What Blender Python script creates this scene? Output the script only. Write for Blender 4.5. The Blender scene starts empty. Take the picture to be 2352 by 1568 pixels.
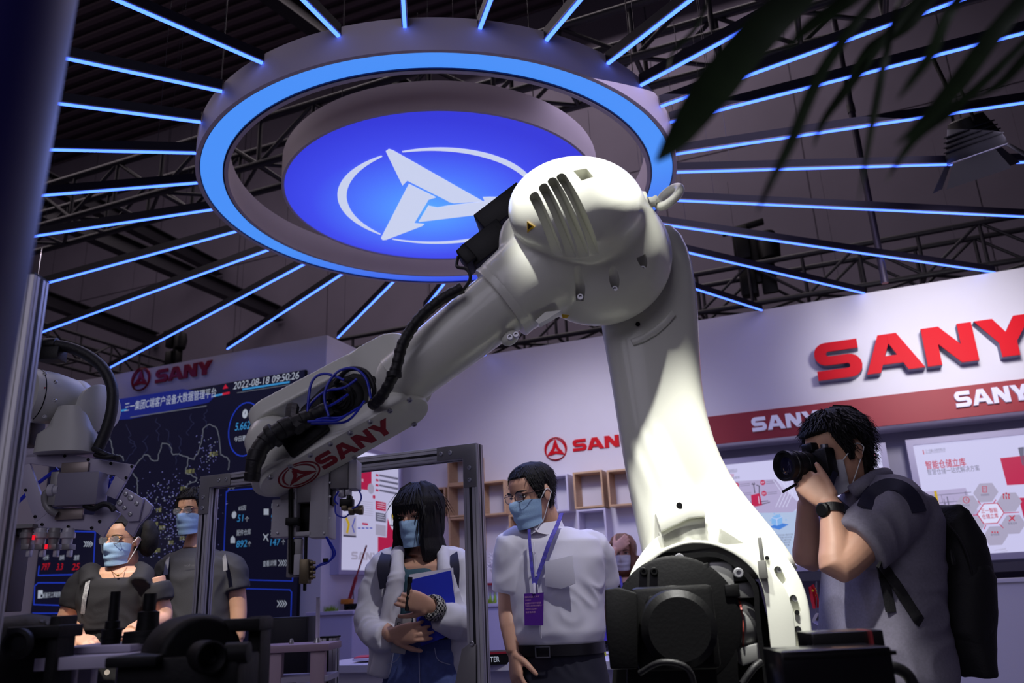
import bpy, bmesh, math, random
from mathutils import Vector, Matrix, Quaternion, noise
V = Vector
PI = math.pi
C = bpy.context.scene.collection
# ---------------------------------------------------------------- camera
F_PX, CX, CY, CAM_H = 1870.0, 1176.0, 784.0, 1.2
RX = V((0.92288442, -0.15413072, -0.35288534))      # world X seen in camera axes (right, down, forward)
RY = V((0.38251837, 0.26147256, 0.8861782))
RZ = V((-0.04431745, -0.95282518, 0.30026678))
CAM = V((0, 0, CAM_H))
FH = V((-0.370, 0.929, 0)).normalized()             # horizontal view direction
RH = V((FH.y, -FH.x, 0))                            # horizontal right of view
UP = V((0, 0, 1))
def ray(x, y):
    d = V((x - CX, y - CY, F_PX)); return V((RX.dot(d), RY.dot(d), RZ.dot(d)))
def atz(x, y, z):
    d = ray(x, y); return CAM + d * ((z - CAM_H) / d.z)
def aty(x, y, Y):
    d = ray(x, y); return CAM + d * (Y / d.y)
def atx(x, y, X):
    d = ray(x, y); return CAM + d * (X / d.x)
def atd(x, y, dist):
    d = ray(x, y); return CAM + d * (dist / d.dot(FH))
def atp(x, y, P0, N):
    d = ray(x, y); return CAM + d * ((P0 - CAM).dot(N) / d.dot(N))
cam_data = bpy.data.cameras.new('camera')
cam_data.sensor_width = 36; cam_data.lens = F_PX / 2352 * 36
cam_data.clip_start = 0.02; cam_data.clip_end = 200
cam_data.dof.use_dof = True; cam_data.dof.focus_distance = 2.6; cam_data.dof.aperture_fstop = 4.0
cam = bpy.data.objects.new('camera', cam_data); C.objects.link(cam)
cam.matrix_world = Matrix(((RX.x, -RX.y, -RX.z, 0), (RY.x, -RY.y, -RY.z, 0), (RZ.x, -RZ.y, -RZ.z, CAM_H), (0, 0, 0, 1)))
sc = bpy.context.scene
sc.camera = cam
sc.view_settings.view_transform = 'Standard'; sc.view_settings.look = 'None'
sc.view_settings.gamma = 1; sc.view_settings.use_curve_mapping = False
sc.view_settings.exposure = 0.0
w = bpy.data.worlds.new('world'); sc.world = w; w.use_nodes = True
w.node_tree.nodes['Background'].inputs[0].default_value = (0.42, 0.36, 0.62, 1)
w.node_tree.nodes['Background'].inputs[1].default_value = 0.035
sc.cycles.max_bounces = 6; sc.cycles.diffuse_bounces = 3; sc.cycles.glossy_bounces = 3
sc.cycles.sample_clamp_indirect = 4; sc.cycles.use_denoising = True
def lin(c):
    if max(c) > 1.0: c = [v / 255 for v in c]
    return tuple((v / 12.92 if v <= 0.04045 else ((v + 0.055) / 1.055) ** 2.4) for v in c[:3])
def lamp(kind, name, loc, target, power, col, size=0.5, size_y=None, spot=60, blend=0.4):
    l = bpy.data.lights.new(name, kind); l.energy = power; l.color = col
    if kind == 'AREA':
        l.size = size
        if size_y: l.shape = 'RECTANGLE'; l.size_y = size_y
    if kind == 'SPOT': l.spot_size = math.radians(spot); l.spot_blend = blend; l.shadow_soft_size = size
    if kind == 'POINT': l.shadow_soft_size = size
    o = bpy.data.objects.new(name, l); C.objects.link(o); o.location = loc
    o.rotation_euler = (V(target) - V(loc)).to_track_quat('-Z', 'Y').to_euler(); return o
# ---------------------------------------------------------------- lights
C0L = (-1.974, 3.94)
lamp('AREA', 'hall_light', (-4, 9, 12.5), (-4, 9, 0), 560, (1.0, .86, .92), 10)
lamp('AREA', 'hall_light_left', (-14, 4, 12), (-14, 8, 0), 330, (1.0, .84, .92), 8)
lamp('SPOT', 'key_spot', (0.0, 1.30, 3.5), (-0.23, 1.83, 1.3), 640, (1.0, .99, .94), .04, spot=19.5, blend=.15)
lamp('SPOT', 'elbow_spot', (-0.72, 0.62, 3.55), (-0.46, 1.66, 2.12), 360, (1.0, .99, .95), .04, spot=14, blend=.35)
lamp('SPOT', 'visitor_spot', (-2.5, 1.1, 4.5), (-3.2, 2.95, 1.35), 1000, (1.0, .92, .78), .05, spot=19, blend=.35)
lamp('SPOT', 'corner_fill_spot', (-5.6, 4.0, 4.2), (-7.0, 6.5, 1.3), 160, (1.0, .97, .95), .06, spot=24, blend=.6)  # added spot, brightens the white wall strip left of the video screen
lamp('SPOT', 'visitor_spot_mid', (0.2, 1.6, 4.4), (-1.2, 3.0, 1.3), 240, (.98, .96, 1.0), .06, spot=26, blend=.8)
lamp('SPOT', 'wall_spot', (1.0, 5.6, 3.45), (1.0, 8, 3.1), 270, (1.0, .97, .98), .25, spot=68, blend=1.0)
lamp('SPOT', 'wall_spot_left', (-2.3, 5.9, 3.45), (-2.3, 8, 2.1), 115, (.95, .91, 1.0), .25, spot=90, blend=1.0)
lamp('AREA', 'booth_fill', (0.0, 4.6, 3.9), (-1, 6, 1.0), 36, (.74, .66, 1.0), 3.0)
lamp('AREA', 'front_fill', (-0.8, -1.8, 3.6), (-1.2, 3.2, 1.4), 36, (.84, .80, 1.0), 3.0)
lamp('AREA', 'ring_wash', (C0L[0], C0L[1], 3.44), (C0L[0], C0L[1], 0), 36, (.30, .38, 1.0), 1.8)
# ---------------------------------------------------------------- materials
MATS = {}
def mat(name, col, rough=0.5, metal=0.0, var=0.0, vscale=8.0, bump=0.0, bscale=60.0, emit=None, estr=1.0, coat=0.0, alpha=1.0, trans=0.0, stretch=None, spec=0.5, subsurf=0.0):
    if name in MATS: return MATS[name]
    m = bpy.data.materials.new(name); m.use_nodes = True; nt = m.node_tree; b = nt.nodes['Principled BSDF']
    c = lin(col); b.inputs['Base Color'].default_value = (*c, 1)
    b.inputs['Roughness'].default_value = rough; b.inputs['Metallic'].default_value = metal
    b.inputs['Specular IOR Level'].default_value = spec
    if coat: b.inputs['Coat Weight'].default_value = coat
    if subsurf: b.inputs['Subsurface Weight'].default_value = subsurf; b.inputs['Subsurface Radius'].default_value = (0.012, 0.005, 0.003); b.inputs['Subsurface Scale'].default_value = 1.0
    if trans: b.inputs['Transmission Weight'].default_value = trans
    if alpha < 1: b.inputs['Alpha'].default_value = alpha
    if emit is not None:
        b.inputs['Emission Color'].default_value = (*lin(emit), 1); b.inputs['Emission Strength'].default_value = estr
    if var or bump:
        tc = nt.nodes.new('ShaderNodeTexCoord'); src = tc.outputs['Object']
        if stretch:
            mp = nt.nodes.new('ShaderNodeMapping'); mp.inputs['Scale'].default_value = stretch
            nt.links.new(src, mp.inputs['Vector']); src = mp.outputs['Vector']
    if var:
        n = nt.nodes.new('ShaderNodeTexNoise'); n.inputs['Scale'].default_value = vscale; n.inputs['Detail'].default_value = 5
        nt.links.new(src, n.inputs['Vector'])
        r = nt.nodes.new('ShaderNodeValToRGB')
        r.color_ramp.elements[0].position = 0.3; r.color_ramp.elements[1].position = 0.7
        r.color_ramp.elements[0].color = (*[max(0, v * (1 - var)) for v in c], 1)
        r.color_ramp.elements[1].color = (*[min(1, v * (1 + var)) for v in c], 1)
        nt.links.new(n.outputs['Fac'], r.inputs['Fac']); nt.links.new(r.outputs['Color'], b.inputs['Base Color'])
    if bump:
        n2 = nt.nodes.new('ShaderNodeTexNoise'); n2.inputs['Scale'].default_value = bscale; n2.inputs['Detail'].default_value = 3
        nt.links.new(src, n2.inputs['Vector'])
        bp = nt.nodes.new('ShaderNodeBump'); bp.inputs['Strength'].default_value = bump; bp.inputs['Distance'].default_value = 0.01
        nt.links.new(n2.outputs['Fac'], bp.inputs['Height']); nt.links.new(bp.outputs['Normal'], b.inputs['Normal'])
    MATS[name] = m; return m
def glow(name, col, s=1.0):
    return mat(name, (8, 8, 10), 0.6, emit=col, estr=s)
# ---------------------------------------------------------------- mesh builder
class MB:
    def __init__(s): s.v = []; s.f = []
    def add(s, vs, fs):
        n = len(s.v); s.v += [V(p) for p in vs]; s.f += [tuple(i + n for i in f) for f in fs]; return s
    def box(s, c, h, ax=None):
        c = V(c); ax = ax or (V((1, 0, 0)), V((0, 1, 0)), V((0, 0, 1)))
        vs = [c + ax[0] * h[0] * i + ax[1] * h[1] * j + ax[2] * h[2] * k for i in (-1, 1) for j in (-1, 1) for k in (-1, 1)]
        return s.add(vs, [(0, 1, 3, 2), (4, 6, 7, 5), (0, 4, 5, 1), (2, 3, 7, 6), (0, 2, 6, 4), (1, 5, 7, 3)])
    def bb(s, a, b):
        a = V(a); b = V(b); return s.box((a + b) / 2, [abs(q) / 2 for q in (b - a)])
    def prism(s, poly, d):
        """poly: 3D points in order; d: extrusion vector"""
        n = len(poly); d = V(d); vs = [V(p) for p in poly] + [V(p) + d for p in poly]
        return s.add(vs, [tuple(range(n))[::-1], tuple(range(n, 2 * n))] + [(i, (i + 1) % n, n + (i + 1) % n, n + i) for i in range(n)])
    def loft(s, rings, cap=True):
        n = len(rings[0]); vs = [p for r in rings for p in r]; fs = []
        for k in range(len(rings) - 1):
            for i in range(n):
                j = (i + 1) % n; fs.append((k * n + i, k * n + j, (k + 1) * n + j, (k + 1) * n + i))
        if cap: fs += [tuple(range(n))[::-1], tuple(range((len(rings) - 1) * n, len(rings) * n))]
        return s.add(vs, fs)
    def cyl(s, a, b, r, r2=None, n=24):
        a = V(a); b = V(b); r2 = r if r2 is None else r2; x, y = perp(b - a)
        return s.loft([ring(a, x, y, r, r, n), ring(b, x, y, r2, r2, n)])
    def lathe(s, c, axis, prof, n=40, cap=True):
        """prof: list of (t along axis, radius)"""
        c = V(c); axis = V(axis).normalized(); x, y = perp(axis)
        return s.loft([ring(c + axis * t, x, y, max(r, 1e-4), max(r, 1e-4), n) for t, r in prof], cap)
    def tube(s, pts, r, n=12, sub=0, cap=True, flat=None):
        """pts: points; r: radius or list; sub: catmull subdivisions"""
        pts = [V(p) for p in pts]; rs = list(r) if isinstance(r, (list, tuple)) else [r] * len(pts)
        if sub: pts, rs = catmull(pts, rs, sub)
        m = len(pts); T = [(pts[min(i + 1, m - 1)] - pts[max(i - 1, 0)]).normalized() for i in range(m)]
        x, y = perp(T[0]); rings = []
        for i in range(m):
            if i:
                q = T[i - 1].rotation_difference(T[i]); x = q @ x; x = (x - T[i] * x.dot(T[i])).normalized(); y = T[i].cross(x)
            ra = rs[i] if not isinstance(rs[i], tuple) else rs[i][0]
            rings.append(ring(pts[i], x, y, ra, ra, n))
        return s.loft(rings, cap)
    def ell(s, c, rad, ax=None, nu=24, nv=14):
        c = V(c); ax = ax or (V((1, 0, 0)), V((0, 1, 0)), V((0, 0, 1))); rings = []
        for k in range(nv + 1):
            t = PI * k / nv; rr = max(math.sin(t), 1e-3); z = -math.cos(t)
            rings.append([c + ax[2] * (z * rad[2]) + ax[0] * (math.cos(2 * PI * i / nu) * rad[0] * rr) + ax[1] * (math.sin(2 * PI * i / nu) * rad[1] * rr) for i in range(nu)])
        return s.loft(rings)
    def torus(s, c, x, y, R, r, n=40, k=14, ry=None):
        c = V(c); x = V(x).normalized(); y = V(y).normalized(); z = x.cross(y); ry = ry or R
        vs = []; fs = []
        for i in range(n):
            a = 2 * PI * i / n; p = c + x * (R * math.cos(a)) + y * (ry * math.sin(a)); o = (x * math.cos(a) + y * math.sin(a)).normalized()
            for j in range(k):
                b = 2 * PI * j / k; vs.append(p + o * (r * math.cos(b)) + z * (r * math.sin(b)))
        for i in range(n):
            for j in range(k):
                fs.append((i * k + j, ((i + 1) % n) * k + j, ((i + 1) % n) * k + (j + 1) % k, i * k + (j + 1) % k))
        return s.add(vs, fs)
def perp(t):
    t = V(t).normalized(); a = V((0, 0, 1)) if abs(t.z) < 0.9 else V((1, 0, 0))
    x = t.cross(a).normalized(); return x, t.cross(x)
def ring(c, x, y, rx, ry, n=24, ph=0.0, p=2.0):
    out = []
    for i in range(n):
        a = 2 * PI * i / n + ph; ca, sa = math.cos(a), math.sin(a)
        if p != 2: ca = math.copysign(abs(ca) ** (2 / p), ca); sa = math.copysign(abs(sa) ** (2 / p), sa)
        out.append(V(c) + V(x) * (rx * ca) + V(y) * (ry * sa))
    return out
def catmull(pts, rs, sub):
    P = []; R = []; n = len(pts)
    def g(a, i): return a[max(0, min(n - 1, i))]
    for i in range(n - 1):
        for k in range(sub):
            t = k / sub; t2 = t * t; t3 = t2 * t
            w_ = (-.5 * t3 + t2 - .5 * t, 1.5 * t3 - 2.5 * t2 + 1, -1.5 * t3 + 2 * t2 + .5 * t, .5 * t3 - .5 * t2)
            P.append(sum((g(pts, i + j - 1) * w_[j] for j in range(4)), V((0, 0, 0)))); R.append(rs[i] * (1 - t) + rs[i + 1] * t)
    P.append(pts[-1]); R.append(rs[-1]); return P, R
ORG = {}
def finish(o, parent):
    C.objects.link(o)
    if parent is not None: o.parent = parent
def build(name, mb, m, parent=None, smooth=True, angle=35, bevel=0, label=None, voxel=0, relax=0, subd=0, noise_=None, stuff=False):
    """links mb as ONE object; verts are given in world space"""
    root = parent
    while root is not None and root.parent is not None: root = root.parent
    o0 = ORG.get(root.name, V((0, 0, 0))) if root is not None else V((0, 0, 0))
    me = bpy.data.meshes.new(name)
    if root is None:
        n = len(mb.v); o0 = V((sum(p.x for p in mb.v) / n, sum(p.y for p in mb.v) / n, min(p.z for p in mb.v)))
    me.from_pydata([p - o0 for p in mb.v], [], mb.f)
    bm = bmesh.new(); bm.from_mesh(me)
    bmesh.ops.recalc_face_normals(bm, faces=bm.faces)
    bm.to_mesh(me); bm.free()
    o = bpy.data.objects.new(name, me)
    if voxel or bevel or subd:
        C.objects.link(o)
        if voxel:
            md = o.modifiers.new('r', 'REMESH'); md.mode = 'VOXEL'; md.voxel_size = voxel; md.use_smooth_shade = True
            if relax: ms = o.modifiers.new('s', 'SMOOTH'); ms.iterations = relax; ms.factor = 0.5
        if bevel:
            mv = o.modifiers.new('b', 'BEVEL'); mv.width = bevel; mv.segments = 2; mv.limit_method = 'ANGLE'; mv.angle_limit = math.radians(30)
        if subd:
            mv = o.modifiers.new('u', 'SUBSURF'); mv.levels = subd; mv.render_levels = subd
        dg = bpy.context.evaluated_depsgraph_get(); me2 = bpy.data.meshes.new_from_object(o.evaluated_get(dg))
        C.objects.unlink(o); o.modifiers.clear(); o.data = me2; bpy.data.meshes.remove(me); me = me2; me.name = name
    if noise_:
        amp, scl = noise_
        me.calc_loop_triangles()
        nn = [v.normal.copy() for v in me.vertices]
        for v, nrm in zip(me.vertices, nn):
            v.co += nrm * (noise.fractal(v.co * scl, 0.9, 2.0, 3) * amp)
    me.materials.clear(); me.materials.append(m)
    if smooth:
        if voxel or subd: me.shade_smooth()
        else:
            me.shade_smooth()
            bm = bmesh.new(); bm.from_mesh(me); a = math.radians(angle)
            for e in bm.edges:
                if len(e.link_faces) == 2: e.smooth = e.calc_face_angle(0) < a
            bm.to_mesh(me); bm.free()
    finish(o, parent)
    if root is None: o.location = o0; ORG[o.name] = o0
    if label: o['label'] = label
    if stuff: o['kind'] = 'stuff'
    return o
def thing(name, label, cat, loc, group=None):
    o = bpy.data.objects.new(name, None); C.objects.link(o); o.location = loc; o.empty_display_size = 0.05
    ORG[o.name] = V(loc); o['label'] = label; o['category'] = cat
    if group: o['group'] = group
    return o
def tag(o, label, cat, group=None, kind=None):
    o['label'] = label; o['category'] = cat
    if group: o['group'] = group
    if kind: o['kind'] = kind
    return o
def struct(name, mb, m, parent=None, **k):
    o = build(name, mb, m, parent, **k)
    if parent is None: o['kind'] = 'structure'
    return o
UNIT = {}
def rod(name, a, b, r, m, parent, n=10, square=False, r2=None, roll=0.0):
    """a bar from a to b, sharing one unit mesh"""
    a = V(a); b = V(b); key = (m.name, n, square)
    if key not in UNIT:
        me = bpy.data.meshes.new('bar'); mb = MB()
        if square: mb.box((0, 0, .5), (1, 1, .5))
        else: mb.cyl((0, 0, 0), (0, 0, 1), 1, n=n)
        me.from_pydata(mb.v, [], mb.f); bm = bmesh.new(); bm.from_mesh(me); bmesh.ops.recalc_face_normals(bm, faces=bm.faces)
        for f_ in bm.faces: f_.smooth = not square and len(f_.verts) == 4
        for e in bm.edges:
            if len(e.link_faces) == 2: e.smooth = e.calc_face_angle(0) < 0.8
        bm.to_mesh(me); bm.free(); me.materials.append(m); UNIT[key] = me
    o = bpy.data.objects.new(name, UNIT[key]); finish(o, parent)
    root = parent
    while root is not None and root.parent is not None: root = root.parent
    o0 = ORG.get(root.name, V((0, 0, 0))) if root is not None else V((0, 0, 0))
    z = (b - a); L = z.length; z.normalize()
    h = V((0, 0, 1)) if abs(z.z) < 0.95 else V((1, 0, 0)); x = h.cross(z).normalized(); y = z.cross(x)
    if roll: q = Quaternion(z, roll); x = q @ x; y = q @ y
    rb = r2 if r2 else r; c = a - o0
    M = Matrix(((x.x * r, y.x * rb, z.x * L, c.x), (x.y * r, y.y * rb, z.y * L, c.y), (x.z * r, y.z * rb, z.z * L, c.z), (0, 0, 0, 1)))
    o.matrix_basis = M; return o
FONTCACHE = {}
def text_mb(s, org, ux, uy, h, depth=0.0, font=None, shear=0.0, align='LEFT', width=None, bold=0.0, mb=None):
    """lettering as a mesh in the plane (ux, uy); h = capital height; returns MB"""
    key = (s, depth > 0, shear, bold)
    if key not in FONTCACHE:
        cu = bpy.data.curves.new('t', 'FONT'); cu.body = s; cu.resolution_u = 3; cu.shear = shear; cu.offset = bold
        o = bpy.data.objects.new('t', cu); C.objects.link(o)
        dg = bpy.context.evaluated_depsgraph_get(); me = bpy.data.meshes.new_from_object(o.evaluated_get(dg))
        FONTCACHE[key] = ([v.co.copy() for v in me.vertices], [tuple(p.vertices) for p in me.polygons])
        C.objects.unlink(o); bpy.data.objects.remove(o); bpy.data.curves.remove(cu); bpy.data.meshes.remove(me)
    vs, fs = FONTCACHE[key]; mb = mb or MB()
    if not vs: return mb
    x0 = min(v.x for v in vs); x1 = max(v.x for v in vs); k = h / 0.69; kx = k
    if width: kx = width / max(x1 - x0, 1e-4)
    off = {'LEFT': -x0, 'CENTER': -(x0 + x1) / 2, 'RIGHT': -x1}[align]
    ux = V(ux).normalized(); uy = V(uy).normalized(); uz = ux.cross(uy)
    P = [V(org) + ux * ((v.x + off) * kx) + uy * (v.y * k) for v in vs]
    if depth <= 0: return mb.add([p + uz * 0.0 for p in P], fs)
    # solid letters: front, back, sides from boundary edges
    n = len(P); cnt = {}
    for f_ in fs:
        for i in range(len(f_)):
            e = (f_[i], f_[(i + 1) % len(f_)]); cnt[e] = 1
    side = [(a, b, b + n, a + n) for (a, b) in cnt if (b, a) not in cnt]
    return mb.add(P + [p + uz * depth for p in P], [tuple(i + n for i in f_) for f_ in fs] + [f_[::-1] for f_ in fs] + side)
def plate(mb, org, ux, uy, u0, v0, u1, v1, d=0.002):
    """thin rectangle in a plane, proud by d"""
    ux = V(ux).normalized(); uy = V(uy).normalized(); uz = ux.cross(uy)
    q = [V(org) + ux * a + uy * b for a, b in ((u0, v0), (u1, v0), (u1, v1), (u0, v1))]
    return mb.prism(q, uz * d)
def polyplate(mb, org, ux, uy, pts, d=0.002):
    ux = V(ux).normalized(); uy = V(uy).normalized(); uz = ux.cross(uy)
    return mb.prism([V(org) + ux * a + uy * b for a, b in pts], uz * d)
def arcpts(cx, cy, rx, ry, a0, a1, n=24):
    return [(cx + rx * math.cos(math.radians(a0 + (a1 - a0) * i / n)), cy + ry * math.sin(math.radians(a0 + (a1 - a0) * i / n))) for i in range(n + 1)]
def strip(mb, org, ux, uy, pts, w_, d=0.002, closed=False):
    """polyline of width w_ in a plane"""
    n = len(pts)
    for i in range(n if closed else n - 1):
        a = V((*pts[i], 0)); b = V((*pts[(i + 1) % n], 0)); t = b - a
        if t.length < 1e-6: continue
        t.normalize(); q = V((-t.y, t.x, 0)) * (w_ / 2); a = a - t * w_ * .3; b = b + t * w_ * .3
        polyplate(mb, org, ux, uy, [(p.x, p.y) for p in (a - q, b - q, b + q, a + q)], d)
    return mb
# ================================================================ hall and booth structure
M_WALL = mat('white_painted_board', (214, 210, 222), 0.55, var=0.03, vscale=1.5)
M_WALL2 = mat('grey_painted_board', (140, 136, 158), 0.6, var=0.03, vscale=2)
M_HALL = mat('hall_cladding', (106, 99, 114), 0.85, var=0.12, vscale=0.6)
M_DECK = mat('roof_deck', (92, 78, 88), 0.85, var=0.15, vscale=0.5)
M_BLACK = mat('black_paint', (16, 14, 20), 0.5, var=0.2, vscale=6)
M_STEEL = mat('dark_truss_steel', (30, 27, 36), 0.5, var=0.2, vscale=4)
M_FLOOR = mat('grey_hall_carpet', (105, 102, 112), 0.9, var=0.1, vscale=30)
M_RED = mat('brand_red_paint', (146, 8, 34), 0.55, var=0.05, vscale=3)
TOPZ = 3.805
struct('floor', MB().bb((-14, -4, -0.1), (10, 16, 0)), M_FLOOR)
ceil = struct('ceiling', MB().bb((-32, -6, 13.8), (20, 14.6, 14.0)), M_DECK)
for i in range(60):
    y = -5 + i * 0.33
    rod('ceiling_rib', (-32, y, 13.74), (14, y, 13.74), 0.06, M_DECK, ceil, square=True)
hw = struct('wall_hall', MB().bb((-32, 14.5, 0), (20, 14.7, 13.8)), M_HALL)
for i in range(18):
    for j in range(3):
        x = -31 + i * 2.6
        build('cladding_panel', MB().bb((x + .012, 14.46, j * 4.6 + .012), (x + 2.588, 14.5, j * 4.6 + 4.588)), M_HALL, hw)
struct('wall_hall_side', MB().bb((-32.2, -6, 0), (-32, 14.6, 13.8)), M_HALL)
# roof steel of the hall, running away from the camera
hb = [((323, 600), (714, 767)), ((102, 702), (425, 818)), ((620, 0), (726, 78)), ((150, 455), (330, 545))]
roof = thing('roof_beam', 'long dark steel roof beam crossing behind the light bars at lower left', 'beam', atz(500, 680, 7))
BL = ['dark flat roof beam running from beside the drum down to the screen wall', 'dark flat roof beam lower left, ending behind the screen wall', 'dark roof beam near the top edge left of the ring', 'short dark roof beam above the left truss']
for k, (a, b) in enumerate(hb):
    z = 7.5 if k < 2 else 9
    A = atz(*a, z); B = atz(*b, z); X = (A.x + B.x) / 2; d = (B - A).normalized()
    t = roof if k == 0 else thing('roof_beam', '', 'beam', (A + B) / 2)
    t['label'] = BL[k]; t['group'] = 'hall roof beams'
    A2 = A - d * 4; B2 = B + d * 3
    A2.z = z; B2.z = z
    B2 = A2 + (B2 - A2) * min(1, (14.4 - A2.y) / max(.1, (B2 - A2).y))
    A2.z = z; B2.z = z
    rod('flange', A2, B2, 0.11, M_STEEL, t, square=True, r2=0.012)
    rod('flange', A2 + UP * .3, B2 + UP * .3, 0.11, M_STEEL, t, square=True, r2=0.012)
    rod('web', A2 + UP * .15, B2 + UP * .15, 0.012, M_STEEL, t, square=True, r2=0.14)
# ---- booth walls
zb0 = aty(1624, 1022, 7.98).z; zb1 = aty(1610, 959, 7.98).z
wb = struct('wall_back', MB().bb((-4.6, 8.0, 0), (-1.3, 8.1, TOPZ)), M_WALL)
hd = struct('wall_back_header', MB().bb((-1.3, 8.0, zb0), (3.2, 8.5, TOPZ)), M_WALL)
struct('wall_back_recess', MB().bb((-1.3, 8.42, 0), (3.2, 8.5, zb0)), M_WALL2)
struct('trim_1', MB().bb((-1.26, 7.975, zb0), (3.2, 8.0, zb1)), M_RED, label='dark red band along the lower edge of the header')
SX0, SX1, SY = -9.2, -4.6, 6.53
struct('wall_screen', MB().bb((SX0, SY, 0), (SX1, SY + .1, TOPZ)), M_WALL)
struct('wall_left_return', MB().bb((SX1 - .1, SY + .1, 0), (SX1, 8.0, TOPZ)), M_WALL)
struct('wall_right', MB().bb((3.2, 3.5, 0), (3.3, 8.5, TOPZ)), M_WALL)
# ================================================================ overhead ring, drum and light bars
C0 = V((-1.974, 3.94, 3.5))
M_FAS = mat('white_fascia', (196, 184, 190), 0.6, var=0.04, vscale=2)
M_FRAME = mat('ring_edge_profile', (40, 44, 90), 0.4, metal=0.4)
M_RING = mat('ring_diffuser', (20, 40, 90), 0.5, emit=(74, 142, 244), estr=1.0)
def ring_mesh(r0, r1, z0, z1, n=160):
    return MB().loft([ring(C0 + UP * (z - 3.5), V((1, 0, 0)), V((0, 1, 0)), r, r, n) for r, z in ((r0, z0), (r1, z0), (r1, z1), (r0, z1), (r0, z0))], False)
rg = thing('ring_light', 'large round ceiling ring with a glowing blue underside around the blue drum', 'ring light', C0)
build('fascia', ring_mesh(1.365, 1.385, 3.5, 3.67), M_FAS, rg, angle=30)
build('inner_fascia', ring_mesh(1.215, 1.235, 3.5, 3.67), M_FAS, rg, angle=30)
build('cover', ring_mesh(1.235, 1.365, 3.65, 3.665), M_FAS, rg)
build('diffuser', ring_mesh(1.243, 1.368, 3.512, 3.518), M_RING, rg)
build('edge_profile', ring_mesh(1.236, 1.244, 3.504, 3.515), M_FRAME, rg)
build('edge_profile', ring_mesh(1.360, 1.366, 3.504, 3.515), M_FRAME, rg)
# the ring diffuser is backlit: light blue at the near side, deeper blue at the far side
nt = M_RING.node_tree; b_ = nt.nodes['Principled BSDF']
tc = nt.nodes.new('ShaderNodeTexCoord'); sp_ = nt.nodes.new('ShaderNodeSeparateXYZ'); nt.links.new(tc.outputs['Object'], sp_.inputs[0])
mx = nt.nodes.new('ShaderNodeMapRange'); mx.inputs[1].default_value = 0.2; mx.inputs[2].default_value = 1.35; nt.links.new(sp_.outputs[1], mx.inputs[0])
rp = nt.nodes.new('ShaderNodeValToRGB'); rp.color_ramp.elements[0].color = (*lin((74, 144, 246)), 1); rp.color_ramp.elements[1].color = (*lin((52, 70, 225)), 1)
nt.links.new(mx.outputs[0], rp.inputs[0]); nt.links.new(rp.outputs[0], b_.inputs['Emission Color'])
dr = thing('drum_light', 'round hanging drum with a lit blue underside bearing a white arrow emblem', 'sign', C0)
dm = MB().loft([ring(C0 + UP * z, V((1, 0, 0)), V((0, 1, 0)), .925, .925, 128) for z in (0, .165)])
dm = MB().loft([ring(C0 + UP * z, V((1, 0, 0)), V((0, 1, 0)), r, r, 128) for r, z in ((.915, 0), (.93, 0), (.93, .165), (.915, .165), (.915, 0))], False)
build('side_wall', dm, M_FAS, dr)
build('back_plate', MB().cyl(C0 + UP * .15, C0 + UP * .16, .915, n=96), M_FAS, dr)
M_DISC = mat('drum_diffuser', (10, 15, 60), 0.5, emit=(60, 80, 240), estr=1.0)
nt = M_DISC.node_tree; b_ = nt.nodes['Principled BSDF']
tc = nt.nodes.new('ShaderNodeTexCoord'); mp = nt.nodes.new('ShaderNodeMapping'); mp.inputs['Location'].default_value = (0.15, -0.1, 0)
nt.links.new(tc.outputs['Object'], mp.inputs[0])
gl = nt.nodes.new('ShaderNodeVectorMath'); gl.operation = 'LENGTH'; nt.links.new(mp.outputs[0], gl.inputs[0])
rp = nt.nodes.new('ShaderNodeValToRGB'); e = rp.color_ramp.elements
e[0].color = (*lin((84, 166, 255)), 1); e[1].color = (*lin((50, 55, 215)), 1); e[1].position = 1.0
x_ = e.new(0.45); x_.color = (*lin((72, 112, 250)), 1); x_ = e.new(0.7); x_.color = (*lin((62, 74, 236)), 1)
nt.links.new(gl.outputs['Value'], rp.inputs[0]); nt.links.new(rp.outputs[0], b_.inputs['Emission Color'])
build('diffuser', MB().cyl(C0 + UP * .006, C0 + UP * .012, .914, n=128), M_DISC, dr)
M_LOGO = mat('emblem_white', (150, 155, 170), 0.5, emit=(205, 214, 240), estr=0.9)
EMB = [[(.0, -.622), (.013, -.60), (.197, .151), (.03, .09), (.012, .06), (.008, .035), (-.081, -.281), (-.134, -.244), (-.026, -.61)],
       [(-.093, -.242), (-.031, -.026), (-.083, -.02), (-.121, .02), (-.316, .222), (-.265, .263), (-.29, .28), (-.60, .352), (-.622, .345), (-.614, .312)],
       [(-.123, .051), (-.084, .098), (-.02, .104), (.207, .156), (.219, .103), (.26, .12), (.6, .32), (.61, .345), (.11, .303), (-.281, .217)]]
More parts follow.
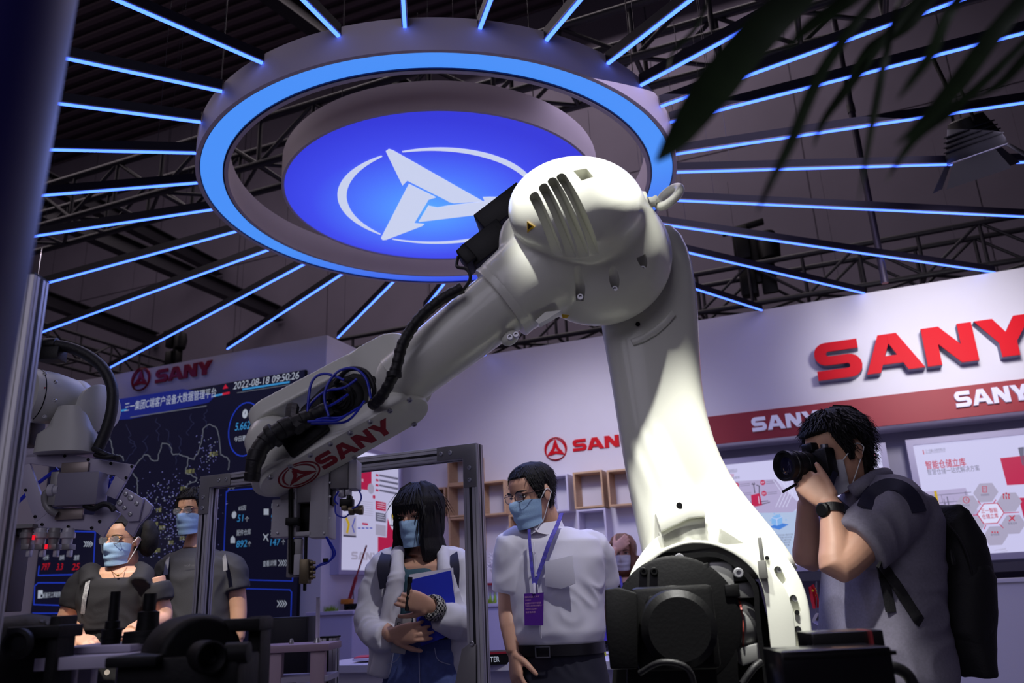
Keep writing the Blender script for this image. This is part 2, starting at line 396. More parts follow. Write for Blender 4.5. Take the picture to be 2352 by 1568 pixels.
def emblem(mb, org, ux, uy, R, d=0.002, seg=20):
    """arrow emblem: three blades inside a broken tapered circle, in plane coordinates"""
    k = R / .6; al = math.radians(-90)
    blade = [(-.008, .62), (.012, .60), (.235, -.02), (.36, -.19), (.075, -.10), (.065, -.04), (.02, .0), (-.06, .29), (-.115, .26), (-.02, .61)]
    b1 = [(0, .66), (.19, .10), (.42, -.14), (.14, -.075), (.065, .02), (-.04, .30), (-.10, .24)]
    for j in range(3):
        a = math.radians(-120 * j); ca, sa = math.cos(a), math.sin(a)
        polyplate(mb, org, ux, uy, [(k * (x * ca - y * sa), k * (x * sa + y * ca)) for x, y in b1], d)
        g0 = 90 - 120 * j - 9; g1 = g0 - 102
        o_ = arcpts(0, 0, R * 1.04, R * 1.04, g0, g1, seg)
        i_ = [((R * (1.0 - .09 * math.sin(PI * q / seg))) * math.cos(math.radians(g0 + (g1 - g0) * q / seg)), (R * (1.0 - .09 * math.sin(PI * q / seg))) * math.sin(math.radians(g0 + (g1 - g0) * q / seg))) for q in range(seg + 1)]
        for q in range(seg):
            polyplate(mb, org, ux, uy, [o_[q], o_[q + 1], i_[q + 1], i_[q]], d)
    return mb
mb = MB()
for P in EMB: mb.prism([C0 + V((x, y, .005)) for x, y in P], (0, 0, -.004))
def arcseg(mb, a0, a1, r0, r1, wmax, n=40):
    for q in range(n):
        pt = []
        for t in (q / n, (q + 1) / n):
            a = math.radians(a0 + (a1 - a0) * t); r = r0 + (r1 - r0) * t; w_ = .008 + wmax * math.sin(PI * t) ** .8
            pt.append((V((math.cos(a) * r, math.sin(a) * r, .005)), V((math.cos(a) * (r - w_), math.sin(a) * (r - w_), .005))))
        mb.prism([C0 + pt[0][0], C0 + pt[1][0], C0 + pt[1][1], C0 + pt[0][1]], (0, 0, -.004))
arcseg(mb, -97, -204, .585, .65, .045); arcseg(mb, -85, 20, .572, .56, .035); arcseg(mb, 147, 42, .67, .62, .03)
build('emblem', mb, M_LOGO, dr, smooth=False)
# hanging wires of drum and ring
M_WIRE = mat('steel_wire', (70, 66, 76), 0.4, metal=0.8)
for k in range(4):
    a = .6 + k * PI / 2
    rod('hanging_wire', C0 + V((.6 * math.cos(a), .6 * math.sin(a), .16)), C0 + V((.6 * math.cos(a), .6 * math.sin(a), 2.4)), .003, M_WIRE, dr, n=6)
    rod('hanging_wire', C0 + V((1.3 * math.cos(a), 1.3 * math.sin(a), .165)), C0 + V((1.3 * math.cos(a), 1.3 * math.sin(a), 2.4)), .003, M_WIRE, rg, n=6)
# ---- light bars
M_LED = mat('led_strip', (60, 60, 120), 0.5, emit=(66, 106, 255), estr=4.0)
M_BAR = mat('light_bar_body', (22, 18, 34), 0.45, metal=0.3)
M_RAIL = mat('light_bar_rail', (120, 112, 128), 0.4, metal=0.6)
SPK_L = [((270, 0), (617, 150)), ((118, 126), (528, 213)), ((97, 232), (478, 282)), ((76, 342), (463, 351)), ((50, 452), (468, 418)), ((31, 549), (498, 479)), ((88, 655), (549, 529)), ((86, 766), (617, 573)), ((248, 846), (697, 607)), ((522, 801), (779, 633)), ((776, 775), (898, 652)), ((975, 708), (1017, 655))]
SPK_T = [((697, 0), (773, 77)), ((926, 0), (930, 62)), ((1127, 0), (1101, 68)), ((1332, 0), (1252, 95)), ((1585, 0), (1390, 150))]
SPK_R = [((1730, 57), (1463, 200)), ((1950, 90), (1505, 248)), ((1870, 197), (1530, 283)), ((2156, 264), (1545, 354)), ((2352, 372), (1546, 395)), ((2352, 497), (1520, 458)), ((2285, 625), (1530, 516)), ((1985, 673), (1570, 577)), ((1750, 712), (1600, 664)), ((1113, 816), (1180, 700))]
NTH = ['first', 'second', 'third', 'fourth', 'fifth', 'sixth', 'seventh', 'eighth', 'ninth', 'tenth', 'eleventh', 'twelfth']
def cone_z(px):
    z = 3.62
    for _ in range(12):
        P = atz(*px, z); z = 3.62 + .055 * (math.hypot(P.x - C0.x, P.y - C0.y) - 1.385)
        z = min(z, 3.83)
    return atz(*px, z)
def light_bar(a, b, lab, reach):
    A = cone_z(a); B = cone_z(b); d = (A - B); d.normalize()
    # start at the ring
    c = V((B.x - C0.x, B.y - C0.y, 0)); dd = V((d.x, d.y, 0)); q = c.dot(dd) / dd.dot(dd)
    disc_ = q * q - (c.dot(c) - 1.39 ** 2) / dd.dot(dd)
    S = B + d * (-q + math.sqrt(max(disc_, 0))) if disc_ > 0 else B
    E = A + d * reach if reach else A
    if reach < 0: E = A
    t = thing('light_bar', lab, 'light bar', S, 'blue light bars fanning out from the ring')
    side = d.cross(UP).normalized()
    rod('housing', S + UP * .032, E + UP * .032, .011, M_BAR, t, square=True, r2=.026)
    rod('rail', S + UP * .004, E + UP * .004, .014, M_RAIL, t, square=True, r2=.003)
    rod('led_strip', S - UP * .003, E - UP * .003, .0080, M_LED, t, square=True, r2=.004)
    for f_ in (.12, .88):
        P = S + (E - S) * f_; rod('hanging_wire', P + UP * .06, P + UP * 1.3, .0015, M_WIRE, t, n=4)
for k, (a, b) in enumerate(SPK_L):
    light_bar(a, b, 'blue LED bar, %s from the top of the fan left of the ring' % NTH[k] if k < 8 else 'blue LED bar ending on the screen wall, %s of four from the left' % NTH[k - 8], .9 if k < 6 else (.35 if k < 8 else 0))
for k, (a, b) in enumerate(SPK_T):
    light_bar(a, b, 'blue LED bar meeting the top of the ring, %s of five from the left' % NTH[k], 1.0)
for k, (a, b) in enumerate(SPK_R):
    light_bar(a, b, 'blue LED bar, %s from the top of the fan right of the ring' % NTH[k] if k < 9 else 'blue LED bar ending on the back wall, mostly hidden behind the large robot arm', [1.2, 1.2, 1.2, 1.0, .8, .6, 0, 0, 0, 0][k])
# ================================================================ trusses
def truss(lab, y, z, x0, x1, h=.5, wd=.5, step=.62, r=.036, grp='black box trusses'):
    t = thing('box_truss', lab, 'truss', ((x0 + x1) / 2, y, z), grp)
    for dy in (0, wd):
        for dz in (0, h):
            rod('chord', (x0, y + dy, z + dz), (x1, y + dy, z + dz), r, M_STEEL, t, n=10)
    n = int((x1 - x0) / step); s = (x1 - x0) / n
    for i in range(n + 1):
        x = x0 + i * s
        for dy in (0, wd): rod('post', (x, y + dy, z), (x, y + dy, z + h), r * .6, M_STEEL, t, n=8)
        rod('tie', (x, y, z), (x, y + wd, z), r * .6, M_STEEL, t, n=8)
        if i < n:
            f_ = i % 2
            for dy in (0, wd): rod('brace', (x, y + dy, z + h * f_), (x + s, y + dy, z + h * (1 - f_)), r * .55, M_STEEL, t, n=8)
            rod('brace', (x, y + wd * f_, z), (x + s, y + wd * (1 - f_), z), r * .55, M_STEEL, t, n=8)
    return t
truss('black box truss passing high behind the ring and the drum', 5.65, 5.35, -8.6, 4.6, h=.5, wd=.45)
truss('black box truss just above the back wall, right of the robot arm', 9.6, 4.42, -8.8, 4.9, h=.5, wd=.45, r=.034)
ty = thing('box_truss', 'black box truss running away at the far left behind the screen wall', 'truss', atz(90, 763, 5), 'black box trusses')
A = atz(88, 763, 5.2); B = atz(340, 831, 5.2); B = V((A.x, 13, 5.2)); A = V((A.x, 5.5, 5.2))
for dx in (0, .4):
    for dz in (0, .4): rod('chord', A + V((dx, 0, -dz)), B + V((dx, 0, -dz)), .026, M_STEEL, ty)
for i in range(14):
    y = A.y + i * .55; f_ = i % 2
    for dx in (0, .4):
        rod('brace', (A.x + dx, y, 5.2 - .4 * f_), (A.x + dx, y + .55, 4.8 + .4 * f_), .016, M_STEEL, ty, n=8)
        rod('post', (A.x + dx, y, 5.2), (A.x + dx, y, 4.8), .016, M_STEEL, ty, n=8)
    rod('tie', (A.x, y, 4.8), (A.x + .4, y, 4.8), .016, M_STEEL, ty, n=8)
# ================================================================ block lettering used on signs and machines
_S = [(1.15, 1), (.32, 1)] + arcpts(.32, .69, .31, .31, 90, 270, 10)[1:] + [(.82, .38)] + arcpts(.82, .315, .065, .065, 90, -90, 4)[1:] + [(.02, .25), (.02, 0), (.88, 0)] + arcpts(.88, .31, .31, .31, -90, 90, 10)[1:] + [(.38, .62)] + arcpts(.38, .685, .065, .065, 270, 90, 4)[1:] + [(1.15, .75)]
GLY = {'S': ([_S], 1.2), 'A': ([[(0, 0), (.42, 1), (.65, 1), (.65, .74), (.51, .42), (.51, .2), (.42, .2), (.34, 0)], [(.65, 1), (.88, 1), (1.42, 0), (1.02, 0), (.92, .2), (.51, .2), (.51, .42), (.81, .42), (.65, .74)]], 1.42),
       'N': ([[(0, 0), (0, 1), (.42, 1), (.86, .47), (.86, 1), (1.2, 1), (1.2, 0), (.80, 0), (.34, .55), (.34, 0)]], 1.2),
       'Y': ([[(.46, 0), (.46, .36), (0, 1), (.42, 1), (.66, .62), (.90, 1), (1.32, 1), (.86, .36), (.86, 0)]], 1.32)}
LET_W = 1.2 + 1.42 + 1.2 + 1.32 + .06 * 3
def letters(org, ux, uy, h, d, width=None, text='SANY'):
    """list of MB, one per letter"""
    kx = (width / LET_W) if width else h; x = 0; out = []
    for ch in text:
        polys, w_ = GLY[ch]; mb = MB()
        for p in polys: polyplate(mb, org, ux, uy, [((x + a) * kx, b * h) for a, b in p], d)
        out.append(mb); x += w_ + .06
    return out
def letters_mb(*a, **k):
    mb = MB()
    for q in letters(*a, **k): mb.add(q.v, q.f)
    return mb
def boolean(o, cutters, op='DIFFERENCE'):
    """apply exact booleans: cutters is an MB in world space"""
    root = o
    while root.parent is not None: root = root.parent
    o0 = ORG.get(root.name, V((0, 0, 0))); mats = list(o.data.materials)
    me = bpy.data.meshes.new('cut'); me.from_pydata([p - o0 for p in cutters.v], [], cutters.f)
    bm = bmesh.new(); bm.from_mesh(me); bmesh.ops.recalc_face_normals(bm, faces=bm.faces); bm.to_mesh(me); bm.free()
    c = bpy.data.objects.new('cut', me); C.objects.link(c)
    pl = o.parent; mw = o.matrix_basis.copy()
    o.parent = None; o.matrix_world = Matrix()
    md = o.modifiers.new('x', 'BOOLEAN'); md.object = c; md.operation = op; md.solver = 'EXACT'; md.use_self = True
    dg = bpy.context.evaluated_depsgraph_get(); dg.update(); m2 = bpy.data.meshes.new_from_object(o.evaluated_get(dg))
    o.modifiers.clear(); old = o.data; nm = old.name; o.data = m2; bpy.data.meshes.remove(old); m2.name = nm
    bpy.data.objects.remove(c); bpy.data.meshes.remove(me)
    o.parent = pl; o.matrix_basis = mw
    while len(m2.materials) > 1: m2.materials.pop()
    bm = bmesh.new(); bm.from_mesh(m2)
    for f_ in bm.faces: f_.smooth = True
    for e in bm.edges:
        if len(e.link_faces) == 2: e.smooth = e.calc_face_angle(0) < .7
    bm.to_mesh(m2); bm.free()
    return o
def screw(mb, p, axis, r, h=None):
    """socket-head screw"""
    h = h or r; a = V(axis).normalized(); p = V(p)
    mb.lathe(p, a, [(0, r), (h * .85, r), (h, r * .85), (h, r * .5), (h * .45, r * .45)], n=14)
# ================================================================ large white robot arm
M_ROB = mat('robot_white_paint', (224, 225, 212), 0.32, var=0.02, vscale=3, bump=0.018, bscale=260, coat=.25)
M_ROBD = mat('robot_black_motor', (5, 5, 6), 0.5, spec=.3, var=.25, vscale=18, bump=.05, bscale=150)
M_RUB = mat('black_rubber_hose', (17, 16, 19), 0.55, bump=.15, bscale=90)
M_ALU = mat('bare_machined_metal', (150, 150, 158), 0.32, metal=.85, var=.1, vscale=12)
M_CAST = mat('grey_reducer_casting', (150, 150, 148), .45, metal=.35, var=.12, vscale=9)
M_SCR = mat('zinc_screw', (185, 185, 190), .3, metal=.6)
M_BLUE = mat('blue_air_tube', (28, 46, 190), .35)
M_YEL = mat('warning_yellow', (235, 190, 20), .5)
RN = V((0.277, -0.961, 0)).normalized(); RU = V((-RN.y, RN.x, 0))   # toward camera, in-plane right
RO = atd(1380, 600, 1.9)
def RP(x, y, n=0.0): return atp(x, y, RO + RN * n, RN)
def RS(x, y, n=0.0):                                              # metres per photo pixel there
    return (RP(x + 1, y, n) - RP(x, y, n)).length
rob = thing('robot_arm', 'large white industrial robot arm reaching to the left in the foreground', 'robot', V((RP(1620, 1560, -.15).x, RP(1620, 1560, -.15).y, 0)))
def B(name, mb, m=M_ROB, parent=None, **k): return build(name, mb, m, parent or rob, **k)
# --- elbow housing with domed cover
def RR(cx, cy, rx, n, k=.92, N_=64, p=2.0):
    s = RS(cx, cy, n); return ring(RP(cx, cy, n), RU, UP, rx * s, rx * k * s / .92, N_, p=p)
mb = MB()
rings = [(1369, 588, 160, -.10, 1), (1371, 587, 170, -.085, 1), (1371, 585, 171, -.05, 1), (1366, 575, 170, -.02, .97), (1352, 545, 165, .03, .90), (1335, 502, 156, .068, .82), (1326, 484, 157, .085, .84), (1321, 474, 155, .11, .84), (1318, 470, 148, .145, .84), (1315, 464, 132, .18, .83), (1312, 456, 104, .21, .82), (1310, 452, 66, .232, .8), (1309, 450, 30, .242, .8), (1309, 450, 6, .244, .8)]
fine = []
for i in range(len(rings) - 1):
    for t in (0, .25, .5, .75):
        P4 = [rings[max(0, min(len(rings) - 1, i + j))] for j in (-1, 0, 1, 2)]; w4 = (-.5 * t ** 3 + t * t - .5 * t, 1.5 * t ** 3 - 2.5 * t * t + 1, -1.5 * t ** 3 + 2 * t * t + .5 * t, .5 * t ** 3 - .5 * t * t)
        fine.append(tuple(sum(P4[j][q] * w4[j] for j in range(4)) for q in range(5)))
fine.append(rings[-1])
mb.loft([RR(a, b, c, n, k * .92, 128) for a, b, c, n, k in fine])
# neck towards the forearm
a_dir = (RP(950, 852) - RP(1152, 694)).normalized(); p_dir = a_dir.cross(RN); p_dir = p_dir if p_dir.z < 0 else -p_dir
S0 = RS(1150, 690)
mb.tube([RP(1300, 570, .0), RP(1240, 628, .0), RP(1185, 668, 0), RP(1160, 688, 0)], [112 * S0, 108 * S0, 97 * S0, 93 * S0], n=48, sub=4)
mb.ell(RP(1185, 560, .03), (40 * S0, 30 * S0, 70 * S0), (RU, RN, UP))
elbow = B('elbow_housing', mb, voxel=.0050, relax=8)
cut = MB()
def stadium(a, b, w_, n0, n1, k=8):
    a2 = V((*a, 0)); b2 = V((*b, 0)); t = (b2 - a2).normalized(); q = V((-t.y, t.x, 0)); an = math.atan2(t.y, t.x); pts = []
    for i in range(k + 1): th = an + PI / 2 + PI * i / k; pts.append((a2.x + w_ * math.cos(th), a2.y + w_ * math.sin(th)))
    for i in range(k + 1): th = an - PI / 2 + PI * i / k; pts.append((b2.x + w_ * math.cos(th), b2.y + w_ * math.sin(th)))
    P0 = [RP(x, y, n1) for x, y in pts]
    return P0, RN * (n0 - n1)
for a, b in (((1221, 421), (1296, 578)), ((1244, 403), (1321, 560)), ((1265, 389), (1346, 544)), ((1286, 379), (1369, 531))):
    P_, d_ = stadium(a, b, 11.5, .0, .285); u_ = [(p - P_[4]).dot(P_[13] - P_[4]) / (P_[13] - P_[4]).length_squared for p in P_]
    cut.loft([[p - RN * (.285 - (.185 + (.105 - .185) * min(1, max(0, t)))) for p, t in zip(P_, u_)], P_])
sq = [RP(x, y, .225) for x, y in ((1316, 391), (1346, 381), (1363, 406), (1336, 420))]; cut.prism([p + RN * .03 for p in sq], -RN * .095)
boolean(elbow, cut)
cut = MB()
RB = [(1264, 672), (1333, 686), (1412, 668), (1476, 622)]
for (x, y), (dy, n2) in zip(RB, ((66, .088), (72, .095), (66, .088), (34, .055))): cut.tube([RP(x, y, .018), RP(x - 3, y - dy, n2)], .0130, n=20)
boolean(elbow, cut)
for x, y in RB:
    s_ = MB(); screw(s_, RP(x, y - 2, .0205), RN, .0085, .010); B('housing_bolt', s_, M_SCR)
s_ = MB()
# cover seam rim
B('rear_flange', MB().lathe(RP(1385, 600, -.12), RN, [(-.03, .165), (.03, .17), (.032, .16)], n=64), M_ROB, bevel=.003)
# lifting eye
lug = MB(); e0 = RP(1462, 470, .0); e1 = RP(1505, 463, .0)
lug.cyl(e0, e0 + (e1 - e0) * .55, .036, .030, n=32); lug.cyl(e0 + (e1 - e0) * .5, e1, .016, .012)
ed = (e1 - e0).normalized(); ec = RP(1537, 452, .0)
ex = (RP(1560, 424) - RP(1514, 480)).normalized(); ey = (ex.cross(RN) * .6 + RN * .8).normalized()
eye = B('lifting_eye', lug.tube([e1 - ed * .01, ec - ed * .03], .011, n=16).torus(ec, ex, ey, .0335, .0115, 48, 16), M_ROB)
# warning sticker on the cover
def on_cover(pts, lift=.0015):
    out = []
    for x, y in pts: out.append(RP(x, y, .2))
    return out
def raycast_mesh(o, pts, lift=.0012):
    root = o
    while root.parent is not None: root = root.parent
    o0 = ORG[root.name]
    dg = bpy.context.evaluated_depsgraph_get(); bm = bmesh.new(); bm.from_mesh(o.data)
    from mathutils.bvhtree import BVHTree
    t = BVHTree.FromBMesh(bm); bm.free(); out = []
    for x, y in pts:
        d = ray(x, y).normalized(); h = t.ray_cast(CAM - o0, d)
        out.append((h[0] + o0 - d * lift) if h[0] is not None else None)
    return out
tri = raycast_mesh(elbow, [(1210, 508), (1227, 520), (1211, 533)], .0045)
if all(tri):
    B('warning_label', MB().prism(tri, RN * -.005), M_YEL)
    c_ = (tri[0] + tri[1] + tri[2]) / 3; B('warning_mark', MB().prism([c_ + (p - c_) * .55 + RN * .001 for p in tri], RN * .0006), mat('mark_dark', (60, 45, 10), .6))
# --- flange and forearm tube
FL = RP(1150, 696)
B('forearm_flange', MB().lathe(FL, a_dir, [(-.035, .102), (-.004, .104), (0, .102), (0, .080)], n=64), M_ROB)
tb = MB().lathe(RP(1175, 676), a_dir, [(0, .085), (.06, .084), (.20, .078), (.30, .073), (.36, .071)], n=64)
B('forearm_tube', tb, M_ROB)
for (x, y, n) in ((1141, 639, .06), (1172, 776, .03), (1186, 770, .04)):
    s_ = MB(); screw(s_, RP(x, y, n), RN, .008, .01); B('flange_bolt', s_, M_SCR)
lg = MB().ell(RP(1172, 776, .015), (.024, .018, .017), (a_dir, RN, p_dir)); B('lug', lg, M_ROB)
lg = MB().tube([RP(1180, 650, .03), RP(1140, 640, .04)], [.03, .024], n=20); B('lug', lg, M_ROB, voxel=.004, relax=3)
tab = MB().prism([RP(x, y, .02) for x, y in ((1232, 745), (1255, 725), (1290, 722), (1262, 740), (1240, 752))], RN * .03); B('mounting_tab', tab, M_ROB)
B('hazard_label', MB().prism([RP(x, y, -.02) for x, y in ((1290, 722), (1308, 724), (1302, 731), (1292, 731))], RN * .002), M_YEL)
# --- black motors behind the elbow, along the forearm
bx = MB().box(RP(1158, 492, -.10), (.075, .05, .032), (a_dir, RN, p_dir)); B('motor', bx, M_ROBD, bevel=.004)
bx = MB().box(RP(1122, 570, -.07), (.062, .045, .036), (a_dir, RN, p_dir)); B('motor', bx, M_ROBD, bevel=.004)
B('motor_cap', MB().box(RP(1076, 596, -.05), (.016, .04, .026), (a_dir, RN, p_dir)), M_ROBD, bevel=.004)
B('motor_cable', MB().tube([RP(1052, 590, -.02), RP(1050, 612, -.0), RP(1072, 618, .02), RP(1080, 640, .03), RP(1062, 668, .05)], .0045, sub=5), M_RUB)
B('connector', MB().box(RP(1026, 683, .05), (.018, .008, .006), (a_dir, RN, p_dir)), M_BLUE, bevel=.001)
# --- wrist fork
th = math.radians(71); m_ = (p_dir * math.sin(th) + RN * math.cos(th)).normalized(); w_up = (RN * math.sin(th) - p_dir * math.cos(th)).normalized()
W0 = RP(935, 952, .0); W1 = RP(655, 1108, .0)
wa = (W1 - W0).normalized(); w_up = (w_up - wa * w_up.dot(wa)).normalized(); m_ = wa.cross(w_up); m_ = m_ if m_.dot(p_dir) > 0 else -m_
def stad(P, Q, hw0, hw1, off, k=14):
    """rounded elongated outline around P..Q in the (wa, w_up) plane, moved by off along m_"""
    pts = []
    for i in range(k + 1):
        t = PI / 2 + PI * i / k; pts.append(P + (wa * math.cos(t) + w_up * math.sin(t)) * hw0 + m_ * off)
    for i in range(k + 1):
        t = -PI / 2 + PI * i / k; pts.append(Q + (wa * math.cos(t) + w_up * math.sin(t)) * hw1 + m_ * off)
    return pts
HW = .072
pa = MB().prism(stad(W0, W1, HW * .8, HW * .82, -.05), m_ * .05)
plateA = B('wrist_cover', pa, M_ROB, bevel=.006)
pb = MB().prism(stad(W0 + wa * .02, W1 + wa * -.02, HW * .7, HW * .80, -.225), m_ * .05)
# fork base casting joining the two plates to the tube
pc = MB().prism(stad(W0 - wa * .02, W0 + wa * .03, HW * .9, HW * .9, -.215), m_ * .175)
pc.tube([RP(985, 825), RP(930, 868), RP(890, 900, -.04)], [.070, .070, .06], n=32)
pb.add(pc.v, pc.f)
B('wrist_fork', pb, M_ROB, voxel=.005, relax=5)
hub = MB().lathe(W1 - m_ * .175, m_, [(0, .05), (.03, .066), (.06, .066), (.09, .058), (.12, .075), (.16, .075)], n=40)
B('wrist_hub', hub, M_ROB)
for k_ in range(8):
    f_ = k_ / 7; P_ = W0 + (W1 - W0) * (f_ * 1.12 - .08); s_ = MB(); screw(s_, P_ + w_up * HW * .68 + m_ * -.001, m_, .0065, .006); B('cover_screw', s_, M_SCR)
for k_ in range(3):
    P_ = W0 + (W1 - W0) * (k_ * .5) - w_up * HW * .66; s_ = MB(); screw(s_, P_, m_, .0065, .006); B('cover_screw', s_, M_SCR)
# lettering on the cover
ta = (-wa); tw = w_up
sgn = 1
L0 = W1 + (W0 - W1) * .27 - tw * .031
B('lettering', letters_mb(L0, ta, tw, .062, .0012, width=.20), M_RED, smooth=False)
B('emblem', emblem(MB(), W1 + (W0 - W1) * .115 + tw * .0, ta, tw, .040, .0012), M_RED, smooth=False)
rg_ = MB(); strip(rg_, W1 + (W0 - W1) * .115, ta, tw, arcpts(0, 0, .05, .048, 0, 360, 32), .004, .0012); B('emblem_ring', rg_, M_RED, smooth=False)
# wrist cavity: motor, coiled cables, hoses
B('wrist_motor', MB().box(RP(705, 995, .02), (.055, .045, .042), (a_dir, RN, p_dir)), M_ROBD, bevel=.006)
B('wrist_motor_cover', MB().box(RP(655, 1040, .0), (.030, .03, .045), (a_dir, RN, p_dir)), M_ROB, bevel=.006)
B('cavity_dark_fill', MB().prism([RP(x, y, .035) for x, y in ((690, 935), (740, 888), (810, 855), (860, 862), (884, 900), (878, 935), (820, 962), (745, 1006), (694, 1030), (672, 1000))], RN * -.05), M_ROBD, bevel=.006)  # black prism stands in for the dark of the open wrist cavity
rnd = random.Random(3)
cc = RP(783, 912, .045)
for k_ in range(7):
    r_ = .040 - .004 * k_; pts = [cc + RN * (.006 * k_ - .02) + (a_dir * math.cos(t * .6) + p_dir * math.sin(t * .6)) * (r_ + .003 * math.sin(t * 1.7 + k_)) + RN * (.008 * math.sin(t + k_)) for t in range(11)]
    B('coiled_cable', MB().tube(pts, .0065, n=10, sub=3, cap=False), M_RUB)
B('cable_disc', MB().lathe(cc - RN * .03, RN, [(0, .05), (.02, .055), (.025, .045)], n=32), M_ROBD)
BT = [[(705, 962), (712, 930), (745, 900), (790, 890), (820, 870)], [(705, 966), (730, 945), (770, 925), (800, 905)], [(706, 970), (745, 960), (785, 958), (825, 935)], [(708, 972), (750, 972), (800, 965), (838, 920)], [(705, 960), (715, 880), (745, 858), (790, 872)], [(755, 955), (745, 905), (770, 858), (810, 845), (840, 868), (852, 915)], [(707, 968), (740, 966), (775, 965), (800, 950)]]
for k_, b in enumerate(BT):
    B('air_tube', MB().tube([RP(x, y, .075 + .004 * k_) for x, y in b], .0032, n=8, sub=6), M_BLUE)
def ribbed(pts, r, name, pitch=.012, amp=.09, m=M_RUB, n=16):
    P_, R_ = catmull([V(p) for p in pts], [r] * len(pts) if not isinstance(r, list) else r, 26)
    L_ = 0; rs = []
    for i, p in enumerate(P_):
        if i: L_ += (p - P_[i - 1]).length
        rs.append(R_[i] * (1 + amp * (1 if math.sin(L_ / pitch * 2 * PI) > 0 else -1) * .5))
    return B(name, MB().tube(P_, rs, n=n), m)
ribbed([RP(1062, 660, .10), RP(1010, 690, .10), RP(960, 735, .11), RP(925, 790, .12), RP(908, 850, .12), RP(880, 905, .10), RP(855, 930, .06)], .0135, 'dress_hose', pitch=.022)
ribbed([RP(760, 935, .06), RP(700, 965, .08), RP(650, 985, .10), RP(605, 1020, .12), RP(585, 1060, .13), RP(578, 1105, .13)], [.016, .022, .023, .022, .020, .016], 'dress_hose', pitch=.05)
B('hose_clamp', MB().tube([RP(672, 935, .06), RP(668, 965, .09), RP(690, 985, .10)], .016, n=8), M_RUB)
B('hose_clamp', MB().lathe(RP(628, 1000, .11), a_dir, [(-.008, .03), (.008, .03)], n=20), M_RUB, bevel=.002)
B('hose_clamp', MB().lathe(RP(905, 860, .12), V((0, 0, 1)), [(-.006, .018), (.006, .018)], n=16), M_RUB)
B('cable_loop', MB().tube([RP(770, 880, .05), RP(800, 848, .07), RP(838, 852, .08), RP(858, 885, .08), RP(858, 925, .07)], .006, sub=6), M_RUB)
# --- lower arm
la = [((1400, 560), (1530, 520)), ((1385, 600), (1568, 548)), ((1376, 660), (1590, 610)), ((1378, 720), (1600, 690)), ((1384, 770), (1604, 765)), ((1400, 850), (1607, 850)), ((1412, 930), (1614, 925)), ((1426, 1020), (1634, 1010)), ((1440, 1100), (1672, 1095)), ((1452, 1165), (1722, 1160)), ((1466, 1230), (1772, 1215)), ((1480, 1290), (1818, 1280)), ((1490, 1340), (1850, 1335))]
rings = []
for (l, r) in la:
    A_ = RP(*l, -.2); B_ = RP(*r, -.2); c_ = (A_ + B_) / 2; u_ = (B_ - A_); L_ = u_.length / 2; u_.normalize()
    rings.append(ring(c_, u_, RN, L_, .085, 48, p=3.2))
B('lower_arm', MB().loft(rings), M_ROB, subd=1)
ar = [RP(x, y, -.108) for x, y in [(1448, 778), (1475, 768), (1500, 752), (1525, 732), (1543, 712)]]
ar2 = [RP(x, y, -.108) for x, y in [(1553, 722), (1533, 746), (1508, 768), (1480, 784), (1455, 792)]]
B('cast_rib', MB().prism(ar + ar2, RN * -.02), M_ROB, bevel=.002)
B('plug_hole', MB().cyl(RP(1465, 744, -.113), RP(1465, 744, -.108), .006, n=16), M_ROBD)
# --- shoulder casting around the motor bay
outer = [(1440, 1400), (1446, 1330), (1470, 1290), (1505, 1180), (1590, 1138), (1612, 1145), (1640, 1190), (1720, 1195), (1762, 1232), (1800, 1275), (1835, 1330), (1852, 1390), (1860, 1450), (1862, 1520), (1862, 1640), (1850, 1760)]
inner = [(1450, 1352), (1478, 1310), (1515, 1275), (1560, 1254), (1602, 1248), (1650, 1256), (1700, 1282), (1740, 1322), (1756, 1370), (1764, 1430), (1772, 1500), (1786, 1570), (1800, 1660), (1800, 1760)]
rim_o = [(1426, 1362), (1452, 1318), (1490, 1278), (1540, 1252), (1590, 1240), (1650, 1246), (1706, 1268), (1760, 1300), (1800, 1345), (1820, 1400), (1828, 1470), (1834, 1560), (1842, 1660), (1842, 1760)]
def band(o_, i_, n0, n1, d0=None):
    mb = MB(); n = len(o_)
    for k in range(n - 1):
        for (a, b) in ((0, 0),):
            q = [RP(*o_[k], n1), RP(*o_[k + 1], n1), RP(*i_[k + 1], n1), RP(*i_[k], n1)]
            mb.prism(q, RN * (n0 - n1))
    return mb
def resample(P_, n):
    P_ = [V((*p, 0)) for p in P_]; P_, _ = catmull(P_, [1] * len(P_), 8)
    L_ = [0]
    for i in range(1, len(P_)): L_.append(L_[-1] + (P_[i] - P_[i - 1]).length)
    out = []
    for k in range(n):
        t = L_[-1] * k / (n - 1); j = max(1, next((i for i in range(1, len(L_)) if L_[i] >= t - 1e-9), len(L_) - 1))
        f_ = (t - L_[j - 1]) / max(L_[j] - L_[j - 1], 1e-9); p = P_[j - 1].lerp(P_[j], f_); out.append((p.x, p.y))
    return out
ro = resample(rim_o, 44); ri = resample(inner, 44)
oo = resample([(1436, 1350), (1458, 1295), (1500, 1240), (1560, 1205), (1640, 1195), (1720, 1205), (1775, 1245), (1825, 1305), (1853, 1370), (1864, 1440), (1868, 1520), (1868, 1600), (1866, 1700), (1860, 1760)], 44)
sh = MB()
def strip_solid(mb, o_, i_, n0, n1):
    vs = []; n = len(o_)
    for k in range(n): vs += [RP(*o_[k], n0), RP(*i_[k], n0), RP(*i_[k], n1) , RP(*o_[k], n1)]
    fs = []
    for k in range(n - 1):
        for a, b in ((0, 1), (1, 2), (2, 3), (3, 0)): fs.append((4 * k + a, 4 * k + b, 4 * k + 4 + b, 4 * k + 4 + a))
    fs += [(0, 1, 2, 3), (4 * n - 4, 4 * n - 3, 4 * n - 2, 4 * n - 1)]
    mb.add(vs, fs)
vs = MB()
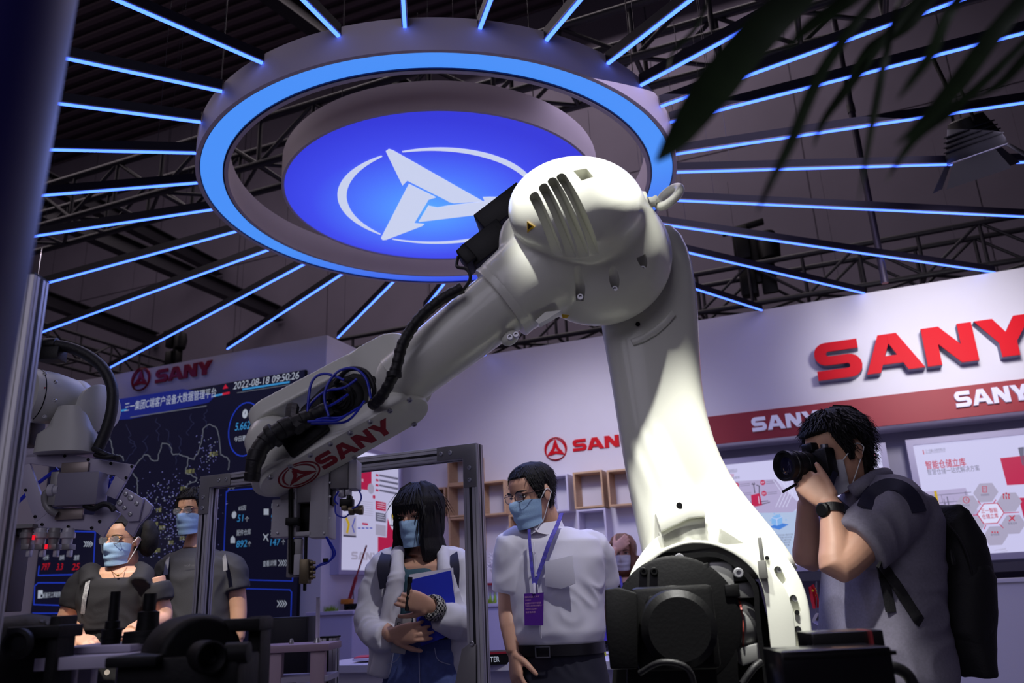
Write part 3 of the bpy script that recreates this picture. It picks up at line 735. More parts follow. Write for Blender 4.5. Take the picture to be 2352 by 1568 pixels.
strip_solid(vs, oo, ri, -.26, -.10)
casting = B('shoulder_casting', vs, M_ROB, bevel=.006)
pcut = MB()
vs = MB(); strip_solid(vs, ro, ri, -.2, -.06); B('motor_bay_rim', vs, M_ROB, bevel=.006)
vs = MB(); pd = [(1505, 1178), (1588, 1136), (1606, 1142), (1622, 1186), (1585, 1190), (1518, 1222)]
vs.prism([RP(x, y, -.085) for x, y in pd], RN * -.06); B('cast_pad', vs, M_ROB, bevel=.004)
vs = MB(); pd = [(1512, 1222), (1582, 1190), (1622, 1188), (1720, 1250), (1640, 1258), (1560, 1268), (1525, 1270)]
vs.prism([RP(x, y, -.10) for x, y in pd], RN * -.06); B('cast_pad', vs, M_ROB, bevel=.004)
B('plug_hole', MB().cyl(RP(1560, 1160, -.087), RP(1560, 1160, -.0835), .0072, n=16), M_ROBD)
for x, y, x2, y2 in ((1786, 1308, 1797, 1332), (1822, 1374, 1831, 1402), (1832, 1446, 1836, 1478), (1836, 1528, 1838, 1560)):
    P_, d_ = stadium((x + 2, y), (x2 + 2, y2), 8.5, -.118, -.09); pcut.prism(P_, d_)
    s_ = MB(); screw(s_, RP(x + 2, y, -.1185), RN, .0080, .014); B('shoulder_bolt', s_, M_SCR)
boolean(casting, pcut)
B('zip_tie', MB().box(RP(1748, 1262, -.05), (.004, .006, .027)), mat('grey_clip', (105, 105, 100), .5), bevel=.001)
B('clip', MB().box(RP(1752, 1308, -.05), (.009, .008, .02)), mat('grey_clip', (105, 105, 100), .5), bevel=.002)
B('plug_hole', MB().cyl(RP(1762, 1281, -.098), RP(1762, 1281, -.094), .005, n=12), M_ROBD)
B('plug_hole', MB().cyl(RP(1831, 1406, -.098), RP(1831, 1406, -.094), .0055, n=12), M_ROBD)
# lower body below the frame
B('turret', MB().loft([ring(V((RP(1620, 1560, -.2).x, RP(1620, 1560, -.2).y, z)), RU, RN, a, b, 40, p=3) for z, a, b in ((0, .30, .28), (.12, .30, .28), (.14, .24, .24), (.55, .24, .23), (.70, .26, .17), (.92, .27, .10))]), M_ROB)
# --- motor bay
bayf = [(1452, 1352), (1478, 1312), (1515, 1280), (1600, 1262), (1668, 1272), (1742, 1338), (1768, 1440), (1790, 1640), (1400, 1640), (1420, 1400)]
B('bay_back', MB().prism([RP(x, y, -.19) for x, y in bayf], RN * -.01), M_ROBD)
gk = resample([(1456, 1350), (1484, 1308), (1520, 1280), (1600, 1268), (1664, 1274), (1735, 1334), (1745, 1400), (1752, 1470), (1766, 1540), (1775, 1640)], 30)
gi = resample([(1466, 1354), (1490, 1316), (1524, 1290), (1600, 1280), (1660, 1284), (1724, 1340), (1733, 1400), (1740, 1470), (1752, 1540), (1760, 1640)], 30)
vs = MB(); strip_solid(vs, gk, gi, -.14, -.05); B('bay_gasket', vs, M_ROBD)
B('reducer_block', MB().prism([RP(x, y, -.06) for x, y in ((1628, 1290), (1682, 1288), (1690, 1352), (1650, 1360), (1630, 1330))], RN * -.08), M_CAST, bevel=.006)
B('reducer_block', MB().prism([RP(x, y, -.08) for x, y in ((1690, 1340), (1736, 1334), (1742, 1372), (1694, 1374))], RN * -.06), M_CAST, bevel=.004)
B('reducer_block', MB().prism([RP(x, y, -.08) for x, y in ((1694, 1488), (1752, 1474), (1756, 1512), (1706, 1530))], RN * -.06), M_CAST, bevel=.004)
B('reducer_drum', MB().ell(RP(1692, 1432, -.12), (.055, .05, .058), (RU, RN, UP), 40, 24), M_CAST)
B('drum_mark', MB().lathe(RP(1698, 1432, -.12), V((RU + UP * -.05)), [(-.002, .0575), (.002, .0575)], n=40), mat('faded_red', (170, 70, 60), .5))
for x, y in ((1695, 1315), (1676, 1352), (1560, 1282)):
    s_ = MB(); screw(s_, RP(x, y, -.045), RN, .011, .012); B('bay_bolt', s_, M_SCR)
B('connector', MB().box(RP(1680, 1356, -.03), (.016, .016, .014), (RU, RN, UP)), M_ROBD, bevel=.003)
# front motor
mp_ = [(1470, 1300), (1608, 1296), (1628, 1290), (1632, 1330), (1680, 1400), (1694, 1480), (1700, 1640), (1440, 1640), (1440, 1330)]
B('motor_bracket', MB().prism([RP(x, y, -.02) for x, y in mp_], RN * -.03), M_ROBD, bevel=.004)
B('motor', MB().lathe(RP(1548, 1438, -.0), RN, [(-.02, .086), (.03, .086), (.04, .078), (.14, .076), (.15, .062)], n=56), M_ROBD)
B('motor_flange', MB().box(RP(1550, 1440, .02), (.088, .022, .086), (RU, RN, UP)), M_ROBD, bevel=.012)
B('motor_plate', MB().lathe(RP(1556, 1425, -.035), RN, [(-.01, .140), (.012, .140), (.016, .132)], n=64), M_ROBD)
B('motor_top_plate', MB().prism([RP(x, y, .05) for x, y in ((1490, 1368), (1588, 1366), (1610, 1380), (1612, 1388), (1480, 1388))], RN * -.05), M_ROBD, bevel=.004)
B('connector_box', MB().prism([RP(x, y, .10) for x, y in ((1389, 1352), (1420, 1348), (1465, 1362), (1466, 1536), (1402, 1538), (1392, 1450))], RN * -.10), M_ROBD, bevel=.005)
for x, y in ((1478, 1312), (1502, 1312), (1590, 1380), (1470, 1382), (1484, 1380)):
    s_ = MB(); screw(s_, RP(x, y, -.018), RN, .009, .01); B('motor_screw', s_, M_SCR if y > 1320 else M_ROBD)
B('motor_cable', MB().tube([RP(1470, 1545, .12), RP(1520, 1520, .15), RP(1580, 1535, .15), RP(1600, 1600, .12)], .006, sub=5), M_RUB)
B('motor_cable', MB().tube([RP(1705, 1570, -.03), RP(1730, 1535, -.03), RP(1748, 1520, -.04)], .008, sub=5), M_RUB)
# ================================================================ signs, screens and light boxes
def surf(kind, c, thick=.002):
    """a wall plane described by its map from photo pixels to points; returns helpers"""
    ux, uy = (V((1, 0, 0)), UP) if kind == 'y' else (V((0, 1, 0)), UP)
    nrm = V((0, -1, 0)) if kind == 'y' else V((1, 0, 0))
    f_ = (lambda x, y: aty(x, y, c)) if kind == 'y' else (lambda x, y: atx(x, y, c))
    return f_, ux, uy, nrm
class Face:
    def __init__(s, kind, c, parent): s.map, s.ux, s.uy, s.n = surf(kind, c); s.c = c; s.parent = parent; s.acc = {}; s.k = 0
    def lay(s, m, name):
        s.k += 1; s.acc[s.k] = (MB(), m, name)
        return s.acc[s.k][0]
    def poly(s, pts, m, name='printed_panel', d=.002, lift=0.0):
        s.lay(m, name).prism([s.map(x, y) + s.n * lift for x, y in pts], s.n * d)
    def rect(s, x0, y0, x1, y1, m, name='printed_panel', d=.002, lift=0.0):
        """rectangle upright on the wall: corners from two pixels"""
        a = s.map(x0, y0); b = s.map(x1, y1); u0, u1 = a.dot(s.ux), b.dot(s.ux); v0, v1 = b.z, a.z
        o = a - s.ux * u0 - UP * a.z
        plate(s.lay(m, name), o + s.n * lift, s.ux, s.uy, u0, v0, u1, v1, d)
    def line(s, pts, wpx, m, name='printed_line', closed=False, d=.002, lift=0.0):
        P = [s.map(x, y) for x, y in pts]; o = P[0] - s.ux * P[0].dot(s.ux) - UP * P[0].z
        k = (s.map(pts[0][0], pts[0][1] + 1) - P[0]).length
        strip(s.lay(m, name), o + s.n * lift, s.ux, s.uy, [(p.dot(s.ux), p.z) for p in P], wpx * k, d, closed)
    def text(s, t, x, y, hpx, m, wpx=None, name='printed_text', lift=.003, shear=0.0, bold=0.0):
        o = s.map(x, y); k = (s.map(x, y - hpx) - o).length
        w_ = abs((s.map(x + wpx, y) - o).dot(s.ux)) if wpx else None
        text_mb(t, o + s.n * lift, s.ux, s.uy, k * .92, width=w_, mb=s.lay(m, name), shear=shear, bold=bold)
    def oval(s, cx, cy, rx, ry, m, name='printed_disc', ring_=None, lift=.001, n=28):
        c = s.map(cx, cy); kx = abs((s.map(cx + rx, cy) - c).dot(s.ux)); ky = (s.map(cx, cy - ry) - c).length
        o = c + s.n * lift
        if ring_: strip(s.lay(m, name), o, s.ux, s.uy, arcpts(0, 0, kx, ky, 0, 360, n), ring_ * ky / ry, .002)
        else: polyplate(s.lay(m, name), o, s.ux, s.uy, arcpts(0, 0, kx, ky, 0, 360, n)[:-1], .002)
    def flush(s):
        for mb, m, name in s.acc.values(): build(name, mb, m, s.parent, smooth=False, stuff=name in ('printed_text', 'chevron', 'map_outline', 'map_border'))
        s.acc = {}
M_SW = glow('screen_white', (196, 204, 224), .62); M_SB = glow('screen_cyan', (60, 150, 215), .75)
M_SD = glow('screen_navy', (14, 18, 60), .8); M_SD2 = glow('screen_mid_navy', (20, 30, 110), .9); M_SL = glow('screen_line_blue', (34, 62, 200), .75)
M_SG = glow('screen_grey', (120, 124, 140), .5); M_SY = glow('screen_olive', (150, 150, 100), .7); M_SR = glow('screen_red', (190, 24, 50), .8)
M_SK = glow('screen_black', (11, 11, 34), .8)
M_DOTS = glow('screen_dots', (120, 120, 190), .9)
# ---- large video screen
TY = 6.49
tv = thing('video_screen', 'huge dark blue video screen on the left wall showing a map and figures', 'screen', aty(460, 1440, TY))
xl = aty(77, 1345, TY).x; xr = aty(692, 1130, TY).x; zt = aty(701, 848, TY).z; zbt = 0.62
build('housing', MB().bb((xl, TY + .004, zbt), (xr, 6.53, zt)), M_ROBD, tv, bevel=.004)
F = Face('y', TY + .003, tv)
plate(F.lay(M_SK, 'display'), V((0, TY + .003, 0)), F.ux, F.uy, xl + .01, zbt + .01, xr - .01, zt - .01, .002)
F.c = TY; F.map = lambda x, y: aty(x, y, TY)
F.poly([(268, 917), (420, 893), (497, 906), (480, 924), (300, 962), (262, 965)], M_SD2, 'title_panel', .001)
F.line([(262, 946), (290, 941)], 4, M_SB, 'screen_line'); F.line([(491, 909), (512, 905)], 4, M_SB, 'screen_line'); F.line([(512, 905), (526, 902)], 5, M_SR, 'screen_line')
F.line([(300, 958), (474, 932)], 2, M_SG, 'screen_line'); F.line([(545, 902), (690, 879)], 1.5, M_SG, 'screen_line'); F.line([(558, 894), (664, 877)], 4, M_SB, 'screen_line')
F.text('三一集团C端客户设备大数据管理平台', 286, 944, 17, M_SW, 208)
F.text('2022-08-18 09:50:26', 536, 894, 17, M_SW, 150, shear=.15)
F.poly([(512, 893), (518, 882), (524, 891)], M_SR, 'screen_mark')
china = [[(251, 1002), (258, 1025), (262, 1050), (270, 1044), (280, 1048), (284, 1058)], [(311, 1068), (322, 1055), (333, 1043), (343, 1046), (348, 1056), (362, 1058), (366, 1040), (373, 1018), (388, 1020), (393, 1030), (396, 1044), (408, 1042), (420, 1046), (432, 1050), (445, 1054), (455, 1038), (464, 1008), (466, 985), (480, 974), (497, 982), (503, 1000), (507, 1044), (520, 1050), (527, 1058), (524, 1078)], [(434, 1050), (426, 1086), (440, 1090), (452, 1098), (450, 1104), (432, 1112), (425, 1130)], [(305, 1086), (314, 1098), (316, 1120), (315, 1142), (330, 1155)], [(231, 1230), (233, 1262), (243, 1280), (250, 1290)]]
for L_ in china:
    Q = []
    for i in range(len(L_) - 1):
        for t in range(4):
            a, b = L_[i], L_[i + 1]; f_ = t / 4; rr = random.Random(int(a[0] * 7 + t))
            Q.append((a[0] + (b[0] - a[0]) * f_ + rr.uniform(-1.3, 1.3), a[1] + (b[1] - a[1]) * f_ + rr.uniform(-1.3, 1.3)))
    Q.append(L_[-1]); F.line(Q, 1.8, M_SG, 'map_outline')
rnd = random.Random(5); M_SDim = glow('screen_dim_line', (40, 42, 72), .8)
for x, y in ((290, 975), (360, 960), (440, 950), (300, 1010), (410, 1000), (475, 940), (340, 1000), (380, 985)):
    q = [(x, y)]
    for i in range(9): q.append((q[-1][0] + rnd.uniform(-7, 8), q[-1][1] + rnd.uniform(2, 9)))
    F.line(q, 1.0, M_SDim, 'map_border')
dots = MB(); dy = MB()
for i in range(620):
    if i < 430: x = rnd.gauss(395, 42); y = rnd.gauss(1205, 55)
    elif i < 560: x = rnd.gauss(420, 50); y = rnd.gauss(1140, 28)
    else: x = rnd.uniform(450, 500); y = rnd.uniform(1000, 1080)
    s_ = rnd.uniform(.5, 1.25); P_ = F.map(x, y); k = .0034 * s_
    if xl + .02 < P_.x < xr - .02: (dots if i % 6 else dy).prism([P_ + V((a, 0, b)) for a, b in ((-k, -k), (k, -k), (k, k), (-k, k))], (0, -.003, 0))
build('map_dots', dots, M_DOTS, tv, smooth=False, stuff=True); build('map_dots', dy, M_SW, tv, smooth=False, stuff=True)
for t, x, y in (('黑龙江', 481, 1047), ('内蒙古', 427, 1087), ('北京', 414, 1126), ('宁夏', 358, 1176), ('甘肃', 350, 1208), ('陕西', 366, 1216), ('四川', 337, 1260), ('重庆', 355, 1268), ('湖北', 386, 1250), ('河北', 412, 1240), ('吉林', 448, 1128)):
    F.text(t, x, y, 8, M_SY, 20 if len(t) > 2 else 13)
F.oval(563, 985, 38, 60, M_SL, 'gauge_ring', 2.2); F.oval(563, 950, 6, 10, M_SW, 'clock_icon'); F.line([(563, 951), (565, 945)], 1.2, M_SD, 'clock_hand', lift=.003)
F.text('5.662', 540, 989, 19, M_SB, 34, shear=.15); F.text('今日累计', 538, 1014, 10, M_SW, 36)
F.oval(655, 955, 42, 58, M_SL, 'gauge_ring', 1.8)
F.line([(524, 1128), (528, 1110), (690, 1090)], 1.6, M_SL, 'panel_edge'); F.line([(520, 1128), (512, 1330), (672, 1334), (676, 1100)], 2.2, M_SL, 'panel_edge')
F.line([(522, 1130), (524, 1126), (600, 1120)], 2, M_SL, 'panel_edge')
F.line([(524, 1126), (531, 1119), (536, 1122), (542, 1112)], 2.2, M_SG, 'trend_line')
F.text('6S店', 548, 1172, 10, M_SW, 17); F.text('51', 545, 1198, 17, M_SB, 14, shear=.12); F.text('个', 563, 1197, 10, M_SW, 9)
F.text('配件仓库', 544, 1229, 11, M_SW, 32); F.text('892', 543, 1257, 17, M_SB, 24, shear=.12); F.text('个', 569, 1254, 10, M_SW, 8)
F.text('服务车', 624, 1166, 10, M_SW, 30); F.text('9', 623, 1196, 17, M_SB, 9, shear=.12); F.text('大修厂', 622, 1226, 11, M_SW, 30); F.text('147', 621, 1253, 17, M_SB, 23, shear=.12); F.text('个', 647, 1250, 10, M_SW, 8)
F.oval(538, 1182, 5, 8, M_SW, 'icon'); F.poly([(530, 1247), (530, 1236), (535, 1230), (540, 1236), (540, 1247)], M_SW, 'icon'); F.poly([(606, 1182), (606, 1168), (617, 1168), (617, 1182)], M_SW, 'icon'); F.line([(606, 1240), (610, 1230), (616, 1242)], 2, M_SW, 'icon'); F.line([(616, 1226), (610, 1234), (605, 1226)], 2, M_SW, 'icon')
F.text('查看详情', 604, 1300, 11, M_SW, 31); 
for k in range(4):
    F.line([(640 + 5.5 * k, 1286), (645 + 5.5 * k, 1292.5), (640 + 5.5 * k, 1299)], 1.6, M_SW, 'chevron')
    F.line([(637 + 5.5 * k, 1379), (642 + 5.5 * k, 1386), (637 + 5.5 * k, 1393)], 1.8, M_SW, 'chevron')
    F.line([(193 + 5 * k, 1243), (198 + 5 * k, 1249), (193 + 5 * k, 1255)], 1.6, M_SW, 'chevron')
F.line([(510, 1350), (666, 1354), (670, 1360), (668, 1422)], 2.2, M_SL, 'panel_edge'); F.text('运输轨迹', 637, 1429, 10, M_SW, 26); F.oval(630, 1423, 2.2, 2.8, M_SB, 'icon')
F.line([(168, 1220), (219, 1221), (214, 1318), (88, 1321), (90, 1300)], 2.6, M_SL, 'panel_edge'); F.line([(150, 1338), (88, 1338), (80, 1345), (78, 1388), (150, 1390)], 2.4, M_SL, 'panel_edge'); F.line([(75, 1408), (150, 1408)], 2.2, M_SL, 'panel_edge')
M_LR = glow('screen_digit_red', (185, 20, 34), .8)
for t, x, w_ in (('797', 96, 18), ('3.3', 130, 14), ('25', 165, 17)): F.text(t, x, 1309, 16, M_LR, w_, shear=.12)
for t, x in (('时长', 100), ('油耗', 136), ('速度', 170)): F.text(t, x, 1285, 9, M_SW, 12)
F.text('设备开工率趋势', 99, 1372, 10, M_SW, 40); F.poly([(87, 1374), (88, 1355), (98, 1355), (98, 1363), (92, 1363), (92, 1374)], M_SW, 'icon'); F.oval(96, 1368, 3.4, 4.5, M_SW, 'icon', 1.5)
F.text('8219', 200, 1035, 16, M_SB, 26, shear=.12); F.poly([(213, 1007), (218, 995), (222, 1000), (226, 1007)], M_SW, 'icon')
F.flush()
# ---- wall signs made of raised red letters
M_SIGN = mat('sign_red_face', (205, 8, 30), .55, spec=.15); M_SIDE = mat('sign_blue_grey_side', (96, 96, 138), .5)
def raised(name, lab, kind, c, x0, y0, hpx, x1, depth, m, logo=None, side=None):
    f_, ux, uy, n = surf(kind, c); o = f_(x0, y0); h = (f_(x0, y0 - hpx) - o).length * .985
    w_ = abs((f_(x1, y0 + (y0 - 1600) * (x1 - x0) / (x0 + 3714)) - o).dot(ux))
    t = thing(name, lab, 'sign', o)
    for q in letters(o + n * (depth * .88), ux, uy, h, depth * .12, width=w_): build('letter', q, m, t, smooth=False, bevel=.001 if depth > .02 else 0)
    for q in letters(o, ux, uy, h, depth * .875, width=w_): build('letter_return', q, side or m, t, smooth=False)
    if logo:
        lx, ly, lr = logo; c_ = f_(lx, ly); R = (f_(lx, ly - lr) - c_).length
        build('emblem', emblem(MB(), c_ - UP * R * .08, ux, uy, R * .92, depth), m, t, smooth=False)
        rg_ = MB(); strip(rg_, c_, ux, uy, arcpts(0, 0, R, R, 0, 360, 40), R * .07, depth); build('emblem_ring', rg_, m, t, smooth=False)
    return t
raised('wall_sign', 'giant raised red four-letter sign with blue-grey sides on the header at right', 'y', 8.0, 1880, 882, 84, 2385, .14, M_SIGN, side=M_SIDE)
raised('wall_sign', 'red emblem and letters on the pale wall above the cube shelves', 'y', 8.0, 1317, 1037, 27, 1462, .02, M_SIGN, (1277, 1031, 26))
M_SIGND = mat('sign_dark_red_face', (150, 10, 34), .35)
raised('wall_sign', 'dark red emblem and letters above the video screen', 'y', SY, 358, 881, 30, 487, .02, M_SIGND, (325, 871, 25))
M_LW = mat('letter_pale', (206, 204, 226), .5, emit=(200, 200, 235), estr=.18)
raised('wall_sign', 'pale four-letter sign on the red band, left one behind the photographer', 'y', 7.975, 1729, 992, 32, 1884, .03, M_LW)
raised('wall_sign', 'pale four-letter sign on the red band at the right edge', 'y', 7.975, 2196, 937, 36, 2368, .03, M_LW)
# ---- light boxes on the recessed wall
M_LB = mat('light_box_frame', (176, 170, 200), .5); M_LF = glow('light_box_face', (203, 200, 238), .95)
M_PR = glow('print_red', (200, 28, 80), .8); M_PG = glow('print_grey', (110, 108, 135), .8); M_PL = glow('print_pale', (176, 166, 205), .95); M_PP = glow('print_hex', (172, 166, 194), .92); M_PD = glow('print_dark', (70, 64, 84), .9); M_PY = glow('print_yellow', (205, 170, 20), .85); M_PT = glow('print_text_red', (196, 24, 60), .85); M_PB = glow('print_blue', (70, 130, 220), .9); M_PB2 = glow('print_light_blue', (130, 180, 235), .95); M_PW = glow('print_white', (214, 214, 244), 1.0); M_PI = glow('print_ice', (176, 194, 226), .95)
LY = 8.22
def lightbox(lab, x0, x1, zb, zt, kind='y', c=LY, th=.16, fr=.055):
    n = V((0, -1, 0)) if kind == 'y' else V((1, 0, 0)); u = V((1, 0, 0)) if kind == 'y' else V((0, 1, 0))
    base = (V((0, c, 0)) if kind == 'y' else V((c, 0, 0)))
    def P(a, z, d=0): return base + u * a + UP * z + n * d
    t = thing('light_box', lab, 'light box', P((x0 + x1) / 2, zb))
    fm = MB()
    for a0, a1, z0, z1 in ((x0, x1, zb, zb + fr), (x0, x1, zt - fr, zt), (x0, x0 + fr, zb + fr, zt - fr), (x1 - fr, x1, zb + fr, zt - fr)):
        fm.prism([P(a0, z0), P(a1, z0), P(a1, z1), P(a0, z1)], -n * th)
        build('frame_side', fm, M_LB, t, smooth=False); fm = MB()
    fc = MB().prism([P(x0 + fr * .9, zb + fr * .9, -.03), P(x1 - fr * .9, zb + fr * .9, -.03), P(x1 - fr * .9, zt - fr * .9, -.03), P(x0 + fr * .9, zt - fr * .9, -.03)], -n * .01)
    build('lit_face', fc, M_LF, t, smooth=False)
    F = Face(kind, c + (.03 if kind == 'y' else -.03), t); return t, F
A_ = aty(2079, 1010, LY); z0_ = aty(2330, 1283, LY).z
lb2, F = lightbox('large lit information board at the right edge, behind the backpack', A_.x, A_.x + 2.1, z0_, A_.z)
F.text('智能仓储立库', 2127, 1076, 15, M_PT, 94, bold=.012); F.text('智慧仓储一站式解决方案', 2131, 1090, 11, M_PG, 122)
F.rect(2119, 1033, 2123, 1043, M_PT); F.text('三一机器人科技有限公司', 2126, 1038, 5, M_PG, 46); F.text('SANY ROBOT TECHNOLOGY CO LTD', 2126, 1042, 3, M_PG, 46)
F.poly([(2297, 1052), (2352, 1046), (2420, 1040), (2420, 1108), (2313, 1114)], M_PR); F.poly([(2340, 1143), (2420, 1140), (2420, 1190), (2352, 1190)], M_PR)
F.poly([(2113, 1130), (2218, 1120), (2224, 1136), (2250, 1180), (2240, 1230), (2160, 1240)], M_PL, 'photo_print', lift=.0005, d=.001)
rnd = random.Random(8)
for i in range(44):
    x = 2116 + rnd.random() * 104; y = 1128 + rnd.random() * 86; F.rect(x, y, x + rnd.uniform(1.2, 3), y + rnd.uniform(6, 20), rnd.choice([M_PD, M_PG, M_PW, M_PG]), 'photo_print', lift=.002)
for k in range(5): F.line([(2118, 1140 + 18 * k), (2230, 1130 + 18 * k)], 1.2, M_PG, 'photo_print', lift=.003)
F.poly([(2145, 1128), (2151, 1127), (2161, 1182), (2154, 1186)], M_PY, 'photo_print', lift=.004)
for i in range(12):
    x = 2160 + rnd.random() * 190; y = 1258 + rnd.random() * 16; F.line([(x, y), (x + rnd.uniform(10, 30), y - rnd.uniform(2, 6))], .8, M_PP, 'photo_print')
F.poly([(2236, 1234), (2245, 1232), (2252, 1262), (2234, 1258)], M_PD, 'photo_print'); F.poly([(2338, 1028), (2352, 1026), (2352, 1070), (2348, 1068)], M_PG, 'photo_print')
def hexa(cx, cy, r, m, name, lift): F.poly([(cx + r * math.cos(math.radians(a)) * 1.0, cy + r * .86 * math.sin(math.radians(a)) - (r * math.cos(math.radians(a))) * .05) for a in range(0, 360, 60)], m, name, lift=lift)
for cx, cy in ((2264, 1131), (2221, 1160), (2318, 1153), (2232, 1208), (2327, 1204), (2287, 1230)): hexa(cx, cy, 29, M_PP, 'hexagon', .003)
hexa(2275, 1179, 32, M_PR, 'hexagon_edge', .004); hexa(2275, 1179, 29.5, M_PW, 'hexagon', .0055)
for a, b in (((2247, 1182), (2235, 1183)), ((2252, 1158), (2246, 1150)), ((2282, 1155), (2287, 1148)), ((2303, 1178), (2340, 1176)), ((2296, 1204), (2304, 1212)), ((2264, 1206), (2260, 1215))): F.line([a, b], 1.8, M_PR, 'connector_line', lift=.005)
F.text('三一智能', 2254, 1178, 9, M_PT, 38, lift=.009, bold=.01); F.text('仓储立库', 2256, 1191, 9, M_PT, 38, lift=.009, bold=.01)
F.oval(2219, 1148, 7, 7, M_PT, 'icon', 1.4, lift=.006); F.line([(2219, 1143), (2219, 1149), (2222, 1151)], 1, M_PT, 'icon', lift=.006)
F.line([(2256, 1117), (2266, 1117), (2266, 1130), (2257, 1130)], 1.2, M_PT, 'icon', True, lift=.006); F.line([(2258, 1121), (2264, 1121)], 1, M_PT, 'icon', lift=.006); F.line([(2258, 1125), (2264, 1125)], 1, M_PT, 'icon', lift=.006)
for dx in (-6, 0, 6): F.oval(2311 + dx, 1136 - (3 if dx == 0 else 0), 2.2, 2.4, M_PT, 'icon', lift=.006); F.rect(2309 + dx, 1139, 2313 + dx, 1146, M_PT, 'icon', lift=.006)
for k, h in enumerate((5, 8, 6, 10)): F.rect(2225 + 3.8 * k, 1205 - h, 2227.4 + 3.8 * k, 1205, M_PT, 'icon', lift=.006)
F.line([(2318, 1184), (2330, 1195)], 2.4, M_PT, 'icon', lift=.006); F.line([(2330, 1184), (2318, 1196)], 2.4, M_PT, 'icon', lift=.006)
for dx in (-6, 0, 6): F.oval(2285 + dx, 1222, 2, 1.8, M_PT, 'icon', lift=.006)
for t, x, y in (('数据管控', 2253, 1139), ('高效响应', 2208, 1163), ('规范作业', 2222, 1214), ('智能运维', 2316, 1204), ('柔性配置', 2276, 1230)): F.text(t, x, y, 4, M_PG, 20, lift=.006)
F.flush()
A_ = aty(2033, 1016, LY); z1_ = aty(1900, 1308, LY).z
lb1, F = lightbox('lit information board with a red forklift, behind the photographer', A_.x - 2.0, A_.x, z1_, A_.z)
F.poly([(1600, 1160), (1640, 1108), (1780, 1100), (1830, 1150), (1840, 1160), (1820, 1176), (1640, 1180), (1600, 1178)], M_PL, 'printed_panel', lift=.0005)
F.poly([(1700, 1176), (1840, 1172), (1830, 1280), (1720, 1284)], M_PI, 'printed_panel', lift=.0003, d=.0008)
F.rect(1650, 1081, 1653, 1089, M_PT); F.text('三一机器人科技有限公司', 1656, 1085, 5, M_PG, 38); F.text('SANY ROBOT TECHNOLOGY', 1656, 1088, 3, M_PG, 38)
F.text('三一智能AGV', 1645, 1098, 7, M_PT, 42, bold=.01); F.text('让搬运物流更加高效', 1648, 1103, 5, M_PG, 52)
for x, y in ((1692, 1114), (1752, 1108), (1695, 1135), (1755, 1133), (1697, 1156)):
    F.oval(x, y, 6, 6, M_PR, 'label_dot', lift=.003); F.text('高效', x - 4, y + 2, 3.6, M_PW, 8, lift=.008)
    F.line([(x + 8, y - 2), (x + 30, y - 4)], .8, M_PG, lift=.003); F.line([(x + 8, y + 2), (x + 30, y)], .8, M_PG, lift=.003)
F.poly([(1725, 1137), (1745, 1132), (1751, 1160), (1735, 1163), (1727, 1160)], M_PR, 'forklift_print', lift=.004); F.line([(1734, 1132), (1731, 1112), (1728, 1110)], 2, M_PD, 'forklift_print', lift=.004); F.line([(1744, 1134), (1744, 1116), (1738, 1114)], 2, M_PD, 'forklift_print', lift=.004); F.line([(1732, 1108), (1734, 1112), (1727, 1112)], 1.4, M_PD, 'forklift_print', lift=.004)
F.line([(1749, 1158), (1768, 1153)], 1.8, M_PD, 'forklift_print', lift=.004); F.line([(1747, 1152), (1764, 1150)], 1.6, M_PD, 'forklift_print', lift=.004); F.line([(1742, 1140), (1744, 1156)], 1.2, M_PW, 'forklift_print', lift=.007)
for k in range(4): F.line([(1782 + 8 * k, 1164), (1797 + 8 * k, 1132), (1776 + 9 * k, 1102)], 1.2, M_PW, 'printed_line', lift=.004)
F.poly([(1766, 1210), (1790, 1200), (1812, 1204), (1790, 1216)], M_PB, 'cube_print', lift=.004); F.poly([(1772, 1188), (1785, 1181), (1797, 1186), (1797, 1202), (1785, 1207), (1772, 1203)], M_PB2, 'cube_print', lift=.005); F.line([(1772, 1188), (1784, 1192), (1797, 1186)], 1, M_PW, 'cube_print', lift=.008); F.line([(1784, 1192), (1785, 1206)], 1, M_PW, 'cube_print', lift=.008)
for x, y in ((1777, 1178), (1789, 1180), (1768, 1193), (1804, 1192)): F.rect(x, y, x + 3, y + 3, M_PB2, 'cube_print', lift=.004)
for k in range(5): F.text('三一智能搬运机器人解决方案', 1770 - k * 2, 1232 + 6 * k, 3.6, M_PG, 52, lift=.004)
F.poly([(1868, 1172), (1889, 1176), (1888, 1198), (1872, 1200)], M_PR, 'photo_print', lift=.003); F.rect(1868, 1168, 1888, 1178, M_PG, 'photo_print', lift=.005); F.line([(2006, 1040), (2012, 1052), (2003, 1048)], 3, M_PR, 'printed_mark')
F.flush()
struct('trim_2', MB().bb((-1.25, 8.0, z0_ - .10), (3.2, 8.42, z0_ - .025)), mat('dark_ledge', (62, 60, 72), .5), label='dark ledge under the two lit boards')
# ---- poster on the side of the screen wall
PX = -4.50
pa = atx(785, 1180, PX); pb_ = atx(925, 1180, PX); zt_ = atx(870, 1035, PX).z; zb_ = atx(800, 1306, PX).z
lb3, F = lightbox('lit red and white poster board behind the woman with the blue folder', pa.y - .03, min(pb_.y, 7.93), zb_ - .05, zt_, kind='x', c=PX, th=.1, fr=.04)
F.poly([(785, 1070), (853, 1078), (853, 1126), (785, 1118)], M_PR); F.text('解决方案', 812, 1102, 6, M_PW, 22, lift=.006)
F.poly([(868, 1232), (888, 1234), (890, 1190), (900, 1215), (920, 1228), (920, 1280), (868, 1276)], M_PR)
for k in range(4):
    y = 1088 + 11.5 * k; F.rect(863, y, 869, y + 6, M_PR)
    F.poly([(871, y + 1), (914, y + 9), (914, y + 14), (871, y + 5)], M_PG)
F.oval(851, 1122, 7, 12, M_PP, lift=.004); F.oval(858, 1141, 3, 4.5, M_PR, lift=.004)
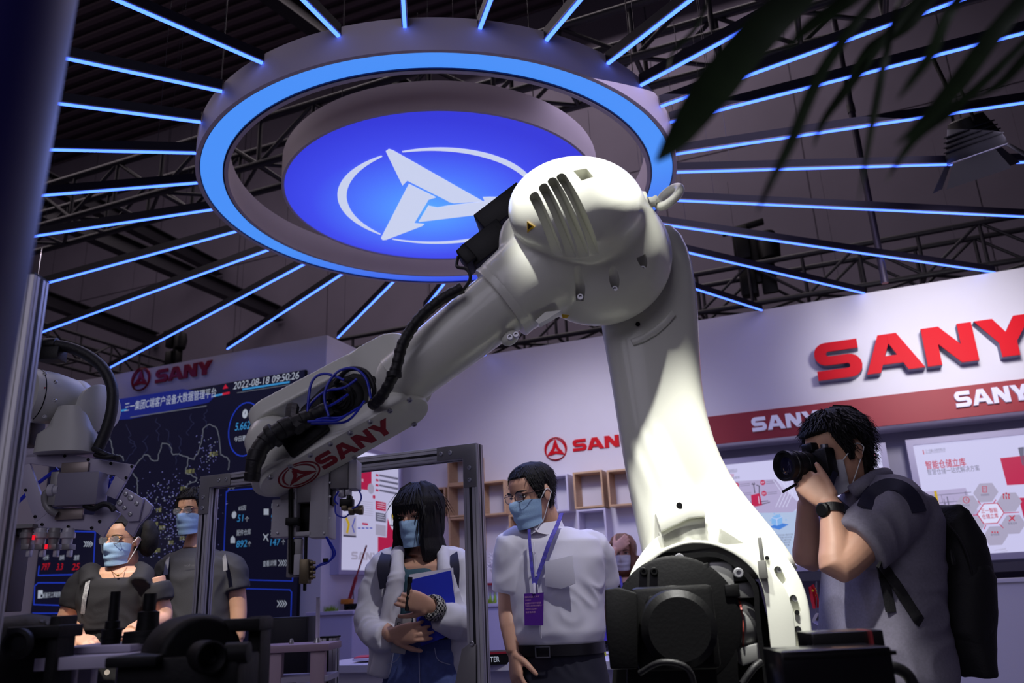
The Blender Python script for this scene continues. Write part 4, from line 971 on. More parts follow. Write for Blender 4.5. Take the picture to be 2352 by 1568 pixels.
F.poly([(863, 1150), (886, 1154), (886, 1174), (863, 1170)], M_PR); F.poly([(863, 1176), (886, 1180), (886, 1200), (863, 1196)], M_PG); F.poly([(863, 1203), (886, 1207), (886, 1232), (863, 1228)], M_PP)
for k in range(3): F.line([(866, 1155 + 5 * k), (883, 1158 + 5 * k)], 1, M_PW, lift=.005); F.line([(866, 1181 + 5 * k), (883, 1184 + 5 * k)], 1, M_PW, lift=.005)
F.oval(905, 1182, 14, 34, M_PW, lift=.003)
F.line([(903, 1154), (906, 1170), (900, 1184), (906, 1200), (904, 1214)], 7, M_PY, 'robot_print', lift=.006); F.line([(910, 1158), (912, 1178), (909, 1210)], 4, M_PY, 'robot_print', lift=.006); F.line([(895, 1206), (914, 1210)], 3, M_PD, 'robot_print', lift=.009)
F.poly([(787, 1182), (817, 1184), (817, 1234), (787, 1232)], M_PP, 'photo_print', lift=.003); F.line([(794, 1190), (800, 1204), (796, 1222)], 8, M_PY, 'robot_print', lift=.006); F.line([(814, 1190), (808, 1208), (812, 1222)], 3, M_SL, 'robot_print', lift=.006); F.line([(788, 1230), (816, 1232)], 4, M_PD, 'robot_print', lift=.006)
F.rect(832, 1200, 845, 1206, M_PR)
for k in range(4): F.rect(822 + 9 * k, 1211, 828 + 9 * k, 1214, M_SL)
for k in range(7): F.line([(822, 1150 + 5 * k), (856, 1154 + 5 * k)], .9, M_PP)
f_ = letters_mb(atx(812, 1284, PX) + V((-.026, 0, 0)), (0, 1, 0), UP, .075, .001, width=.5); build('faint_lettering', f_, M_PP, lb3, smooth=False)
F.flush()
# ================================================================ cube shelves, counters, small exhibits
M_WOOD = mat('pale_wood_veneer', (196, 160, 124), .5, var=.12, vscale=14, stretch=(1, 1, 8)); M_CUBEW = mat('white_laminate', (206, 200, 222), .5)
def cube(x0, y0, x1, y1, lab, m, Yf=7.78, th=.018):
    a = aty(x0, y0, Yf); b = aty(x1, y1, Yf); t = thing('cube_shelf', lab, 'shelf', V(((a.x + b.x) / 2, 7.9, b.z)), 'open cube shelves on the pale wall')
    X0, X1, Z0, Z1 = a.x, b.x, b.z, a.z
    for nm, p, q in (('bottom_board', (X0, Yf, Z0), (X1, 7.998, Z0 + th)), ('top_board', (X0, Yf, Z1 - th), (X1, 7.998, Z1)), ('side_board', (X0, Yf, Z0 + th), (X0 + th, 7.998, Z1 - th)), ('side_board', (X1 - th, Yf, Z0 + th), (X1, 7.998, Z1 - th))):
        build(nm, MB().bb(p, q), m, t, smooth=False, bevel=.001)
    return t
cube(1000, 1120, 1023, 1180, 'leftmost wooden cube shelf, beside the dark hair of the woman with the folder', M_WOOD)
cube(1027, 1052, 1094, 1107, 'highest wooden cube shelf, seen through the glazed frame', M_WOOD)
cube(1027, 1114, 1094, 1183, 'wooden cube shelf in the middle of the stack seen through the glazed frame', M_WOOD)
cube(1030, 1190, 1098, 1262, 'lowest wooden cube shelf beside the woman\'s hair', M_WOOD)
cube(1100, 1107, 1162, 1180, 'wooden cube shelf between the aluminium post and the man in white', M_WOOD)
cube(1168, 1183, 1232, 1252, 'wooden cube shelf low behind the man in white, an orange trinket in it', M_WOOD)
cube(1256, 1092, 1308, 1172, 'white cube shelf beside the head of the man in white', M_CUBEW)
cube(1315, 1085, 1388, 1163, 'wooden cube shelf under the red wall letters', M_WOOD)
cube(1393, 1080, 1462, 1158, 'wooden cube shelf half hidden by the robot arm', M_WOOD)
cube(1324, 1171, 1396, 1248, 'white cube shelf above the shoulder of the man in white', M_CUBEW)
p = aty(1195, 1244, 7.88)
t = thing('orange_trinket', 'small orange trinket in a cube shelf behind the man in white', 'ornament', p)
build('body', MB().lathe(p, UP, [(0, .03), (.02, .035), (.05, .02), (.075, .03), (.10, .008)], n=16), mat('orange_plastic', (230, 120, 20), .5), t)
# counters
M_CNT = mat('counter_laminate', (196, 188, 220), .5)
def counter(lab, x0, x1, y0, y1, z, m=M_CNT):
    t = thing('counter', lab, 'counter', ((x0 + x1) / 2, (y0 + y1) / 2, 0))
    build('body', MB().bb((x0 + .02, y0 + .02, 0), (x1 - .02, y1 - .002, z - .03)), m, t, smooth=False, bevel=.002)
    build('worktop', MB().bb((x0, y0, z - .03), (x1, y1, z)), m, t, smooth=False, bevel=.003); return t
cz = aty(1000, 1391, 7.3).z
counter('long pale counter along the back wall under the cube shelves', -4.38, -1.5, 7.25, 7.99, cz)
counter('short pale counter along the side wall, carrying the crane model', -4.48, -4.0, 6.15, 7.24, cz)
counter('white display counter at right, behind the backpack', .35, 3.1, 7.35, 7.98, aty(2330, 1327, 7.35).z, mat('counter_white', (214, 212, 220), .45))
dk = atd(850, 1522, 4.6)
t = thing('desk', 'white reception desk behind the woman holding the blue folder', 'desk', V((dk.x, dk.y, 0)))
build('worktop', MB().bb((dk.x - .35, dk.y - .1, dk.z - .04), (dk.x + 1.75, dk.y + .5, dk.z)), mat('desk_white', (214, 210, 226), .4), t, smooth=False, bevel=.004)
build('front_panel', MB().bb((dk.x - .30, dk.y - .04, 0), (dk.x + 1.7, dk.y + .0, dk.z - .04)), mat('desk_white', (214, 210, 226), .4), t, smooth=False)
build('groove', MB().bb((dk.x - .25, dk.y - .045, dk.z - .14), (dk.x + 1.65, dk.y - .041, dk.z - .12)), M_WALL2, t, smooth=False)
def box_thing(nm, lab, cat, px, py, d, wpx, hpx, dep, m, top=None):
    a = atd(px, py, d); k = d / F_PX * 1.05; t = thing(nm, lab, cat, a)
    build('body', MB().box(a + UP * hpx * k / 2 + FH * dep / 2, (wpx * k / 2, dep / 2, hpx * k / 2), (RH, FH, UP)), m, t, smooth=False, bevel=.002)
    return t, a, k
t, a, k = box_thing('equipment_case', 'long black case with white lettering beside the man in white', 'case', 1150, 1526, 4.2, 120, 22, .25, M_ROBD)
text_mb('MASTER', a - FH * .004 - RH * 42 * k + UP * 6 * k, RH, UP, 10 * k, width=40 * k, mb=(q := MB())); build('lettering', q, M_SW, t, smooth=False)
build('red_stripe', MB().box(a - FH * .003 + UP * 23 * k, (60 * k, .002, 2.2 * k), (RH, FH, UP)), M_RED, t, smooth=False)
t, a, k = box_thing('brochure_stack', 'stack of red and white brochures on the reception desk', 'brochures', 845, 1517, 4.62, 64, 5, .2, mat('paper_white', (220, 216, 228), .6))
build('top_cover', MB().box(a + UP * 6 * k + FH * .1, (30 * k, .09, 1.3 * k), (RH, FH, UP)), mat('brochure_red', (205, 40, 80), .5), t, smooth=False)
t, a, k = box_thing('monitor', 'small blue-lit monitor between the man in white and the robot', 'monitor', 1384, 1480, 4.4, 44, 48, .03, M_ROBD)
build('display', MB().box(a - FH * .002 + UP * 26 * k, (20 * k, .001, 19 * k), (RH, FH, UP)), glow('monitor_blue', (50, 40, 150), .9), t, smooth=False)
build('base', MB().box(a + UP * -2 * k, (14 * k, .05, 3 * k), (RH, FH, UP)), M_ROBD, t)
t, a, k = box_thing('sticky_note', 'yellow square note below the blue monitor', 'note', 1385, 1512, 4.3, 15, 13, .004, mat('note_yellow', (220, 220, 60), .6))
# little racks with bottles beside the post
t = thing('display_rack', 'clear acrylic display rack with bottles, red top edge, between the post and the man', 'rack', V((aty(1130, 1390, 7.4).x, 7.4, cz)))
a = aty(1112, 1389, 7.35); a.z = cz; b = aty(1152, 1342, 7.35)
build('back_panel', MB().bb((a.x, 7.45, a.z), (b.x, 7.46, b.z)), M_CUBEW, t, smooth=False); build('top_edge', MB().bb((a.x, 7.34, b.z), (b.x, 7.46, b.z + .02)), M_RED, t, smooth=False)
for i in range(7):
    x = a.x + .02 + i * (b.x - a.x - .04) / 6; c_ = (150, 200, 60) if i % 2 else (200, 210, 225)
    build('bottle', MB().lathe((x, 7.40, a.z), UP, [(0, .009), (.06, .009), (.075, .004), (.10, .004)], n=12), mat('bottle_%d' % (i % 2), c_, .3), t)
# mobile crane model
CRY = 6.85; c0 = aty(806, 1390, CRY); c0.z = cz
t = thing('crane_model', 'red and yellow model mobile crane with its boom raised on the counter', 'model', c0)
XC = V((1, 0, 0)); M_CY = mat('model_yellow', (200, 120, 25), .5); M_CR = mat('model_red', (150, 20, 35), .5)
build('chassis', MB().bb((c0.x - .06, CRY - .03, c0.z + .028), (c0.x + .20, CRY + .04, c0.z + .055)), M_ROBD, t, bevel=.003)
build('turntable', MB().bb((c0.x - .09, CRY - .04, c0.z + .055), (c0.x + .0, CRY + .05, c0.z + .10)), M_CY, t, bevel=.005)
build('cab', MB().bb((c0.x + .12, CRY - .03, c0.z + .055), (c0.x + .19, CRY + .04, c0.z + .085)), M_CY, t, bevel=.005)
for i in range(5): build('wheel', MB().cyl((c0.x - .04 + .05 * i, CRY - .035, c0.z + .016), (c0.x - .04 + .05 * i, CRY + .045, c0.z + .016), .016, n=14), M_ROBD, t)
b0 = aty(802, 1378, CRY); b1 = aty(818, 1325, CRY); b2 = aty(842, 1252, CRY)
rod('boom', b0, b1, .012, M_CR, t, square=True); rod('boom_tip', b1, b2, .006, M_CR, t, square=True); rod('ram', aty(812, 1376, CRY), aty(811, 1345, CRY), .004, M_ROBD, t)
for k_, (x, nm) in enumerate(((760, 'green artificial grass tuft left of the crane model'), (1122, 'green grass tuft in front of the display rack'))):
    c_ = atx(x, 1391, -4.25) if x < 900 else aty(x, 1391, 7.29); c_.z = cz; mb = MB(); r_ = random.Random(k_)
    for i in range(160):
        a = r_.random() * 6.28; q = r_.random() * .05; p = c_ + V((math.cos(a) * q * 1.5, math.sin(a) * q, 0)); h = .05 * r_.uniform(.5, 1.2)
        tip = p + V((r_.uniform(-.02, .02), r_.uniform(-.02, .02), h)); mb.add([p + V((-.002, 0, 0)), p + V((.002, 0, 0)), tip, p + V((0, .002, 0))], [(0, 1, 2), (1, 3, 2), (3, 0, 2)])
    tag(build('grass_tuft', mb, mat('artificial_grass', (130, 160, 40), .6), None, smooth=False), nm, 'plant', kind='stuff')
# white flowers in a vase
base = aty(1143, 1391, 7.72); base.z = cz
t = thing('flower_vase', 'bunch of white artificial flowers beside the man in white', 'flowers', base)
c_ = aty(1143, 1292, 7.72); M_PET = mat('white_petals', (214, 212, 226), .5)
build('vase', MB().lathe(base, UP, [(0, .03), (.03, .045), (.10, .035), (.16, .02), (.2, .026)], n=24), M_CUBEW, t)
r_ = random.Random(2)
for i in range(11):
    p = c_ + V((r_.uniform(-.09, .09), r_.uniform(-.05, .05), r_.uniform(-.11, .13)))
    rod('stem', base + UP * .18, p, .0025, mat('dark_stem', (60, 62, 60), .6), t, n=5)
    fl = MB()
    for k in range(6):
        a = k * PI / 3; d = V((math.cos(a), -.5 + .3 * math.sin(k), math.sin(a))).normalized(); s_ = V((-d.z, 0, d.x)).normalized()
        fl.add([p, p + d * .022 + s_ * .013, p + d * .045, p + d * .022 - s_ * .013, p + d * .022 + V((0, -.012, 0))], [(0, 1, 4), (1, 2, 4), (2, 3, 4), (3, 0, 4), (0, 3, 2, 1)])
    build('flower', fl, M_PET, t, smooth=False)
# national flag on a stick and pale cylinder right of the robot
pf = atd(1895, 1505, 3.6); cab = thing('cabinet', 'low purple-grey cabinet behind the robot base, carrying the little flag', 'cabinet', V((atd(1885, 1500, 4.0).x, atd(1885, 1500, 4.0).y, 0)))
cc0 = atd(1885, 1500, 4.0); build('body', MB().box(V((cc0.x, cc0.y, (pf.z - .03) / 2)), (.28, .50, (pf.z - .03) / 2), (RH, FH, UP)), M_CNT, cab, smooth=False, bevel=.003); build('worktop', MB().box(V((cc0.x, cc0.y, pf.z - .015)), (.30, .52, .015), (RH, FH, UP)), M_CNT, cab, smooth=False, bevel=.003)
fp = atd(1876, 1340, 4.2); fb = atd(1874, 1480, 4.2); fb.z = pf.z
t = thing('table_flag', 'small red table flag with yellow stars right of the robot base', 'flag', fb)
rod('stick', fb, fp + UP * .01, .003, M_ALU, t)
k = 4.2 / F_PX * 1.05
fm = MB(); W_, H_ = 10, 6; fv = []
fo = [(1857, 1349), (1868, 1341), (1888, 1393), (1868, 1398)]
P4 = [atd(x, y, 4.2) for x, y in fo]; vs = []
for j in range(H_ + 1):
    for i in range(W_ + 1):
        a = P4[0].lerp(P4[1], i / W_); b = P4[3].lerp(P4[2], i / W_); p = a.lerp(b, j / H_) + FH * (.008 * math.sin(i * 1.1 + j * .5)); vs.append(p)
fs = [(j * (W_ + 1) + i, j * (W_ + 1) + i + 1, (j + 1) * (W_ + 1) + i + 1, (j + 1) * (W_ + 1) + i) for j in range(H_) for i in range(W_)]
n_ = len(vs); vs2 = vs + [p + FH * .002 for p in vs]; fm.add(vs2, fs + [tuple(q + n_ for q in f_)[::-1] for f_ in fs]); build('cloth', fm, mat('flag_red', (200, 26, 34), .7), t)
for (x, y, r) in ((1865, 1356, 3.4), (1871, 1351, 1.3), (1873, 1356, 1.3), (1874, 1362, 1.3), (1872, 1367, 1.3)):
    c_ = atd(x, y, 4.2) - FH * .013; pts = []
    for q in range(10): a = PI / 2 + q * PI / 5; rr = r * k * (1 if q % 2 == 0 else .4); pts.append(c_ + RH * math.cos(a) * rr + UP * math.sin(a) * rr)
    build('star', MB().prism(pts, FH * .002), mat('flag_yellow', (240, 200, 30), .6), t, smooth=False)
t = thing('pipe_fitting', 'grey pipe elbow standing right of the robot base', 'pipe', pf)
build('elbow', MB().tube([V((atd(1905, 1500, 3.6).x, atd(1905, 1500, 3.6).y, pf.z)), atd(1903, 1460, 3.6), atd(1893, 1432, 3.6), atd(1872, 1418, 3.6)], .022, sub=6, n=20), M_ALU, t)
build('collar', MB().lathe(atd(1904, 1478, 3.6), UP, [(-.008, .028), (.008, .028)], n=24), M_ALU, t)
# ================================================================ people
M_SKIN = mat('skin', (206, 158, 132), .5, var=.06, vscale=18, bump=.03, bscale=220, subsurf=.08)
M_HAIR = mat('black_hair', (17, 15, 17), .62, spec=.25, var=.5, vscale=40, stretch=(8, 8, .8), bump=.35, bscale=60)
M_MASKB = mat('mask_blue_fabric', (158, 192, 226), .75, bump=.1, bscale=200)
M_MASKW = mat('mask_white_fabric', (205, 205, 212), .75, bump=.1, bscale=200)
M_LOOP = mat('mask_loop', (225, 225, 228), .7); M_EYE = mat('eye_white', (205, 198, 192), .3); M_IRIS = mat('eye_dark', (28, 20, 18), .25); M_LIP = mat('lips', (168, 96, 88), .5)
HT = [(-.02, .012, .055, .030), (.0, .026, .078, .022), (.06, .042, .090, -.008), (.15, .053, .093, -.035), (.25, .060, .092, -.055), (.38, .066, .090, -.072), (.50, .070, .087, -.086), (.60, .073, .093, -.096), (.72, .0745, .090, -.101), (.83, .069, .077, -.096), (.91, .056, .057, -.082), (.96, .041, .037, -.062), (.99, .020, .014, -.036), (1.0, .002, -.008, -.014)]
def hprof(z):
    z = max(-.02, min(1, z))
    for i in range(len(HT) - 1):
        if z <= HT[i + 1][0]:
            a, b = HT[i], HT[i + 1]; t = (z - a[0]) / (b[0] - a[0]); t = t * t * (3 - 2 * t) if i < 1 else t
            return tuple(a[j] + (b[j] - a[j]) * t for j in (1, 2, 3))
    return HT[-1][1:]
class Head:
    def __init__(s, centre, fwd, pitch=0, roll=0, H=.225):
        f_ = V((fwd.x, fwd.y, 0)).normalized(); r = f_.cross(UP)
        q = Quaternion(r, math.radians(pitch)); f2 = q @ f_; u2 = q @ UP
        q = Quaternion(f2, math.radians(roll)); s.r = q @ r; s.u = q @ u2; s.f = f2; s.H = H; s.k = H / .225
        s.o = centre - s.u * H * .5
    def P(s, x, y, z): return s.o + (s.r * x + s.f * y) * s.k + s.u * (z * s.H)     # z: fraction of head height
    def surf(s, phi, z, off=0.0, zmin=-.02):
        w_, f_, b_ = hprof(max(z, zmin)); y0 = -.008; c, n = math.cos(phi), math.sin(phi)
        y = y0 + ((f_ - y0) + off) * c if c > 0 else y0 + ((y0 - b_) + off) * c
        return s.P((w_ + off) * n, y, z + (off / .225 if z > .9 else 0) * ((z - .9) / .1 if z > .9 else 0))
    def skull(s, mb):
        zs = [-.02, .0, .03, .06, .1, .15, .2, .25, .3, .38, .44, .5, .55, .6, .66, .72, .78, .83, .87, .91, .94, .96, .98, .99, 1.0]
        mb.loft([[s.surf(2 * PI * i / 32, z) for i in range(32)] for z in zs])
        mb.tube([s.P(0, .088, .53), s.P(0, .098, .46), s.P(0, .108, .395), s.P(0, .098, .365)], [.007 * s.k, .0085 * s.k, .012 * s.k, .008 * s.k], n=12, sub=3)
        for sx in (-1, 1):
            mb.ell(s.P(sx * .011, .095, .385), (.0085 * s.k,) * 3, None, 10, 6)
            mb.ell(s.P(sx * .076, -.006, .46), (.006 * s.k, .017 * s.k, .031 * s.k), (s.r, (s.f + s.u * .2).normalized(), (s.u - s.f * .2).normalized()), 16, 10)
            mb.ell(s.P(sx * .031, .079, .555), (.022 * s.k, .012 * s.k, .007 * s.k), (s.r, s.f, s.u), 12, 8)
        mb.ell(s.P(0, .090, .235), (.022 * s.k, .009 * s.k, .008 * s.k), (s.r, s.f, s.u), 12, 8)
        return mb
    def sockets(s, me, o0):
        for v in me.vertices:
            p = v.co + o0
            for sx in (-1, 1):
                c = s.P(sx * .032, .088, .495); d = p - c; a = d.dot(s.r) / (.020 * s.k); b = d.dot(s.u) / (.012 * s.k); e = a * a + b * b
                if e < 6 and d.dot(s.f) > -.03: v.co -= s.f * (.007 * s.k * math.exp(-e))
    def eyes(s, par, closed=.5, brows=True):
        for sx in (-1, 1):
            c = s.P(sx * .032, .0775, .495)
            build('eye', MB().ell(c, (.0145 * s.k, .006 * s.k, .0055 * s.k * closed * 1.6), (s.r, s.f, s.u), 16, 10), M_EYE, par)
            build('iris', MB().ell(c + s.f * .0035 * s.k, (.0055 * s.k, .0035 * s.k, .0052 * s.k * min(1, closed * 1.5)), (s.r, s.f, s.u), 12, 8), M_IRIS, par)
            build('eyelid', MB().tube([s.P(sx * .015, .080, .490), s.P(sx * .024, .0855, .508), s.P(sx * .036, .0845, .510), s.P(sx * .049, .072, .496)], [.0012, .0017, .0018, .001], n=6, sub=4), M_IRIS, par)
            if brows: build('eyebrow', MB().tube([s.P(sx * .013, .093, .565), s.P(sx * .028, .0935, .588), s.P(sx * .044, .083, .588), s.P(sx * .055, .070, .572)], [.0022, .0034, .003, .001], n=6, sub=4), M_HAIR, par)
    def mask(s, par, m=M_MASKB, top=.445, bot=-.03, ang=70, loops=True, beak=.010, label=None):
        nu, nv = 26, 16; outer = []; inner = []; A = math.radians(ang)
        for j in range(nv + 1):
            t = j / nv; z = bot + (top - bot) * t
            for i in range(nu + 1):
                q = (i / nu * 2 - 1); phi = q * A; 
                zz = z - (.035 * (1 - abs(q)) * 0) + (t - .5) * -.10 * abs(q) ** 3
                puff = beak * (1 - q * q) * (.55 + .45 * math.sin(PI * min(1, t * 1.15))) + .0045 + .0022 * math.sin(t * PI * 7) * (1 - abs(q))
                nose_ = .025 * math.exp(-(q / .24) ** 2) * math.exp(-((t - .82) / .22) ** 2)
                zc = max(zz, .02); w_, f_, b_ = hprof(zc); wch = max(w_, .046)
                y0 = -.008; fr = max(f_, .088)
                off = puff + nose_
                x = (wch + .0075 + puff * .3) * math.sin(phi); y = y0 + (fr - y0 + off) * math.cos(phi)
                outer.append(s.P(x, y, zz)); inner.append(s.P(x * .985, y - .0022, zz))
        n = (nu + 1) * (nv + 1); fs = []
        for j in range(nv):
            for i in range(nu):
                a = j * (nu + 1) + i; q = (a, a + 1, a + nu + 2, a + nu + 1); fs.append(q); fs.append(tuple(n + x for x in q)[::-1])
        edge = [i for i in range(nu + 1)] + [(nu + 1) * j + nu for j in range(1, nv + 1)] + [(nu + 1) * nv + i for i in range(nu - 1, -1, -1)] + [(nu + 1) * j for j in range(nv - 1, 0, -1)]
        for a, b in zip(edge, edge[1:] + edge[:1]): fs.append((a, b, n + b, n + a))
        o = build('face_mask', MB().add(outer + inner, fs), m, par, label=label)
        if loops:
            for c in (0, nu):
                sx = -1 if c == 0 else 1; tp = outer[nv * (nu + 1) + c]; bt = outer[c]
                build('ear_loop', MB().tube([tp, (tp + s.P(sx * .083, .01, .52)) / 2 + s.r * sx * .002, s.P(sx * .084, .0, .535), s.P(sx * .083, -.020, .48), s.P(sx * .080, -.014, .41), (bt + s.P(sx * .080, 0, .36)) / 2 + s.r * sx * .004, bt], .0016 * s.k, n=6, sub=4), M_LOOP, o)
        return o
    def glasses(s, par, m, lens=.021, z=.50, round_=False):
        g = None; rim = MB()
        for sx in (-1, 1):
            c = s.P(sx * .031, .097, z); pts = []
            for i in range(24):
                a = 2 * PI * i / 24; ca, sa = math.cos(a), math.sin(a); p_ = 2 if round_ else 3.2
                ca = math.copysign(abs(ca) ** (2 / p_), ca); sa = math.copysign(abs(sa) ** (2 / p_), sa)
                pts.append(c + s.r * ca * lens * 1.15 * s.k + s.u * sa * lens * .82 * s.k - s.f * (.004 * abs(ca)))
            pts.append(pts[0]); rim.tube(pts, .0013 * s.k, n=6)
            rim.tube([c + s.r * sx * lens * 1.15 * s.k + s.u * .006, s.P(sx * .072, .075, z + .035), s.P(sx * .079, .0, z + .03), s.P(sx * .079, -.02, z - .03)], .0013 * s.k, n=6, sub=3)
        rim.tube([s.P(-.009, .098, z + .02), s.P(0, .102, z + .035), s.P(.009, .098, z + .02)], .0013 * s.k, n=6, sub=3)
        g = build('glasses', rim, m, par)
        ml = mat('spectacle_lens', (220, 225, 240), .05, alpha=.12, spec=.8)
        for sx in (-1, 1):
            c = s.P(sx * .031, .096, z); build('lens', MB().loft([ring(c, s.r, s.u, lens * 1.1 * s.k, lens * .78 * s.k, 24, p=3), ring(c + s.f * .001, s.r, s.u, lens * 1.1 * s.k, lens * .78 * s.k, 24, p=3)]), ml, g)
        return g
    def hair(s, par, low, thick=.012, m=M_HAIR, nu=96, nz=30, rough=.003, flare=None, name='hair', top=1.0, seed=0, label=None):
        """low(phi) -> lowest z fraction of hair; flare(phi,z) extra outward distance"""
        out = []; inn = []
        for j in range(nz + 1):
            for i in range(nu):
                phi = 2 * PI * i / nu; ph = phi if phi <= PI else phi - 2 * PI; lo = low(ph); t = j / nz; z = top + (lo - top) * t ** .9
                e = min(1, (1 - t) * 6)
                th = (thick * (e * .75 + .25) + (flare(ph, z) if flare else 0) + rough * (noise.noise(V((math.cos(phi) * 14, math.sin(phi) * 14, z * 2.5 + seed))) + .6 * noise.noise(V((math.cos(phi) * 40, math.sin(phi) * 40, z * 3 + seed)))))
                out.append(s.surf(phi, z, th, .12)); inn.append(s.surf(phi, z, -.004 + (flare(ph, z) * .5 if flare else 0), .12))
        n = len(out); fs = []
        for j in range(nz):
            for i in range(nu):
                k = (i + 1) % nu; q = (j * nu + i, j * nu + k, (j + 1) * nu + k, (j + 1) * nu + i); fs.append(q); fs.append(tuple(n + x for x in q)[::-1])
        for i in range(nu): k = (i + 1) % nu; fs.append((nz * nu + i, nz * nu + k, n + nz * nu + k, n + nz * nu + i))
        fs.append(tuple(range(nu)))
        return build(name, MB().add(out + inn, fs), m, par, angle=60, label=label)
    def tufts(s, par, low, count, length, seed=1, lift=.4, m=M_HAIR, sweep=None, wd=.0045, name='hair_tufts', base=.010):
        r_ = random.Random(seed); mb = MB()
        for _ in range(count):
            ph = r_.uniform(-PI, PI); lo = low(ph); lo += min(.22, length * 3.4); z = 1 - (1 - lo) * r_.random() ** .7
            p = s.surf(ph, z, base, .12); q = s.surf(ph, z, base + .03, .12); nrm = (q - p).normalized()
            dn = (s.surf(ph, z - .06, base, .12) - p).normalized()
            sd = nrm.cross(dn).normalized()
            L_ = length * r_.uniform(.5, 1.25); d = (dn * (1 - lift) + nrm * lift * r_.uniform(.4, 1.4) + sd * r_.uniform(-.5, .5)).normalized()
            if sweep: d = (d + sweep).normalized()
            w_ = wd * r_.uniform(.6, 1.3); mid = p + d * L_ * .55 + nrm * L_ * .10; tip = p + d * L_ + dn * L_ * .22
            mb.add([p - sd * w_, p + sd * w_, mid + sd * w_ * .7, mid - sd * w_ * .7, tip, p - nrm * w_, mid - nrm * w_ * .5], [(0, 1, 2, 3), (3, 2, 4), (1, 5, 6, 2), (5, 0, 3, 6), (2, 6, 4), (6, 3, 4)])
        return build(name, mb, m, par, angle=60, stuff=True)
def hand(mb, w_, d, n, side, curl=(.5, .5, .5, .5), thumb=.5, k=1.0, spread=.05, tcurl=.4, ta=None):
    """w_: wrist; d: towards fingers; n: palm normal (out of the palm); side +1: thumb on +x where x = d cross n"""
    d = V(d).normalized(); n = (V(n) - d * V(n).dot(d)).normalized(); x = d.cross(n) * side
    pl = .088 * k
    mb.loft([ring(w_ - d * .02 * k, x, n, .026 * k, .019 * k, 20), ring(w_ + d * .005 * k, x, n, .028 * k, .018 * k, 20, p=2.3), ring(w_ + d * .04 * k, x, n, .037 * k, .016 * k, 20, p=2.6), ring(w_ + d * .075 * k, x, n, .040 * k, .014 * k, 20, p=2.8), ring(w_ + d * .092 * k, x, n, .038 * k, .011 * k, 20, p=2.6)])
    L_ = (.070, .078, .073, .058)
    for i in range(4):
        b = w_ + d * (pl - (.003, 0, .003, .010)[i] * k) + x * ((.028, .0095, -.0095, -.028)[i] * k)
        ang = 0; p = b - d * .018 * k; pts = [p, b]; dd = d; sp = x * ((1.2, .4, -.4, -1.3)[i] * spread)
        c = curl[i]; rr = [.0085 * k, .0088 * k]
        for f_, a in ((.42, c * 1.1), (.32, c * 1.35), (.26, c * .9)):
            ang += a; dd = (d * math.cos(ang) + n * math.sin(ang) + sp).normalized(); p = pts[-1] + dd * L_[i] * k * f_; pts.append(p); rr.append((.0086, .0078, .0062)[len(rr) - 2] * k)
        mb.tube(pts, rr, n=12, sub=3); mb.ell(pts[-1], (.0066 * k,) * 3, None, 12, 8)
    b = w_ + d * .022 * k + x * .026 * k; ta = ta or .9 * (1 - thumb * .4)
    td = (d * math.cos(ta) + x * math.sin(ta) + n * thumb * .7).normalized(); p1 = b + td * .038 * k
    td2 = (td + d * .35 + n * tcurl * .5).normalized(); p2 = p1 + td2 * .032 * k; td3 = (td2 + d * .2 + n * tcurl * .5 - x * .2 * tcurl).normalized(); p3 = p2 + td3 * .026 * k
    mb.tube([b - td * .01 * k, b, p1, p2, p3], [.014 * k, .0155 * k, .0115 * k, .0098 * k, .0075 * k], n=12, sub=3); mb.ell(p3, (.0078 * k,) * 3, None, 12, 8)
def limb(mb, pts, rs, n=20, sub=4): return mb.tube(pts, rs, n=n, sub=sub)
def torso_rings(mb, rows, rt, fw, n=40):
    mb.loft([ring(c, rt, fw, a, b, n, p=p) for c, a, b, p in rows])
def wrinkle(o, amp, scl, seed=0, dirv=None):
    me = o.data
    nn = [v.normal.copy() for v in me.vertices]
    for v, q in zip(me.vertices, nn):
        c = v.co * scl + V((seed, seed * 2, 0)); a = noise.noise(c + V((noise.noise(c * .7) * 1.5,) * 3))
        a = (1 - abs(a) * 2.2) ; v.co += q * (amp * a)
    me.update()
def cloth(name, mb, m, par, voxel=.007, relax=4, folds=(.004, 9), label=None, seed=0):
    o = build(name, mb, m, par, voxel=voxel, relax=relax, label=label)
    if folds: wrinkle(o, folds[0], folds[1], seed); 
    return o
def shoes_legs(par, hipc, rt, fw, m_tr, hw, z_top, sh=None, spread=.10, top_r=.10):
    mb = MB()
    mb.loft([ring(V((hipc.x, hipc.y, z)), rt, fw, hw * a, .115 * b, 36, p=2.4) for z, a, b in ((z_top, .93, .95), (z_top - .06, .98, 1), (z_top - .16, 1.05, 1.08), (z_top - .24, 1.0, 1.05))])
    for s_ in (-1, 1):
        x = V((hipc.x, hipc.y, 0)) + rt * spread * s_
        mb.tube([x + UP * (z_top - .14), x + UP * (z_top - .35), x + UP * .48 + fw * .01, x + UP * .25, x + UP * .06], [top_r * .95, top_r * .92, .072, .062, .060], n=28, sub=3)
    o = cloth('trousers', mb, m_tr, par, voxel=.009, relax=3, folds=(.004, 7))
    for s_ in (-1, 1):
        x = V((hipc.x, hipc.y, 0)) + rt * (spread + .005) * s_
        sm = MB().loft([ring(x + fw * y + UP * .04, rt, UP, a, .038, 20, p=2.6) for y, a in ((-.09, .02), (-.08, .035), (0, .042), (.10, .046), (.15, .038), (.17, .015))])
        build('shoe', sm, sh or M_ROBD, par)
    return o
def dirn(al, back=0): a = math.radians(al); return (-RH * math.sin(a) - FH * math.cos(a)).normalized()      # al degrees turned to image left
def frame(al): f_ = dirn(al); return f_.cross(UP), f_
def row(px, py, d, a, b, p=2.3): return (atd(px, py, d), a, b, p)
def person(label, px, py, d, group=None):
    c = atd(px, py, d); return thing('person', label, 'person', V((c.x, c.y, 0)))
